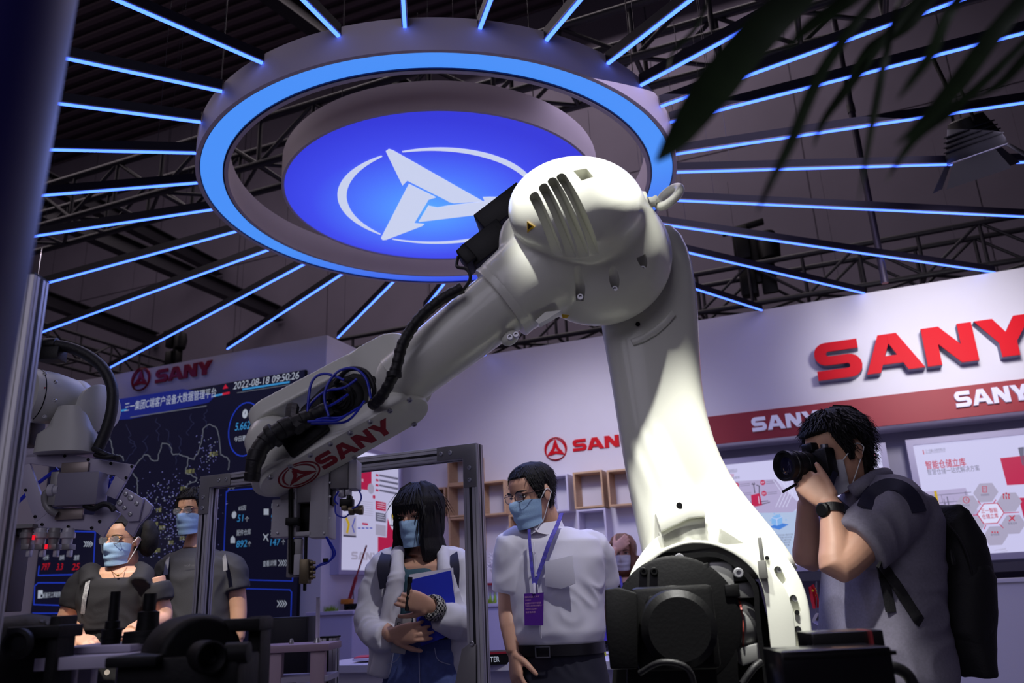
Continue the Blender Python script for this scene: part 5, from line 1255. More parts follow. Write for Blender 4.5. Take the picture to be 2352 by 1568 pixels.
def body(par, head, mb, neck, m=M_SKIN, voxel=.0042):
    head.skull(mb); k = head.k
    mb.tube([head.P(0, -.022, .25), head.P(0, -.035, .02), neck], [.050 * k, .050 * k, .062 * k], n=24, sub=3)
    o = build('body', mb, m, par, voxel=voxel, relax=2); head.sockets(o.data, ORG[par.name]); return o
# ---------------------------------------------------------------- man in the white shirt
D = 3.12
P = person('person in a white short-sleeved shirt, glasses and blue mask, purple badge on the chest', 1278, 1480, D)
rt, fw = frame(24)
h = Head(atd(1224, 1133, D - .03), dirn(52), pitch=-13, roll=0, H=.222)
mb = MB()
nk = atd(1252, 1232, D + .02)
torso_rings(mb, [row(1272, 1245, D, .15, .07), row(1276, 1330, D, .155, .09), row(1280, 1440, D, .15, .09)], rt, fw)
rs_, re, rw = atd(1182, 1256, D - .0), atd(1170, 1400, D + .02), atd(1181, 1500, D - .04)
limb(mb, [rs_, rs_.lerp(re, .5), re, re.lerp(rw, .4), rw], [.052, .050, .041, .040, .027])
hand(mb, rw, (rw - re).normalized(), RH * .7 + FH * .4, 1, curl=(.35, .4, .45, .5), k=1.0)
ls, le, lw = atd(1362, 1260, D + .0), atd(1392, 1400, D + .12), atd(1330, 1450, D + .26)
limb(mb, [ls, ls.lerp(le, .5), le, le.lerp(lw, .5), lw], [.052, .050, .041, .036, .027])
hand(mb, lw, (lw - le).normalized(), FH, 1, curl=(.5, .6, .6, .6))
body(P, h, mb, nk)
h.mask(P, label='light blue surgical mask'); h.eyes(P, .45); h.glasses(P, mat('dark_gold_frame', (60, 45, 40), .35, metal=.6), lens=.021)
low = lambda p: .80 if abs(p) < .75 else (.80 - (abs(p) - .75) * .9 if abs(p) < 1.15 else (.40 if abs(p) < 1.45 else (.62 if abs(p) < 1.75 else .20)))
h.hair(P, low, .007, rough=.001); h.tufts(P, low, 900, .018, 4, lift=.35, wd=.002, base=.005)
sm = MB()
torso_rings(sm, [row(1262, 1214, D + .01, .07, .062), row(1266, 1228, D + .01, .125, .082), row(1270, 1246, D, .172, .098), row(1274, 1285, D, .186, .118), row(1276, 1340, D, .182, .126), row(1278, 1400, D, .170, .130), row(1280, 1450, D, .172, .132), row(1281, 1478, D, .160, .118)], rt, fw, 48)
sm.tube([atd(1215, 1252, D), rs_, rs_.lerp(re, .45), rs_.lerp(re, .72)], [.06, .072, .070, .066], n=28, sub=3)
sm.tube([atd(1322, 1258, D), ls + UP * .0, ls.lerp(le, .35), ls.lerp(le, .60)], [.055, .066, .071, .074], n=28, sub=3)
M_SHW = mat('white_shirt_cotton', (222, 220, 232), .7, bump=.02, bscale=300)
cloth('shirt', sm, M_SHW, P, .0065, 3, (.0055, 8), seed=2)
cl = MB()
nc = atd(1248, 1208, D)
for a0, a1 in ((-.25, 2.9), (3.5, 6.4)):
    o_ = []; i_ = []
    for q in range(15):
        a = a0 + (a1 - a0) * q / 14; f_ = math.sin(PI * q / 14) ** .4; dd = fw * math.cos(a) * .072 + rt * math.sin(a) * .072
        tp = nc + dd * .93 + UP * (.018 - .012 * math.cos(a)); bt = nc + dd * 1.18 + UP * (-.028 - .018 * math.cos(a)) * f_
        o_ += [tp, bt]; i_ += [tp - dd.normalized() * .004, bt - dd.normalized() * .004]
    n_ = len(o_); fs = [(2 * q, 2 * q + 1, 2 * q + 3, 2 * q + 2) for q in range(14)]; fs += [tuple(n_ + x for x in f_)[::-1] for f_ in fs] + [(0, 1, n_ + 1, n_), (28, n_ + 28, n_ + 29, 29)] + [(2 * q, 2 * q + 2, n_ + 2 * q + 2, n_ + 2 * q) for q in range(14)] + [(2 * q + 1, n_ + 2 * q + 1, n_ + 2 * q + 3, 2 * q + 3) for q in range(14)]
    build('collar', MB().add(o_ + i_, fs), M_SHW, P)
fr = fw * .135
def onchest(px, py, off=.0): return atp(px, py, atd(1240, 1360, D) + fw * (.120 + off), fw)
build('placket', MB().tube([onchest(1226, 1245, -.02), onchest(1232, 1300), onchest(1238, 1380, .004), onchest(1243, 1465, .002)], .0018, n=6), M_SHW, P)
for y in (1270, 1320, 1375, 1430): c_ = onchest(1228 + (y - 1270) * .08, y, .012); build('button', MB().cyl(c_, c_ + fw * .002, .0045, n=12), M_CUBEW, P)
pk = [onchest(x, y, .004) for x, y in ((1251, 1290), (1316, 1274), (1322, 1340), (1290, 1352), (1253, 1346))]
build('chest_pocket', MB().prism(pk, fw * .003), M_SHW, P, bevel=.001)
shoes_legs(P, atd(1282, 1480, D), rt, fw, mat('navy_trousers', (26, 26, 44), .75), .17, atd(1281, 1486, D).z)
bz = atd(1281, 1487, D); build('belt', MB().loft([ring(bz + UP * z, rt, fw, .168 + e, .126 + e, 48, p=2.3) for z, e in ((-.019, 0), (-.019, .004), (.017, .004), (.017, 0))]), mat('black_leather', (20, 18, 22), .35), P)
bc = atp(1247, 1497, bz + fw * .134, fw); bk = MB(); strip(bk, bc, rt * -1, UP, [(-.026, -.017), (.026, -.017), (.026, .017), (-.026, .017)], .004, .004, True); build('belt_buckle', bk, M_ALU, P, smooth=False)
M_LAN = mat('purple_lanyard', (92, 84, 190), .6, var=.35, vscale=60)
def ribbon(pts, w_, m, par, nrm, name='strap', th=.0012, sub=5):
    pts, _ = catmull([V(p) for p in pts], [1] * len(pts), sub); rings_ = []
    for i, p in enumerate(pts):
        t = (pts[min(i + 1, len(pts) - 1)] - pts[max(0, i - 1)]).normalized(); n_ = nrm(i / (len(pts) - 1)) if callable(nrm) else V(nrm); s_ = t.cross(n_).normalized(); n2 = s_.cross(t).normalized()
        rings_.append([p + s_ * w_ + n2 * th, p - s_ * w_ + n2 * th, p - s_ * w_ - n2 * th, p + s_ * w_ - n2 * th])
    return build(name, MB().loft(rings_), m, par, angle=50)
ln = ribbon([onchest(1290, 1178, -.07), onchest(1280, 1205, -.03), onchest(1262, 1245, .006), onchest(1243, 1300, .010), onchest(1228, 1340, .012)], .0075, M_LAN, P, fw, 'lanyard')
ribbon([onchest(1215, 1215, -.01), onchest(1217, 1250, .004), onchest(1221, 1300, .010), onchest(1226, 1340, .012)], .0055, M_LAN, P, fw, 'lanyard')
bd = [onchest(x, y, .022) for x, y in ((1204, 1363), (1249, 1360), (1248, 1436), (1205, 1436))]
bg = build('badge', MB().prism(bd, fw * .002), mat('badge_purple', (92, 40, 150), .4), P, smooth=False)
build('badge_clip', MB().tube([onchest(1227, 1340, .014), onchest(1227, 1352, .022), onchest(1227, 1363, .024)], .006, n=8), M_CUBEW, P)
bu = (bd[1] - bd[0]).normalized(); bw = MB(); M_BT = mat('badge_print', (214, 160, 196), .5)
L_ = (bd[1] - bd[0]).length; H_ = (bd[0] - bd[3]).length
for i, (t, y, w_) in enumerate((('国际机器人大会', .86, .74), ('CONFERENCE', .76, .3), ('出席嘉宾参观证件请佩戴', .66, .8), ('凭证进入会场请勿转借他人', .58, .84), ('参观时间 2022-08-18', .48, .6), ('请妥善保管', .38, .5))):
    text_mb(t, bd[3] + bu * L_ * .1 + UP * H_ * y + fw * .0028, bu, UP, H_ * .045, width=L_ * w_, mb=bw)
build('badge_print', bw, M_BT, bg, smooth=False, stuff=True)
# ---------------------------------------------------------------- woman with the blue folder
D = 3.2
P = person('person with black shoulder-length hair and blue mask, white open shirt, holding a blue folder', 975, 1480, D)
rt, fw = frame(14)
h = Head(atd(962, 1185, D), dirn(26), pitch=-6, H=.212)
mb = MB(); nk = atd(968, 1285, D + .03)
torso_rings(mb, [row(968, 1282, D + .02, .13, .055), row(970, 1300, D, .14, .075), row(972, 1340, D, .125, .085), row(975, 1450, D, .11, .08)], rt, fw)
A1, A2, A3 = atd(880, 1300, D), atd(856, 1425, D - .02), atd(900, 1458, D - .19)
limb(mb, [A1, A1.lerp(A2, .5), A2, A2.lerp(A3, .5), A3], [.042, .038, .034, .030, .023])
hand(mb, A3, (atd(955, 1452, D - .21) - A3), FH * 1.0 + UP * .1, -1, curl=(.25, .3, .35, .4), k=.92, thumb=.5)
B1, B2, B3 = atd(1052, 1300, D), atd(1068, 1430, D - .04), atd(990, 1392, D - .22)
limb(mb, [B1, B1.lerp(B2, .5), B2, B2.lerp(B3, .5), B3], [.042, .038, .034, .030, .023])
hand(mb, B3, (atd(945, 1378, D - .25) - B3), FH, 1, curl=(.45, .6, .65, .7), k=.92, thumb=.6)
body(P, h, mb, nk)
h.mask(P, label='pale blue surgical mask'); h.eyes(P, .4, False)
lw_ = lambda p: .66 if abs(p) < .62 else (-.28 if abs(p) > .85 else .66 - (abs(p) - .62) / .23 * .94)
fl = lambda p, z: (.012 if z > .5 else .012 + .030 * min(1, (.5 - z) / .6)) * (1 if abs(p) > .8 else .35)
h.hair(P, lw_, .016, rough=.004, flare=fl, nz=44); h.tufts(P, lambda p: .75 if abs(p) < .6 else .12, 320, .085, 5, lift=.0, wd=.0035, base=.020)
fm = MB(); r_ = random.Random(9)
for i in range(46):
    a = -.75 + 1.5 * i / 45; q0 = h.surf(a * .8, .97, .016, .12); q1 = h.surf(a, .80, .019, .12); q2 = h.surf(a + r_.uniform(-.04, .04), .585 + r_.uniform(-.05, .05), .010, .12)
    fm.tube([q0, q1, q2], [.004, .0042, .0015], n=6, sub=4)
build('fringe', fm, M_HAIR, P)
sm = MB()
torso_rings(sm, [row(968, 1308, D, .08, .09), row(970, 1330, D, .128, .105), row(973, 1380, D, .122, .108), row(975, 1440, D, .112, .100), row(976, 1476, D, .118, .100)], rt, fw, 40)
sm.tube([atd(922, 1330, D - .07), atd(918, 1290, D - .05), atd(925, 1262, D)], [.02, .018, .012], n=10, sub=3); sm.tube([atd(1014, 1330, D - .06), atd(1018, 1290, D - .05), atd(1015, 1262, D)], [.02, .018, .012], n=10, sub=3)
cloth('teal_top', sm, mat('teal_knit', (54, 88, 104), .8, bump=.15, bscale=150), P, .006, 3, (.003, 8), seed=4)
M_WO = mat('white_linen', (216, 214, 226), .8, bump=.04, bscale=160)
def arm_sleeve(mb, pts, rs): mb.tube(pts, rs, n=26, sub=4)
jk = MB()
arm_sleeve(jk, [atd(915, 1290, D + .02), atd(884, 1300, D), atd(862, 1360, D), atd(853, 1425, D - .03), atd(870, 1460, D - .10), atd(889, 1461, D - .16)], [.055, .060, .060, .060, .055, .042])
for pts, rs in (([atd(915, 1262, D - .02), atd(912, 1310, D - .10), atd(903, 1370, D - .11), atd(893, 1440, D - .10), atd(880, 1500, D - .08), atd(868, 1552, D - .08)], [.020, .026, .030, .034, .036, .034]), ([atd(897, 1290, D + .06), atd(885, 1350, D + .03), atd(880, 1430, D), atd(876, 1500, D), atd(866, 1550, D)], [.05, .05, .05, .045, .035])): jk.tube(pts, rs, n=18, sub=4)
jk.tube([atd(1018, 1262, D - .02), atd(1022, 1310, D - .09), atd(1040, 1380, D - .10), atd(1052, 1450, D - .08), atd(1062, 1530, D - .06), atd(1066, 1575, D - .06)], [.020, .026, .030, .036, .04, .04], n=18, sub=4)
torso_rings(jk, [row(968, 1268, D + .06, .08, .05), row(970, 1290, D + .08, .155, .06), row(972, 1400, D + .09, .15, .06), row(975, 1540, D + .09, .15, .06)], rt, fw)
arm_sleeve(jk, [atd(1020, 1290, D + .02), atd(1050, 1302, D), atd(1066, 1370, D - .01), atd(1068, 1428, D - .06), atd(1038, 1424, D - .15), atd(1008, 1412, D - .19)], [.055, .062, .062, .062, .056, .046])
cloth('open_shirt', jk, M_WO, P, .0062, 3, (.006, 11), seed=6)
shoes_legs(P, atd(977, 1480, D), rt, fw, mat('blue_denim', (78, 92, 150), .8, var=.15, vscale=60, bump=.15, bscale=300), .150, atd(976, 1474, D).z, mat('white_shoe', (220, 220, 224), .5), .085, .092)
jz = atd(976, 1478, D)
build('waistband', MB().loft([ring(jz + UP * z, rt, fw, .146 + e, .112 + e, 40, p=2.3) for z, e in ((-.018, 0), (-.018, .004), (.016, .004), (.016, 0))]), mat('denim_band', (66, 78, 132), .8), P)
for x0, x1, x2 in ((925, 912, 888), (998, 1006, 1034)):
    build('pocket_seam', MB().tube([atd(x0, 1487, D - .125), atd(x1, 1515, D - .125), atd(x2, 1526, D - .105)], .0016, n=6, sub=4), mat('pale_thread', (170, 175, 205), .7), P)
build('fly_seam', MB().tube([atd(962, 1485, D - .128), atd(963, 1530, D - .13), atd(964, 1570, D - .13)], .0018, n=6), mat('pale_thread', (170, 175, 205), .7), P)
M_BAG = mat('navy_strap', (28, 26, 52), .7)
for a_ in (((893, 1262), (883, 1285), (880, 1310), (886, 1350)), ((1036, 1262), (1040, 1285), (1042, 1310), (1040, 1350))): ribbon([atd(a_[0][0], a_[0][1], D + .0), atd(a_[1][0], a_[1][1], D - .085), atd(a_[2][0], a_[2][1], D - .105), atd(a_[3][0], a_[3][1], D - .10)], .022, M_BAG, P, -FH, 'bag_strap')
sc_ = MB(); c0 = atd(996, 1395, D - .215); r_ = random.Random(4)
ax = (B2 - B3).normalized(); ux_, uy_ = perp(ax)
for i in range(3): sc_.torus(c0 + ax * (.010 * (i - 1)), ux_, uy_, .033, .011 + .002 * (i % 2), 26, 10)
M_SCR2 = mat('scrunchie_fabric', (150, 148, 140), .8)
nt = M_SCR2.node_tree; ck = nt.nodes.new('ShaderNodeTexChecker'); ck.inputs['Scale'].default_value = 110; ck.inputs['Color1'].default_value = (.012, .012, .014, 1); ck.inputs['Color2'].default_value = (.42, .40, .36, 1); tc = nt.nodes.new('ShaderNodeTexCoord'); nt.links.new(tc.outputs['Object'], ck.inputs['Vector']); nt.links.new(ck.outputs['Color'], nt.nodes['Principled BSDF'].inputs['Base Color'])
o = build('scrunchie', sc_, M_SCR2, None, noise_=(.003, 60)); tag(o, 'black and cream checked scrunchie around the wrist above the blue folder', 'hair tie')
t = thing('folder', 'blue document folder with white papers held against the chest', 'folder', atd(963, 1483, D - .17))
fn = (-FH + RH * .1).normalized(); FQ = atd(1000, 1380, D - .165)
def fp_(x, y, o=0.0): return atp(x, y, FQ + fn * o, fn)
build('cover', MB().prism([fp_(x, y) for x, y in ((943, 1331), (1036, 1309), (1054, 1452), (966, 1484))], -fn * .004), mat('folder_blue', (36, 52, 190), .4), t, smooth=False, bevel=.0008)
build('paper', MB().prism([fp_(x, y, -.005) for x, y in ((940, 1319), (1041, 1303), (1048, 1420), (950, 1440))], -fn * .003), mat('paper_white', (220, 216, 228), .6), t, smooth=False)
build('faint_print', MB().prism([fp_(x, y, .001) for x, y in ((969, 1467), (992, 1460), (992, 1461.5), (969, 1468.5))], fn * .0004), mat('folder_print', (90, 110, 215), .5), t, smooth=False)
t = thing('phone', 'mobile phone in a pale lettered case held low in front of the jeans', 'phone', atd(925, 1500, D - .2))
pn = (-FH).normalized(); PQ = atd(925, 1440, D - .185)
def pp_(x, y, o=0.0): return atp(x, y, PQ + pn * o, pn)
M_PH = mat('phone_case', (150, 146, 150), .3); build('case', MB().prism([pp_(x, y) for x, y in ((909, 1417), (946, 1420), (930, 1503), (897, 1498))], -pn * .008), M_PH, t, bevel=.003)
pu = (pp_(944, 1436) - pp_(910, 1433)).normalized(); q = MB(); text_mb('Green!', pp_(911, 1437, .001), pu, pu.cross(pn) * -1 if (pu.cross(pn)).z < 0 else pu.cross(pn), .014, width=.055, mb=q)
build('lettering', q, mat('case_print', (30, 40, 36), .6), t, smooth=False, stuff=True)
t = thing('pen', 'dark recorder pen held upright in the fist beside the folder', 'pen', atd(936, 1400, D - .27))
rod('barrel', atd(934, 1402, D - .26), atd(941, 1335, D - .24), .007, M_ROBD, t, n=12); rod('cap', atd(941, 1338, D - .241), atd(942, 1325, D - .24), .009, M_ROBD, t, n=12)
# ---------------------------------------------------------------- photographer
D = 2.42
P = person('person in a grey polo shirt photographing, white mask on, turned to the left', 2030, 1500, D)
rt, fw = frame(74)
h = Head(atd(1928, 1036, D), dirn(76), pitch=-15, H=.226)
mb = MB(); nk = atd(1995, 1140, D + .02)
torso_rings(mb, [row(2020, 1165, D, .13, .07), row(2025, 1250, D, .15, .09), row(2030, 1450, D, .13, .09)], rt, fw)
N1, N2, N3 = atd(2062, 1168, D - .15), atd(1925, 1300, D - .19), atd(1908, 1155, D - .15)
limb(mb, [N1, N1.lerp(N2, .5), N2, N2.lerp(N3, .3), N3.lerp(N2, .3), N3], [.056, .054, .045, .042, .033, .026])
hand(mb, N3 - UP * .005, (atd(1862, 1112, D - .12) - N3), FH * .8 + UP * .25, -1, curl=(.6, .65, .7, .7), k=.98, thumb=.1, tcurl=.0, ta=.42)
M1, M2, M3 = atd(1990, 1170, D + .17), atd(1858, 1280, D + .17), atd(1853, 1150, D + .08)
limb(mb, [M1, M1.lerp(M2, .5), M2, M2.lerp(M3, .3), M3.lerp(M2, .3), M3], [.054, .052, .044, .042, .033, .026])
hand(mb, M3, (atd(1832, 1100, D + .03) - M3), FH * -.6 + RH * .1 + UP * .5, 1, curl=(.7, .7, .7, .7), k=1.0)
body(P, h, mb, nk)
h.mask(P, M_MASKW, top=.44, bot=-.02, ang=58, beak=.018, label='white folded mask'); h.eyes(P, .3)
low = lambda p: .78 if abs(p) < .9 else (.78 - (abs(p) - .9) * 1.2 if abs(p) < 1.2 else (.36 if abs(p) < 1.42 else (.60 if abs(p) < 1.72 else .10)))
h.hair(P, low, .017, rough=.007, seed=3); h.tufts(P, low, 1500, .030, 7, lift=.55, wd=.0026, base=.012)
M_GT = mat('grey_melange_jersey', (122, 118, 134), .85, var=.10, vscale=150, bump=.03, bscale=250)
sm = MB()
torso_rings(sm, [row(2003, 1122, D + .01, .075, .065), row(2012, 1138, D + .01, .13, .085), row(2020, 1160, D, .18, .10), row(2026, 1210, D, .195, .122), row(2026, 1290, D, .185, .130), row(2024, 1370, D, .180, .138), row(2026, 1450, D, .185, .142), row(2040, 1545, D, .195, .142), row(2045, 1575, D, .19, .13)], rt, fw, 48)
sm.tube([atd(2030, 1150, D - .06), N1, N1.lerp(N2, .4), N1.lerp(N2, .66)], [.075, .080, .080, .078], n=28, sub=3)
sm.tube([atd(1990, 1150, D + .08), M1, M1.lerp(M2, .4), M1.lerp(M2, .62)], [.07, .075, .075, .075], n=28, sub=3)
polo = cloth('polo_shirt', sm, M_GT, P, .0065, 3, (.006, 7), seed=9)
build('collar', MB().tube([atd(1955, 1132, D - .09), atd(1985, 1112, D - .10), atd(2015, 1094, D - .06), atd(2035, 1090, D + .0), atd(2010, 1095, D + .07), atd(1965, 1120, D + .06)], [.022, .022, .022, .022, .022, .018], n=12, sub=4), M_GT, P, voxel=.005, relax=2)
shoes_legs(P, atd(2045, 1560, D), rt, fw, mat('dark_trousers', (36, 36, 50), .8), .16, atd(2045, 1560, D).z)
wt = thing('wristwatch', 'black wristwatch on the near wrist of the photographer', 'watch', N3 - UP * .05)
wx = (N2 - N3).normalized(); u1, u2 = perp(wx); wc = N3 + wx * .02
build('strap', MB().loft([ring(wc + wx * t, u1, u2, r, r, 28) for t, r in ((-.012, .030), (-.012, .034), (.012, .035), (.012, .031))]), M_RUB, wt)
wd_ = (-RH * .8 - FH * .5).normalized(); build('case', MB().lathe(wc + wd_ * .030, wd_, [(0, .020), (.010, .020), (.013, .016)], n=28), M_ROBD, wt)
# camera
ca = thing('camera', 'black camera with a thick lens held up to the eye by the photographer', 'camera', atd(1872, 1092, D - .03))
cd = (-RH * .86 - FH * .42 - UP * .04).normalized(); cr = cd.cross(UP).normalized(); cu = cr.cross(cd).normalized()
M_CB = mat('camera_black', (14, 13, 16), .38, bump=.1, bscale=300); M_GL = mat('lens_glass', (16, 14, 40), .04, spec=1.0, coat=1.0)
cb = atd(1874, 1068, D - .03)
build('body', MB().box(cb, (.064, .020, .043), (cr, cd, cu)), M_CB, ca, bevel=.008)
build('viewfinder_hump', MB().box(cb + cu * .050 + cd * .002, (.022, .024, .014), (cr, cd, cu)), M_CB, ca, bevel=.006)
build('grip', MB().tube([cb + cr * .055 + cu * .035 + cd * .02, cb + cr * .055 - cu * .04 + cd * .02], [.016, .016], n=16), M_CB, ca)
build('dial', MB().cyl(cb - cr * .045 + cu * .043, cb - cr * .045 + cu * .053, .011, n=24), M_ALU, ca)
build('eyecup', MB().box(cb + cu * .048 - cd * .03, (.017, .012, .011), (cr, cd, cu)), M_RUB, ca, bevel=.004)
lc = cb + cd * .02
lens = build('lens', MB().lathe(lc, cd, [(0, .034), (.010, .036), (.012, .038), (.036, .0385), (.038, .037), (.042, .037), (.044, .040), (.080, .041), (.082, .039), (.087, .039), (.089, .043), (.104, .0435), (.104, .038), (.095, .034)], n=56), M_CB, ca)
build('front_glass', MB().lathe(lc + cd * .089, cd, [(0, .035), (.003, .034), (.006, .025), (.008, .010), (.0082, .001)], n=48), M_GL, lens)
for t_ in (.026, .062): build('focus_ring', MB().lathe(lc + cd * t_, cd, [(-.008, .0400 if t_ < .05 else .0425), (.008, .0400 if t_ < .05 else .0425)], n=56), M_RUB, lens)
rod('lens_tab', atd(1828, 1112, D - .04), atd(1798, 1129, D - .06), .004, M_CB, ca, n=10)
strp = ribbon([cb - cr * .066 - cu * .03, atd(1908, 1126, D - .12), atd(1935, 1160, D - .14), atd(1960, 1172, D - .14), atd(1975, 1150, D - .14), atd(2000, 1120, D - .12), atd(2030, 1096, D - .05)], .008, M_BAG, ca, -FH, 'neck_strap')
# backpack
def on_mesh(o, pts, lift=.007):
    q = raycast_mesh(o, pts, lift); good = [p for p in q if p is not None]
    return good
bp_ = thing('backpack', 'large black backpack worn by the photographer', 'backpack', atd(2170, 1500, D + .05))
M_PK = mat('backpack_nylon', (19, 18, 22), .75, bump=.15, bscale=200)
pk = MB(); rr_ = []
for (xl_, xr_, y) in ((2116, 2150, 1168), (2110, 2192, 1200), (2108, 2225, 1240), (2108, 2243, 1290), (2112, 2256, 1350), (2118, 2258, 1400), (2122, 2252, 1450), (2138, 2244, 1500), (2166, 2236, 1545)):
    c_ = (atd(xl_, y, D + .03) + atd(xr_, y, D + .03)) / 2; hw_ = (atd(xr_, y, D + .03) - atd(xl_, y, D + .03)).length / 2
    rr_.append(ring(c_ - RH * .02, -fw, rt, hw_ * .84, .15, 44, p=3.0))
pk.loft(rr_); o = build('main_compartment', pk, M_PK, bp_, voxel=.007, relax=3); wrinkle(o, .004, 9, 5)
build('front_pocket', MB().loft([ring(atd(x, y, D - .02), -fw, rt, a, .105, 32, p=2.6) for x, y, a in ((2196, 1300, .04), (2200, 1330, .072), (2200, 1400, .075), (2196, 1450, .068), (2190, 1480, .03))]), M_PK, bp_, voxel=.006, relax=3)
build('zipper', MB().tube([atd(2168, 1195, D - .135), atd(2205, 1240, D - .13), atd(2228, 1300, D - .12), atd(2240, 1370, D - .11)], .004, n=8, sub=5), M_RUB, bp_)
build('zip_puller', MB().tube([atd(2184, 1262, D - .135), atd(2188, 1285, D - .14), atd(2190, 1296, D - .14)], [.003, .006, .005], n=8), M_RUB, bp_)
build('side_strap', MB().tube([atd(2208, 1222, D - .05), atd(2222, 1232, D - .06), atd(2234, 1248, D - .05)], .006, n=8, sub=3), M_RUB, bp_)
ns = lambda t: (-FH).normalized()
def over(t): return (UP * math.sin(PI * min(1, t * 1.1)) - FH * .8).normalized()
ribbon(on_mesh(polo, [(1986, 1166), (2000, 1140), (2022, 1122), (2048, 1114), (2076, 1122), (2098, 1146), (2110, 1176)]), .020, M_BAG, bp_, -FH + UP * .5, 'shoulder_strap', .005)
ribbon(on_mesh(polo, [(2022, 1292), (2040, 1316), (2060, 1345), (2080, 1376), (2098, 1404), (2112, 1424)]) + [atd(2134, 1448, D - .13)], .014, M_PK, bp_, -FH, 'lower_strap', .002)
ribbon(on_mesh(polo, [(2020, 1292), (2028, 1320), (2034, 1345), (2040, 1372), (2046, 1405)]), .013, M_PK, bp_, -FH, 'loose_strap', .002)
build('strap_anchor', MB().tube([atd(2115, 1445, D - .13), atd(2150, 1440, D - .12), atd(2140, 1470, D - .12)], [.012, .016, .01], n=10), M_PK, bp_)
build('strap_tail', MB().tube([atd(2122, 1447, D - .14), atd(2100, 1458, D - .17), atd(2084, 1474, D - .175)], [.008, .006, .003], n=8, sub=3), M_PK, bp_)
# ---------------------------------------------------------------- woman in black at the left
D = 3.95
P = person('person with glasses, pale blue mask and wide-necked black top under the robot gripper', 260, 1440, D)
rt, fw = frame(8)
h = Head(atd(283, 1239, D), dirn(14), pitch=-4, H=.222)
mb = MB(); nk = atd(272, 1312, D + .03)
torso_rings(mb, [row(268, 1302, D + .02, .10, .055), row(266, 1316, D, .165, .08), row(264, 1345, D, .155, .10), row(262, 1420, D, .13, .09)], rt, fw)
A1, A2, A3 = atd(190, 1335, D), atd(152, 1432, D), atd(180, 1466, D - .20)
limb(mb, [A1, A1.lerp(A2, .5), A2, A2.lerp(A3, .5), A3], [.052, .050, .046, .043, .032]); hand(mb, A3, atd(212, 1476, D - .26) - A3, FH * .5 - UP * .8, -1, curl=(.3, .35, .4, .45), k=.95)
B1, B2, B3 = atd(352, 1330, D), atd(372, 1420, D), atd(300, 1452, D - .20)
limb(mb, [B1, B1.lerp(B2, .5), B2, B2.lerp(B3, .5), B3], [.054, .050, .046, .042, .032]); hand(mb, B3, atd(270, 1462, D - .25) - B3, FH * .5 - UP * .8, 1, curl=(.3, .35, .4, .45), k=.95)
body(P, h, mb, nk)
h.mask(P, label='pale blue surgical mask'); h.eyes(P, .35); h.glasses(P, mat('gold_frame', (150, 110, 60), .3, metal=.8), lens=.022)
low = lambda p: .84 if abs(p) < .6 else (.84 - (abs(p) - .6) * .45 if abs(p) < 1.5 else .25)
h.hair(P, low, .010, rough=.002)
build('hair_bun', MB().ell(h.P(-.085, -.07, .50), (.045, .05, .085), (h.r, h.f, h.u), 24, 14), M_HAIR, P, noise_=(.005, 30))
M_BT_ = mat('black_cotton', (30, 29, 36), .85, bump=.1, bscale=250)
sm = MB()
torso_rings(sm, [row(264, 1330, D, .135, .105), row(263, 1345, D, .160, .122), row(261, 1375, D, .158, .130), row(260, 1410, D, .150, .125), row(260, 1445, D, .155, .125)], rt, fw, 48)
sm.tube([atd(213, 1304, D + .02), atd(208, 1316, D - .02), atd(212, 1345, D - .08)], [.022, .05, .05], n=18, sub=3)
sm.tube([atd(316, 1300, D + .02), atd(330, 1318, D - .02), atd(318, 1345, D - .08)], [.022, .045, .05], n=18, sub=3)
sm.tube([atd(210, 1330, D), atd(185, 1345, D), A1.lerp(A2, .62)], [.06, .064, .060], n=24, sub=3)
sm.tube([atd(355, 1345, D), B1.lerp(B2, .35), B1.lerp(B2, .60)], [.068, .072, .068], n=24, sub=3)
cloth('black_top', sm, M_BT_, P, .0075, 3, (.005, 8), seed=12)
fl_ = mat('floral_fabric', (22, 21, 26), .8)
nt = fl_.node_tree; vo = nt.nodes.new('ShaderNodeTexVoronoi'); vo.inputs['Scale'].default_value = 22; tc = nt.nodes.new('ShaderNodeTexCoord'); nt.links.new(tc.outputs['Object'], vo.inputs['Vector'])
rp = nt.nodes.new('ShaderNodeValToRGB'); rp.color_ramp.interpolation = 'CONSTANT'; rp.color_ramp.elements[0].color = (.55, .50, .45, 1); rp.color_ramp.elements[1].color = (.008, .008, .011, 1); rp.color_ramp.elements[1].position = .27
nt.links.new(vo.outputs['Distance'], rp.inputs[0]); nt.links.new(rp.outputs[0], nt.nodes['Principled BSDF'].inputs['Base Color'])
shoes_legs(P, atd(260, 1440, D), rt, fw, fl_, .165, atd(260, 1432, D).z, None, .095, .10)
ribbon([atd(214, 1302, D + .02), atd(206, 1318, D - .08), atd(200, 1345, D - .12), atd(194, 1375, D - .13), atd(190, 1410, D - .11)], .010, mat('striped_strap', (150, 150, 155), .7, var=.5, vscale=80), P, -FH, 'bag_strap')
build('necklace', MB().tube([atd(252, 1306, D - .05), atd(262, 1316, D - .105), atd(271, 1320, D - .11), atd(282, 1314, D - .10), atd(292, 1302, D - .05)], .0012, n=6, sub=4), mat('gold', (200, 160, 80), .3, metal=.9), P)
build('pendant', MB().ell(atd(271, 1321, D - .115), (.006, .006, .006), None, 12, 8), mat('gold', (200, 160, 80), .3, metal=.9), P)
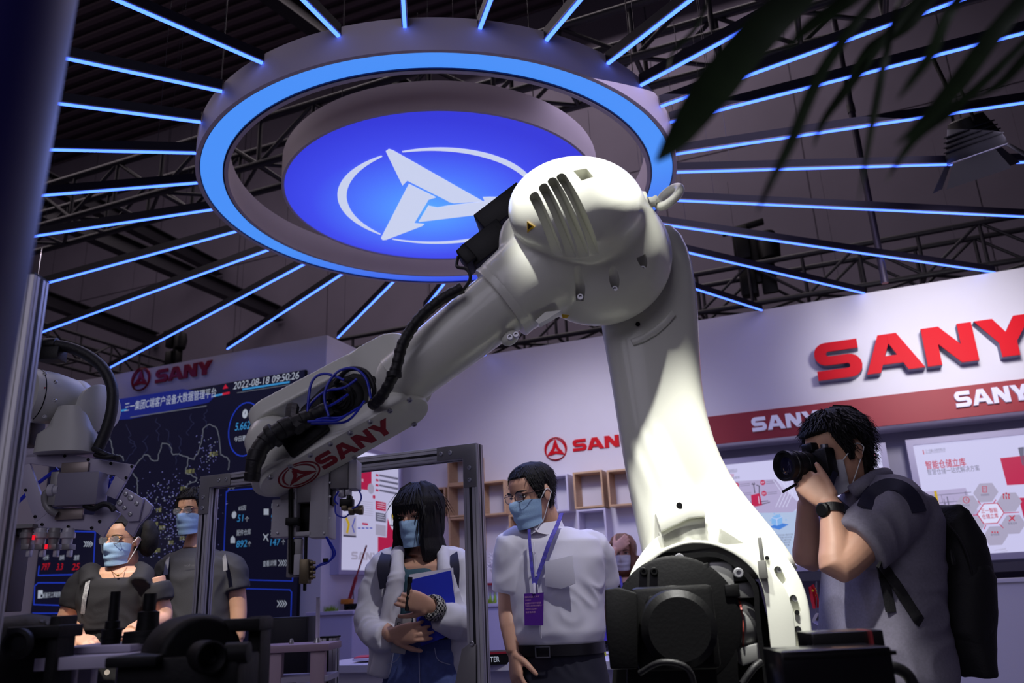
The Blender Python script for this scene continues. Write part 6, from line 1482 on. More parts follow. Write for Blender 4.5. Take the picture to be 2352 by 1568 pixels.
# ---------------------------------------------------------------- man in the dark tee at the left
D = 4.25
P = person('person with short hair, glasses and mask in a charcoal T-shirt behind the aluminium post', 460, 1430, D)
rt, fw = frame(2)
h = Head(atd(446, 1174, D), dirn(16), pitch=-3, H=.222)
mb = MB(); nk = atd(448, 1262, D + .03)
torso_rings(mb, [row(455, 1285, D, .15, .06), row(457, 1330, D, .155, .09), row(457, 1420, D, .13, .09)], rt, fw)
A1, A2, A3 = atd(388, 1305, D), atd(378, 1400, D + .02), atd(392, 1480, D - .02)
limb(mb, [A1, A1.lerp(A2, .5), A2, A2.lerp(A3, .5), A3], [.05, .048, .042, .038, .028]); hand(mb, A3, A3 - A2, RH, 1, curl=(.4,) * 4)
B1, B2, B3 = atd(535, 1305, D), atd(547, 1395, D), atd(548, 1468, D - .02)
limb(mb, [B1, B1.lerp(B2, .5), B2, B2.lerp(B3, .5), B3], [.05, .048, .042, .038, .028]); hand(mb, B3, B3 - B2, -RH, -1, curl=(.4,) * 4)
body(P, h, mb, nk)
h.mask(P, label='pale blue surgical mask'); h.eyes(P, .45); h.glasses(P, mat('black_frame', (22, 20, 22), .4), lens=.020)
low = lambda p: .76 if abs(p) < .75 else (.76 - (abs(p) - .75) * .9 if abs(p) < 1.15 else (.45 if abs(p) < 1.42 else (.60 if abs(p) < 1.72 else .15)))
h.hair(P, low, .014, rough=.005, seed=8); h.tufts(P, low, 900, .026, 11, lift=.5, wd=.003)
M_CT = mat('charcoal_cotton', (52, 52, 60), .85, bump=.1, bscale=250)
sm = MB()
torso_rings(sm, [row(452, 1262, D + .02, .085, .07), row(453, 1274, D + .01, .135, .082), row(455, 1290, D, .175, .095), row(456, 1325, D, .178, .118), row(456, 1375, D, .165, .12), row(456, 1440, D, .165, .12)], rt, fw, 48)
sm.tube([atd(415, 1292, D), A1, A1.lerp(A2, .4), A1.lerp(A2, .68)], [.06, .065, .066, .066], n=24, sub=3)
sm.tube([atd(500, 1292, D), B1, B1.lerp(B2, .3), B1.lerp(B2, .56)], [.06, .065, .066, .070], n=24, sub=3)
cloth('t_shirt', sm, M_CT, P, .0075, 3, (.005, 8), seed=15)
build('neck_band', MB().torus(atd(450, 1263, D + .01) , rt, (fw - UP * .35).normalized(), .082, .007, 40, 10, .070), M_CT, P)
q = MB(); text_mb('nohurry', atd(422, 1301, D - .125), RH, UP, .012, width=.085, mb=q); build('chest_print', q, mat('print_grey_tee', (90, 90, 100), .8), P, smooth=False, stuff=True)
shoes_legs(P, atd(457, 1440, D), rt, fw, mat('dark_trousers', (36, 36, 50), .8), .155, atd(457, 1436, D).z)
for a_ in (((388, 1272), (384, 1290), (380, 1320)), ((512, 1268), (516, 1285), (518, 1310))): ribbon([atd(a_[0][0], a_[0][1], D + .02), atd(a_[1][0], a_[1][1], D - .095), atd(a_[2][0], a_[2][1], D - .125)], .010, mat('grey_strap', (120, 120, 128), .7), P, -FH, 'bag_strap')
# ---------------------------------------------------------------- girl behind, hand on her forehead
D = 5.75
P = person('person far behind with long brown hair and white mask, one hand on the forehead', 1438, 1400, D)
rt, fw = frame(10)
h = Head(atd(1431, 1270, D), dirn(14), pitch=-2, H=.215)
mb = MB(); nk = atd(1438, 1318, D + .02)
torso_rings(mb, [row(1440, 1325, D, .11, .055), row(1440, 1345, D, .14, .07), row(1440, 1400, D, .12, .08)], rt, fw)
A1, A2, A3 = atd(1402, 1345, D), atd(1393, 1300, D - .25), atd(1412, 1262, D - .16)
limb(mb, [A1, A1.lerp(A2, .5), A2, A2.lerp(A3, .5), A3], [.04, .038, .035, .030, .023]); hand(mb, A3, atd(1432, 1245, D - .13) - A3, FH, 1, curl=(.15,) * 4, k=.95)
B1, B2, B3 = atd(1478, 1345, D), atd(1484, 1400, D), atd(1478, 1440, D - .1)
limb(mb, [B1, B1.lerp(B2, .5), B2, B2.lerp(B3, .5), B3], [.04, .038, .035, .030, .023]); hand(mb, B3, B3 - B2, -RH, -1)
body(P, h, mb, nk, voxel=.006)
h.mask(P, M_MASKW, beak=.02, label='white mask'); h.eyes(P, .5)
M_BH = mat('brown_hair', (128, 88, 64), .45, var=.4, vscale=40, stretch=(8, 8, .8), bump=.3, bscale=60)
lw_ = lambda p: .80 if abs(p) < .8 else (-.6 if abs(p) > 1.1 else .80 - (abs(p) - .8) / .3 * 1.4)
h.hair(P, lw_, .014, rough=.003, m=M_BH, flare=lambda p, z: .012 + (.02 if z < .4 else 0), nz=50)
sm = MB(); torso_rings(sm, [row(1440, 1338, D, .10, .075), row(1440, 1350, D, .145, .09), row(1440, 1420, D, .13, .10), row(1440, 1500, D, .14, .10)], rt, fw); sm.tube([atd(1470, 1345, D), B1, B1.lerp(B2, .8)], [.05, .05, .045], n=18, sub=2); sm.tube([atd(1412, 1348, D), A1, A1.lerp(A2, .3)], [.05, .05, .045], n=18, sub=2)
cloth('black_top', sm, M_BT_, P, .010, 3, (.004, 8), seed=3)
shoes_legs(P, atd(1440, 1480, D), rt, fw, mat('dark_trousers', (36, 36, 50), .8), .15, atd(1440, 1480, D).z, None, .085, .09)
ribbon([atd(1424, 1322, D - .04), atd(1428, 1345, D - .11), atd(1436, 1375, D - .12)], .008, M_LAN, P, -FH, 'lanyard'); ribbon([atd(1452, 1322, D - .04), atd(1446, 1345, D - .11), atd(1438, 1375, D - .12)], .008, M_LAN, P, -FH, 'lanyard')
# ================================================================ tooling on the large robot
M_GRIP = mat('gripper_white_plate', (196, 194, 198), .45, var=.03, vscale=8); M_GRIPD = mat('gripper_grey_plate', (140, 138, 138), .45, metal=.3, var=.08, vscale=10)
M_BRASS = mat('dull_brass_fitting', (120, 108, 84), .4, metal=.6, var=.2, vscale=30); M_CLR = mat('clear_cup', (190, 188, 196), .25, spec=.7)
GD = 2.02
def G(x, y, o=0.0): return atd(x, y, GD + o)
kg = GD / F_PX * 1.06
def gbox(nm, x0, y0, x1, y1, o0, o1, m=M_GRIP, par=None, bev=.002, base=None):
    f_ = base or G; a = f_(x0, y0); b = f_(x1, y1)
    k = (f_(x0 + 1, y0) - f_(x0, y0)).length; xc = (x0 + x1) / 2; yc = (y0 + y1) / 2; c = f_(xc, yc, (o0 + o1) / 2)
    return build(nm, MB().box(c, (abs(x1 - x0) / 2 * k, (o1 - o0) / 2, abs(y1 - y0) / 2 * k * 1.03), (RH, FH, UP)), m, par or rob, bevel=bev)
gr = build("gripper", MB().box(G(700, 1130, .04), (.05, .04, .03), (RH, FH, UP)), M_GRIPD, rob, bevel=.002)
gbox('plate', 630, 1150, 688, 1232, .0, .05, par=gr); gbox('plate', 718, 1095, 752, 1232, .0, .06, par=gr); gbox('plate', 684, 1222, 722, 1232, .0, .05, par=gr); gbox('plate', 684, 1060, 722, 1126, .01, .05, par=gr)
gbox('window_shade_box', 692, 1126, 720, 1222, .03, .05, M_ROBD, gr); gbox('side_plate', 752, 1070, 764, 1232, .0, .09, par=gr)  # black box behind the plates puts in the shade of the window opening
for x, y in ((637, 1160), (637, 1224), (744, 1224), (758, 1108), (758, 1140), (758, 1190)): s_ = MB(); screw(s_, G(x, y, -.001), -FH, .003, .002); build('plate_screw', s_, M_SCR, gr)
rod('slide_rod', G(668, 1120, -.005), G(668, 1316, -.005), .006, M_ROBD, gr); rod('slide_rod', G(680, 1120, .0), G(680, 1210, .0), .003, M_SCR, gr)
gbox('slide_carriage', 660, 1190, 690, 1206, -.02, .02, M_ROBD, gr); gbox('slide_plate', 661, 1240, 694, 1322, .0, .02, M_GRIPD, gr); gbox('slide_slot', 666, 1246, 676, 1314, -.004, .0, M_ROBD, gr); gbox('slide_block', 676, 1274, 692, 1318, -.015, .0, M_GRIP, gr)
gbox('valve_block', 691, 1286, 712, 1338, -.02, .012, M_BRASS, gr); 
for k_ in range(4): build('fitting', MB().lathe(G(713, 1292 + 11 * k_, -.005), RH, [(-.004, .006), (.006, .006), (.007, .004), (.012, .004)], n=14), M_BRASS, gr)
rod('piston_rod', G(703, 1232), G(702, 1288), .004, M_ROBD, gr); gbox('rod_tip', 697, 1338, 703, 1356, -.006, .006, M_ROBD, gr)
for o in (0, 5): build('air_tube', MB().tube([G(750 - o * .3, 1232), G(762 - o, 1250), G(770 - o, 1270), G(760 - o, 1285 + o), G(735 - o, 1296 + o), G(716, 1312 + o * 1.5)], .0022, n=8, sub=6), M_BLUE, gr)
build('tube_clip', MB().box(G(748, 1286), (.006, .004, .004), (RH, FH, UP)), M_ROBD, gr)
gbox('second_head', 766, 1064, 806, 1124, .0, .07, M_GRIPD, gr); gbox('second_head', 806, 1060, 825, 1124, .005, .07, M_GRIP, gr)
gbox('second_bracket', 754, 1090, 768, 1160, .02, .06, M_ROBD, gr)
for x0, x1, y0, y1, m in ((780, 793, 1124, 1142, M_CLR), (795, 806, 1124, 1138, M_CLR), (782, 812, 1146, 1164, M_ROBD), (798, 808, 1138, 1150, M_ROBD), (786, 800, 1160, 1172, M_BRASS)): gbox('solenoid', x0, y0, x1, y1, .01, .04, m, gr)
build('cup', MB().lathe(G(802, 1172, .02), RH, [(0, .012), (.012, .012), (.014, .008), (.026, .012), (.034, .012)], n=20), M_BRASS, gr)
for P_ in ([(824, 1124), (830, 1142), (822, 1160), (808, 1168)], [(770, 1160), (772, 1180), (790, 1188), (802, 1180)], [(778, 1128), (768, 1146), (776, 1158)]): build('air_tube', MB().tube([G(x, y) for x, y in P_], .002, n=8, sub=6), M_BLUE, gr)
# ================================================================ aluminium guard frame with tinted pane
M_ALP = mat('anodised_profile', (186, 184, 190), .4, metal=.2, var=.04, vscale=5, stretch=(1, 1, .1)); M_SLOT = mat('profile_slot', (14, 12, 20), .6)
def profile(par, a, b, w_, ux, nm='profile', slots=(0,)):
    """aluminium profile: four ribs with dark slots on the faces"""
    a = V(a); b = V(b); z = (b - a).normalized(); y = z.cross(ux).normalized(); x = y.cross(z)
    o = build(nm, MB().box((a + b) / 2, (w_, w_, (b - a).length / 2), (x, y, z)), M_ALP, par, bevel=.0015)
    for d, e in ((y, x), (-y, x), (x, y), (-x, y)):
        build('slot', MB().box((a + b) / 2 + d * w_, (w_ * .17, .0008, (b - a).length / 2 - .002), (e, d, z)), M_SLOT, o)
        for s_ in (-1, 1): build('groove', MB().box((a + b) / 2 + d * w_ + e * w_ * .62 * s_, (w_ * .04, .0004, (b - a).length / 2 - .002), (e, d, z)), M_GRIPD, o)
    return o
FY = 2.15
def FA(x, y, o=0.0): return aty(x, y, FY + o)
tl = FA(483, 1104); tr_ = FA(1086, 1042); zt = (tl.z + tr_.z) / 2; w_ = .021
fx = thing('guard_frame', 'aluminium guard frame with a tinted pane in front of the visitors', 'frame', V(((tl.x + tr_.x) / 2, FY, 0)))
profile(fx, (tl.x, FY, 0), (tl.x, FY, zt + w_), w_, V((1, 0, 0))); profile(fx, (tr_.x, FY, 0), (tr_.x, FY, zt + w_), w_ * 1.1, V((1, 0, 0)))
profile(fx, (tl.x + w_, FY, zt), (tr_.x - w_, FY, zt), w_, V((0, 0, 1)))
for s_, c_ in ((1, tl), (-1, tr_)):
    q = MB(); X = c_.x; L_ = .105; t_ = w_ * .95
    poly = [(X - s_ * t_, zt + t_), (X + s_ * L_, zt + t_), (X + s_ * L_, zt - t_), (X + s_ * t_, zt - t_), (X + s_ * t_, zt - L_), (X - s_ * t_, zt - L_)]
    build('corner_bracket', q.prism([(x, FY - w_ - .001, z) for x, z in poly], (0, -.004, 0)), M_GRIPD, fx, bevel=.0008)
    for dx, dz in ((.06, 0), (.09, 0), (0, -.05), (0, -.085)): s2 = MB(); screw(s2, (X + s_ * dx, FY - w_ - .005, zt + dz), (0, -1, 0), .0065, .004); build('bracket_bolt', s2, M_SCR, fx)
pane = mat('tinted_pane', (16, 14, 40), .05, alpha=.12, spec=.2)
build('pane', MB().bb((tl.x + w_, FY - .003, .10), (tr_.x - w_, FY + .003, zt - w_)), pane, fx, smooth=False)
gp = [FA(1062, 1490, -.03), FA(1078, 1478, -.03), FA(1094, 1478, -.03), FA(1094, 1640, -.03), FA(1040, 1600, -.03)]
build('gusset', MB().prism(gp, (0, -.004, 0)), M_GRIPD, fx, bevel=.001); s2 = MB(); screw(s2, FA(1084, 1477, -.036), (0, -1, 0), .007, .004); build('bracket_bolt', s2, M_SCR, fx)
profile(fx, (tl.x + w_, FY, .08), (tr_.x - w_, FY, .08), w_, V((0, 0, 1)))
# near post at the far left
lt = atd(67, 640, 1.35); t = thing('profile_post', 'tall aluminium profile post close by at the left edge', 'post', V((lt.x, lt.y, 0)))
profile(t, (lt.x, lt.y, 0), (lt.x, lt.y, lt.z), .0235, V((RH.x, RH.y, 0)))
build('end_cap', MB().box(lt, (.0235, .0235, .002), (RH, FH, UP)), M_ROBD, t)
# blurred pillar very near the camera
c_ = atd(20, 300, .62); M_PIL = mat('navy_pillar', (30, 24, 100), .5)
t = thing('pillar', 'dark navy pillar very close at the left edge, out of focus', 'pillar', V((c_.x, c_.y, 0)))
pt_ = atd(146, 0, .62) - RH * .082; pb2 = atd(0, 800, .62) - RH * .082; dr_ = (pt_ - pb2).normalized(); f0 = pb2 - dr_ * (pb2.z / dr_.z)
build('shaft', MB().lathe(f0, dr_, [(0, .075), (.02, .075), (.03, .080), (2.6, .080), (2.62, .073)], n=48), M_PIL, t)
build('base_ring', MB().lathe(f0, UP, [(0, .11), (.03, .11), (.04, .1)], n=48), M_ROBD, t)
# ================================================================ second robot with its frame gripper at the left
SD = 2.62
def S(x, y, o=0.0): return atd(x, y, SD + o)
r2 = thing('robot_arm', 'smaller white robot wrist at the left edge carrying a flat white frame gripper', 'robot', V((S(-60, 1100).x, S(-60, 1100).y, 0)))
M_R2 = mat('robot_grey_white_paint', (190, 190, 184), .4, var=.03, vscale=4)
ks = SD / F_PX * 1.05
ax = (S(150, 905, -.05) - S(40, 900, .10)).normalized(); a1, a2 = perp(ax)
build('forearm', MB().tube([S(-70, 905, .05), S(40, 905, .02)], [62 * ks, 62 * ks], n=40), M_R2, r2)
fa = (-FH * .75 - RH * .5).normalized()
build('joint_housing', MB().lathe(S(118, 915, .0), fa, [(-.10, .070), (.0, .086), (.07, .088), (.085, .086), (.088, .075)], n=56), M_R2, r2)
build('joint_seam', MB().lathe(S(118, 915, .0), fa, [(.060, .0885), (.063, .0885)], n=56), M_ROBD, r2)
build('joint_shell', MB().ell(S(178, 925, .06), (.055, .07, .078), (RH, FH, UP), 36, 20), M_R2, r2)
build('disc_joint', MB().lathe(S(226, 938, .03), (RH * .9 - FH * .4).normalized(), [(-.055, .055), (-.03, .058), (-.028, .050), (-.012, .050), (-.01, .076), (.012, .080), (.016, .074)], n=56), M_R2, r2)
build('wrist_column', MB().loft([ring(S(x, y), RH, FH, a, .065, 36, p=2.6) for x, y, a in ((176, 940, .045), (166, 985, .068), (156, 1000, .090), (150, 1042, .093))]), M_R2, r2)
gbox('dark_cover', 40, 970, 86, 1024, -.02, .06, mat('brown_cover', (58, 48, 48), .6), r2, base=S)
q = MB(); letters_l = GLY['Y'][0][0]; polyplate(q, S(60, 922, -.105), RH, UP, [(a * .044, b * .045) for a, b in letters_l], .001); build('lettering', q, M_SIGND, r2, smooth=False)
for x, y in ((128, 877), (127, 919), (104, 957), (104, 858), (72, 966)): s2 = MB(); screw(s2, S(x, y, -.086), -FH, .006, .006); build('housing_bolt', s2, M_SCR, r2)
B2 = lambda *a, **k: None
build('dress_hose', MB().tube([S(80, 790), S(110, 790), S(160, 798), S(205, 818), S(240, 850), S(258, 893), S(256, 945), S(243, 990), S(222, 1038)], 12.5 * ks, n=18, sub=6), M_RUB, r2)
build('hose_clamp', MB().lathe(S(118, 792), RH, [(-.02, .024), (.02, .024)], n=24), M_ROBD, r2, bevel=.002)
build('hose_clamp', MB().box(S(120, 815), (.035, .03, .022), (RH, FH, UP)), M_ROBD, r2, bevel=.003)
build('cable_tangle', MB().tube([S(215, 1030, -.03), S(235, 1040, -.05), S(255, 1048, -.04), S(272, 1052, -.05)], .009, n=10, sub=4).tube([S(218, 1044, -.03), S(240, 1050, -.05), S(262, 1048, -.05)], .007, n=10, sub=4), M_RUB, r2)
M_FRM = mat('gripper_frame_white', (176, 170, 190), .45, var=.03, vscale=6)
fpl = build('gripper_frame', MB().box(S(150, 1044, .03), (.11, .03, .008), (RH, FH, UP)), M_FRM, r2)
def bar(nm, pts, th=.012, o=0.0, m=M_FRM): return build(nm, MB().prism([S(x, y, o) for x, y in pts], FH * th), m, fpl, bevel=.001)
bar('frame_bar', [(38, 1025), (309, 1067), (288, 1106), (265, 1091), (68, 1064), (34, 1072)])
bar('frame_bar', [(34, 1072), (68, 1064), (109, 1178), (81, 1200)])
bar('frame_bar', [(265, 1091), (288, 1106), (264, 1146), (242, 1136)])
bar('frame_bar', [(74, 1210), (81, 1200), (109, 1178), (215, 1182), (222, 1168), (245, 1163), (277, 1178), (248, 1213), (237, 1234), (216, 1218)])
bar('bracket_plate', [(287, 1120), (329, 1145), (318, 1196), (294, 1197), (263, 1163)], .010, -.02)
bar('bracket_plate', [(329, 1141), (350, 1161), (342, 1180), (318, 1205), (305, 1232), (285, 1215), (296, 1196), (320, 1160)], .014, -.008)
for x, y, r in ((289, 1134, 4.5), (300, 1143, 6), (275, 1154, 6), (286, 1166, 4.5), (314, 1156, 4.5), (299, 1180, 4.5)): s2 = MB(); screw(s2, S(x, y, -.021), -FH, r * ks, .004); build('bracket_bolt', s2, M_SCR, fpl)
for x, y in ((90, 1039), (149, 1047), (203, 1055), (255, 1064), (303, 1071), (36, 1062), (59, 1125), (81, 1186), (97, 1204), (157, 1209), (211, 1212), (229, 1197), (290, 1097)): s2 = MB(); screw(s2, S(x, y, -.001), -FH, .0048, .003); build('frame_screw', s2, M_ROBD, fpl)
bx_ = gbox('valve_box', 142, 1089, 236, 1160, -.05, .02, mat('grey_valve_box', (128, 124, 140), .5), fpl, base=S, bev=.004); gbox('valve_box_side', 126, 1088, 144, 1160, -.045, .02, M_GRIPD, fpl, base=S)
M_TAB = mat('galvanised_tab', (150, 138, 132), .4, metal=.5)
gbox('mounting_tab', 142, 1062, 203, 1086, -.012, -.003, M_TAB, fpl, base=S); gbox('mounting_tab', 128, 1168, 191, 1192, -.012, -.003, M_TAB, fpl, base=S)
build('cable_gland', MB().lathe(S(136, 1125, -.04), -RH, [(0, .015), (.012, .015), (.014, .020), (.030, .020), (.034, .014)], n=24), M_CLR, fpl)
build('conduit', MB().tube([S(114, 1126, -.04), S(104, 1136, -.04), S(105, 1155, -.035), S(116, 1172, -.03), S(130, 1180, -.02)], 7.5 * ks, n=14, sub=5), M_GRIPD, fpl)
for P_ in ([(132, 1076), (105, 1096), (84, 1112)], [(60, 1135), (42, 1152), (20, 1168)], [(262, 1095), (246, 1118), (242, 1132)], [(244, 1100), (256, 1108), (240, 1128)]): build('air_tube', MB().tube([S(x, y, .03) for x, y in P_], .006, n=10, sub=5), M_BLUE, fpl)
build('cable', MB().tube([S(195, 1160, -.03), S(215, 1168, -.04), S(235, 1158, -.04), S(252, 1160, -.04), S(262, 1172, -.04)], .009, n=10, sub=5), M_RUB, fpl)
build('shelf_bar', MB().box(S(45, 1212, .02), (.07, .05, .006), (RH, FH, UP)), M_GRIPD, fpl)
for x in (65, 96, 127, 158):
    s_ = MB(); s_.lathe(S(x, 1213, .0), -UP, [(0, .017), (.012, .018), (.014, .022), (.030, .022), (.032, .016), (.052, .015)], n=22); build('vacuum_cup', s_, M_CLR if x in (96, 158) else M_GRIPD, fpl)
    gbox('jaw', x - 9, 1250, x + 9, 1262, -.02, .02, M_GRIPD, fpl, base=S); gbox('jaw', x - 2, 1262, x + 6, 1278, -.01, .01, M_CLR, fpl, base=S)
M_RL = glow('indicator_red', (220, 16, 36), 1.2)
for x, y in ((77, 1234), (106, 1255)): build('indicator_lamp', MB().box(S(x, y, -.028), (.003, .003, .007), (RH, FH, UP)), M_RL, fpl)
gbox('lower_body', -40, 1215, 52, 1232, .0, .05, M_ROBD, r2, base=S); gbox('lower_cover', -60, 1236, 44, 1400, .02, .10, mat('brown_cover', (58, 48, 48), .6), r2, base=S)
# ================================================================ foreground machine parts and tables
M_BLK = mat('black_cast_iron', (5, 5, 8), .6, spec=.3, var=.3, vscale=12, bump=.1, bscale=80); M_TAB2 = mat('white_machine_table', (180, 174, 196), .5); M_PNK = mat('pink_tinted_table', (176, 150, 168), .45)
KD = 1.55
def K(x, y, o=0.0): return atd(x, y, KD + o)
kk = KD / F_PX * 1.05
def zoff(x, y): p = K(x, y); return p
# white tables
t = thing('machine_table', 'low white machine table carrying black gearbox parts at the lower left', 'table', V((K(250, 1568).x, K(250, 1568).y, 0)))
tz = K(250, 1484).z
cA = K(40, 1486, -.05); cB = K(330, 1484, -.05)
build('tabletop', MB().box(K(258, 1486, .06), (.075, .09, .006), (RH, FH, UP)), M_TAB2, t, bevel=.001)
build('lower_top', MB().box(K(235, 1514, -.02), (.075, .08, .010), (RH, FH, UP)), M_TAB2, t, bevel=.001)
build('side_top', MB().box(K(60, 1500, .05), (.09, .08, .006), (RH, FH, UP)), M_TAB2, t, bevel=.001)
for x in (30, 110, 160, 205, 290): 
    p = K(x, 1520, .02); build('leg', MB().box(V((p.x, p.y, p.z / 2)), (.012, .012, p.z / 2), (RH, FH, UP)), M_TAB2, t, bevel=.001)
build('paper_sheet', MB().box(K(82, 1542, .10), (.030, .002, .016), (RH, FH, UP)), mat('bright_label', (222, 220, 216), .5), t)
# black castings
def casting(nm, lab, parts, cat='machine part', zb=None):
    t = thing(nm, lab, cat, parts[0][1]); 
    for n_, c_, mb, kw in parts: build(n_, mb, M_BLK, t, **kw)
    return t
gx = K(440, 1500, -.10); gax = (-FH * .8 + RH * .6).normalized(); gsd = gax.cross(UP).normalized()
gb = MB().lathe(K(452, 1512, -.14), gax, [(-.10, .066), (-.02, .070), (.02, .068), (.03, .060)], n=56)
t = thing('gearbox', 'black cast gearbox with a rounded top and round side opening in the foreground', 'gearbox', V((K(445, 1500, -.16).x, K(445, 1500, -.16).y, K(445, 1500, -.16).z - .2)))
build('housing', gb, M_BLK, t, bevel=.004)
build('base_block', MB().box(K(445, 1562, -.14), (.095, .07, .040), (RH, FH, UP)), M_BLK, t, bevel=.006)
build('foot_plate', MB().box(K(345, 1512, -.16), (.040, .07, .008), (RH, FH, UP)), M_BLK, t, bevel=.004)
build('bearing_cap', MB().lathe(K(480, 1508, -.22), gax, [(-.04, .024), (.012, .024), (.014, .021), (.004, .014), (-.01, .012)], n=40), M_BLK, t)
build('shaft', MB().lathe(K(520, 1500, -.20), RH, [(0, .016), (.035, .016), (.036, .012)], n=24), M_BLK, t)
build('side_arm', MB().box(K(556, 1434, -.10), (.042, .04, .010), (RH, FH, UP)), M_BLK, t, bevel=.003)
build('side_post', MB().box(K(595, 1500, -.08), (.011, .03, .06), (RH, FH, UP)), M_BLK, t, bevel=.003)
build('pedestal', MB().box(V((K(430, 1568, -.16).x, K(430, 1568, -.16).y, .45)), (.10, .08, .45), (RH, FH, UP)), M_BLK, t, bevel=.004)
for nm, lab, x, rows in (('spindle', 'slim black spindle standing in front of the woman in black', 254, ((1482, 19), (1450, 21), (1449, 15), (1434, 15), (1433, 11), (1374, 10))), ('spindle', 'black spindle with a broad round foot beside the rounded gearbox', 336, ((1476, 48), (1452, 46), (1451, 24), (1430, 22), (1414, 22), (1412, 14), (1377, 13)))):
    p0 = K(x, rows[0][0], .05); t = thing(nm, lab, 'spindle', p0); 
    build('stem', MB().lathe(p0, UP, [((rows[0][0] - y) * kk * 1.02, r * kk) for y, r in rows], n=36), M_BLK, t)
    build('rim', MB().lathe(p0, UP, [(.012, rows[1][1] * kk + .001), (.016, rows[1][1] * kk + .001)], n=36), M_BLK, t)
t = thing('gearbox', 'black ribbed gear unit at the lower left edge of the photo', 'gearbox', V((K(60, 1500, -.1).x, K(60, 1500, -.1).y, K(60, 1500).z - .1)))
build('housing', MB().lathe(K(62, 1500, -.05), (FH * .3 + RH).normalized(), [(-.10, .058), (.0, .066), (.05, .055), (.06, .04)], n=48), M_BLK, t, bevel=.003)
build('bracket', MB().box(K(105, 1450, -.08), (.045, .04, .010), (RH, FH, UP)), M_BLK, t, bevel=.003); build('upright', MB().box(K(136, 1520, -.08), (.009, .03, .075), (RH, FH, UP)), M_BLK, t, bevel=.003)
build('bearing_cap', MB().lathe(K(45, 1478, -.14), -FH, [(0, .024), (.01, .024), (.012, .018), (.004, .012)], n=32), M_BLK, t)
for i in range(6): build('bolt_head', MB().lathe(K(55 + 14 * i, 1434 - 3 * (i % 2), -.07), UP, [(0, .005), (.006, .005)], n=6), M_SCR, t)
build('pedestal', MB().box(V((K(60, 1568, -.05).x, K(60, 1568, -.05).y, .44)), (.08, .07, .44), (RH, FH, UP)), M_BLK, t)
# pink table, rod and short profile
PD_ = 2.1
def Q_(x, y, o=0.0): return atd(x, y, PD_ + o)
t = thing('side_table', 'narrow pale table with a pinkish edge right of the gearbox', 'table', V((Q_(675, 1568).x, Q_(675, 1568).y, 0)))
build('tabletop', MB().box(Q_(672, 1486, .02), (.105, .07, .008), (RH, FH, UP)), M_PNK, t, bevel=.001); build('shelf', MB().box(Q_(680, 1556, .02), (.09, .06, .006), (RH, FH, UP)), M_TAB2, t)
for x in (634, 732): p = Q_(x, 1492, -.03); build('leg', MB().box(V((p.x, p.y, p.z / 2)), (.017, .012, p.z / 2), (RH, FH, UP)), M_PNK, t, bevel=.001)
build('thumb_screw', MB().lathe(Q_(669, 1478, .0), UP, [(0, .006), (.006, .006), (.012, .003)], n=12), M_SCR, t)
t = thing('rod', 'thin white upright rod left of the woman with the folder', 'rod', Q_(729, 1474, .02)); rod('stem', Q_(729, 1474, .02), Q_(731, 1371, .02), .0052, M_CUBEW, t, n=14); build('foot', MB().lathe(Q_(729, 1476, .02), UP, [(0, .010), (.012, .006)], n=16), M_SCR, t)
p = Q_(757, 1462, .16); t = thing('profile_post', 'short profile post beside the thin white rod', 'post', V((p.x, p.y, 0))); profile(t, (p.x, p.y, 0), p, .022, V((RH.x, RH.y, 0))); build('end_cap', MB().box(p, (.024, .024, .002), (RH, FH, UP)), M_ROBD, t)
p = atd(655, 1485, 2.75); t = thing('control_box', 'dark control box behind the pale side table', 'box', p - UP * .12); build('housing', MB().box(p, (.085, .05, .09), (RH, FH, UP)), mat('dark_box', (24, 22, 34), .5), t, bevel=.003); build('door', MB().box(p - FH * .051, (.078, .002, .082), (RH, FH, UP)), mat('dark_box', (24, 22, 34), .5), t, bevel=.001); build('stand', MB().box(V((p.x, p.y, (p.z - .09) / 2)), (.03, .03, (p.z - .09) / 2), (RH, FH, UP)), M_ROBD, t)
# black equipment boxes in front at the lower right
t = thing('equipment_box', 'glossy black equipment boxes with a cable at the lower right', 'box', V((atd(1900, 1568, 1.35).x, atd(1900, 1568, 1.35).y, 0)))
M_GB = mat('glossy_black_cover', (12, 11, 14), .22, spec=.6)
q = lambda x, y, o=0.0: atd(x, y, 1.35 + o)
build('front_box', MB().box(q(1902, 1548, .03), (.084, .05, .040), (RH, FH, UP)), M_GB, t, bevel=.003); build('top_lip', MB().box(q(1902, 1499, .03), (.086, .052, .003), (RH, FH, UP)), M_ROBD, t, bevel=.001)
build('rear_box', MB().box(q(1930, 1476, .14), (.060, .04, .020), (RH, FH, UP)), M_GB, t, bevel=.003); build('rear_lid', MB().box(q(1925, 1455, .14), (.050, .035, .003), (RH, FH, UP)), M_ALP, t, bevel=.001); build('side_strip', MB().box(q(1988, 1475, .12), (.002, .03, .02), (RH, FH, UP)), mat('dull_red_strip', (120, 30, 40), .5), t)
build('cable', MB().tube([q(2012, 1540, .1), q(2050, 1532, .1), q(2085, 1550, .1), q(2105, 1590, .1)], .010, n=12, sub=5), M_RUB, t)
build('pedestal', MB().box(V((q(1902, 1568, .05).x, q(1902, 1568, .05).y, .50)), (.08, .05, .50), (RH, FH, UP)), M_ROBD, t)
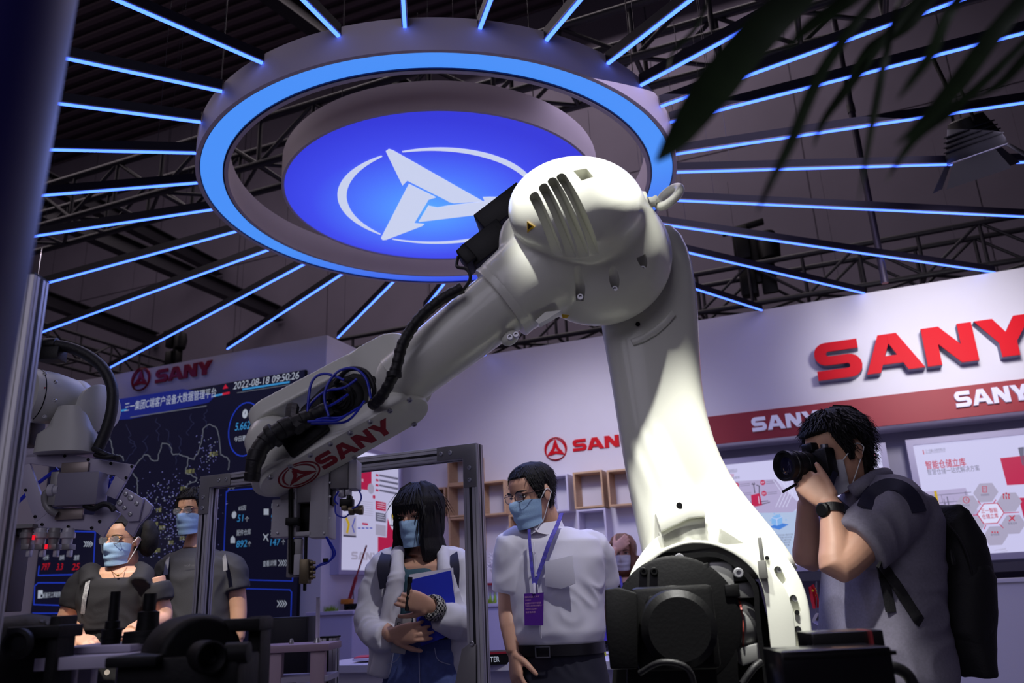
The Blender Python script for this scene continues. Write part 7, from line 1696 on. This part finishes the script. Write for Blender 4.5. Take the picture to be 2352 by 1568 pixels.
# ================================================================ stage lights, pole, palm
def spotlight(lab, top, body_c, aim, r, barn, scale=1.0):
    t = thing('stage_light', lab, 'stage light', body_c); aim = V(aim).normalized(); x, y = perp(aim); s = scale
    build('can', MB().lathe(body_c - aim * .14 * s, aim, [(0, r * .45), (.01 * s, r * .6), (.06 * s, r * .7), (.10 * s, r * .8), (.20 * s, r), (.24 * s, r * 1.02), (.245 * s, r * .95)], n=40), M_ROBD, t)
    for k_ in range(4): build('cooling_rib', MB().lathe(body_c + aim * (-.06 + .03 * k_) * s, aim, [(-.004, r * (.86 + .05 * k_)), (.004, r * (.86 + .05 * k_))], n=40), M_ROBD, t)
    build('rim', MB().torus(body_c + aim * .105 * s, x, y, r * 1.0, .006 * s, 48, 10), M_ALU, t)
    build('lens', MB().lathe(body_c + aim * .095 * s, aim, [(0, r * .93), (.005, r * .7), (.008, .001)], n=40), mat('dark_lens', (20, 20, 28), .1, spec=.8), t)
    if barn:
        for k_ in range(4):
            a = k_ * PI / 2 + .3; d = x * math.cos(a) + y * math.sin(a); e = -x * math.sin(a) + y * math.cos(a); c0 = body_c + aim * .11 * s + d * r; o_ = (aim * .8 + d * .6).normalized(); L_ = .17 * s
            build('barn_door', MB().prism([c0 - e * r * .7, c0 + e * r * .7, c0 + e * r * 1.05 + o_ * L_, c0 - e * r * 1.05 + o_ * L_], d * .004), M_ROBD, t)
    yk = (V(top) - body_c); h_ = perp(yk)[0]
    build('yoke', MB().tube([body_c + h_ * r * 1.1, body_c + h_ * r * 1.15 + yk * .35, body_c + yk * .5, body_c - h_ * r * 1.15 + yk * .35, body_c - h_ * r * 1.1], .010 * s, n=8, sub=3), M_ROBD, t)
    rod('hanger', body_c + yk * .45, V(top), .014 * s, M_ROBD, t); build('clamp', MB().lathe(V(top) - UP * .04, UP, [(0, .03), (.06, .03)], n=16), M_ROBD, t)
    return t
bc = aty(2232, 318, 5.3); spotlight('large stage light with open barn doors hanging at the upper right', V((bc.x - .1, 5.4, bc.z + .75)), bc, (.15, .40, -.9), .17, True, 1.0)
for lab, px, py, Y in (('moving head light hanging from the truss right of the robot arm', 1735, 590, 9.8), ('moving head light on the truss above the dark red emblem', 403, 795, 7.6)):
    c_ = aty(px, py, Y); s = 1.0 if px > 1000 else .56; t = thing('moving_head_light', lab, 'stage light', c_ - UP * .3 * s)
    build('clamp_bar', MB().box(c_ + V((-.10, 0, .42)) * s, (.26 * s, .05 * s, .03 * s), (V((1, 0, .12)).normalized(), V((0, 1, 0)), UP)), M_ROBD, t, bevel=.01)
    build('base', MB().box(c_ + V((-.14, 0, .20)) * s, (.10 * s, .09 * s, .22 * s)), M_ROBD, t, bevel=.02); build('yoke', MB().box(c_ + V((.0, 0, .0)) * s, (.05 * s, .05 * s, .35 * s)), M_ROBD, t, bevel=.02)
    build('head', MB().lathe(c_ + V((.16, 0, .30)) * s, V((.05, -.1, -1)), [(0, .06 * s), (.03 * s, .11 * s), (.20 * s, .14 * s), (.38 * s, .12 * s), (.40 * s, .10 * s)], n=28), M_ROBD, t)
    build('lower_head', MB().box(c_ + V((-.12, 0, -.30)) * s, (.10 * s, .09 * s, .20 * s)), M_ROBD, t, bevel=.02)
    if px < 1000: rod('support_pole', V((c_.x - .12 * s, c_.y, 0)), c_ + V((-.12, 0, -.2)) * s, .03, M_ROBD, t)
    build('bracket', MB().box(c_ + V((.12, 0, -.28)) * s, (.09 * s, .03 * s, .22 * s)), M_ROBD, t, bevel=.01)
a = aty(2020, 150, 7.0); b = aty(2033, 650, 7.0); t = thing('hanging_pole', 'thin dark vertical pole hanging right of centre among the light bars', 'pole', V((b.x, 7.0, b.z)))
rod('pole', (b.x, 7, b.z), (b.x, 7, 13.8), .028, mat('dark_pole', (52, 46, 62), .4, metal=.5), t, n=16); build('coupling', MB().lathe((b.x, 7, a.z - .4), UP, [(0, .034), (.08, .034)], n=16), M_STEEL, t)
# palm close to the camera
pl = thing('palm', 'dark out-of-focus palm fronds hanging in at the upper right', 'plant', atd(2250, -120, .55))
M_LEAF = mat('palm_leaf', (30, 46, 22), .5, var=.3, vscale=20)
stem = atd(2300, -260, .55)
LV = [([(1890, -60), (1760, 60), (1640, 200), (1560, 310), (1506, 372)], 88, .50), ([(2060, -60), (1960, 60), (1880, 180), (1820, 320), (1765, 430), (1738, 490)], 26, .52), ([(2130, -30), (2030, 90), (1940, 210), (1890, 280), (1868, 340)], 22, .58),
      ([(2060, 20), (2032, 140), (2010, 250), (1990, 360), (1970, 470)], 17, .55), ([(2400, -60), (2290, 70), (2200, 190), (2120, 280), (2056, 334)], 42, .50), ([(2420, 30), (2300, 150), (2190, 250), (2110, 310), (2060, 375), (2034, 420)], 20, .56), ([(2180, -60), (2090, 50), (2000, 110), (1950, 175)], 30, .6), ([(2500, 40), (2380, 110), (2300, 190), (2210, 240)], 26, .52), ([(2250, -60), (2180, 30), (2140, 120), (2090, 190), (2060, 230)], 26, .48), ([(2000, -60), (1960, -10), (1860, 60), (1800, 120)], 40, .47), ([(1640, -40), (1600, 60), (1545, 120), (1535, 170)], 10, .62)]
for pts, w_, d_ in LV:
    P_ = [atd(x, y, d_ + .03 * math.sin(i * 1.3)) for i, (x, y) in enumerate(pts)]; k_ = d_ / F_PX * 1.15; n_ = len(P_)
    ws = [w_ * k_ * .5 * (.75 + .5 * math.sin(PI * i / (n_ - 1))) * (1 - (i / (n_ - 1)) ** 3 * .97) for i in range(n_)]
    P2, W2 = catmull(P_, ws, 6); L_ = []; R_ = []; Mi = []
    for i, p in enumerate(P2):
        tg = (P2[min(i + 1, len(P2) - 1)] - P2[max(0, i - 1)]).normalized(); vd = (p - CAM).normalized(); sd = tg.cross(vd).normalized(); nn = sd.cross(tg)
        L_.append(p + sd * W2[i]); R_.append(p - sd * W2[i]); Mi.append(p + nn * W2[i] * .25)
    m_n = len(P2); vs = L_ + Mi + R_; vs2 = vs + [p + (p - CAM).normalized() * .0008 for p in vs]; N3_ = len(vs)
    fs = []
    for i in range(m_n - 1):
        for a_, b_ in ((0, m_n), (m_n, 2 * m_n)): q4 = (a_ + i, a_ + i + 1, b_ + i + 1, b_ + i); fs += [q4, tuple(x + N3_ for x in q4)[::-1]]
        fs += [(i, i + 1, N3_ + i + 1, N3_ + i), (2 * m_n + i, 2 * m_n + i + 1, N3_ + 2 * m_n + i + 1, N3_ + 2 * m_n + i)]
    build('leaf', MB().add(vs2, fs), M_LEAF, pl, angle=80)
    build('leaf_stalk', MB().tube([stem, (stem + P_[0]) / 2 + UP * .02, P_[0]], [.004, .003, .002], n=8, sub=3), M_LEAF, pl)
sb = V((stem.x, stem.y, 0)) + RH * .75 - FH * .25; build('trunk', MB().tube([sb, sb + UP * 1.2 - RH * .06, stem + UP * .02 + RH * .28 - FH * .08, stem], [.022, .018, .010, .005], n=16, sub=5), mat('palm_trunk', (70, 56, 40), .8, bump=.4, bscale=40), pl)
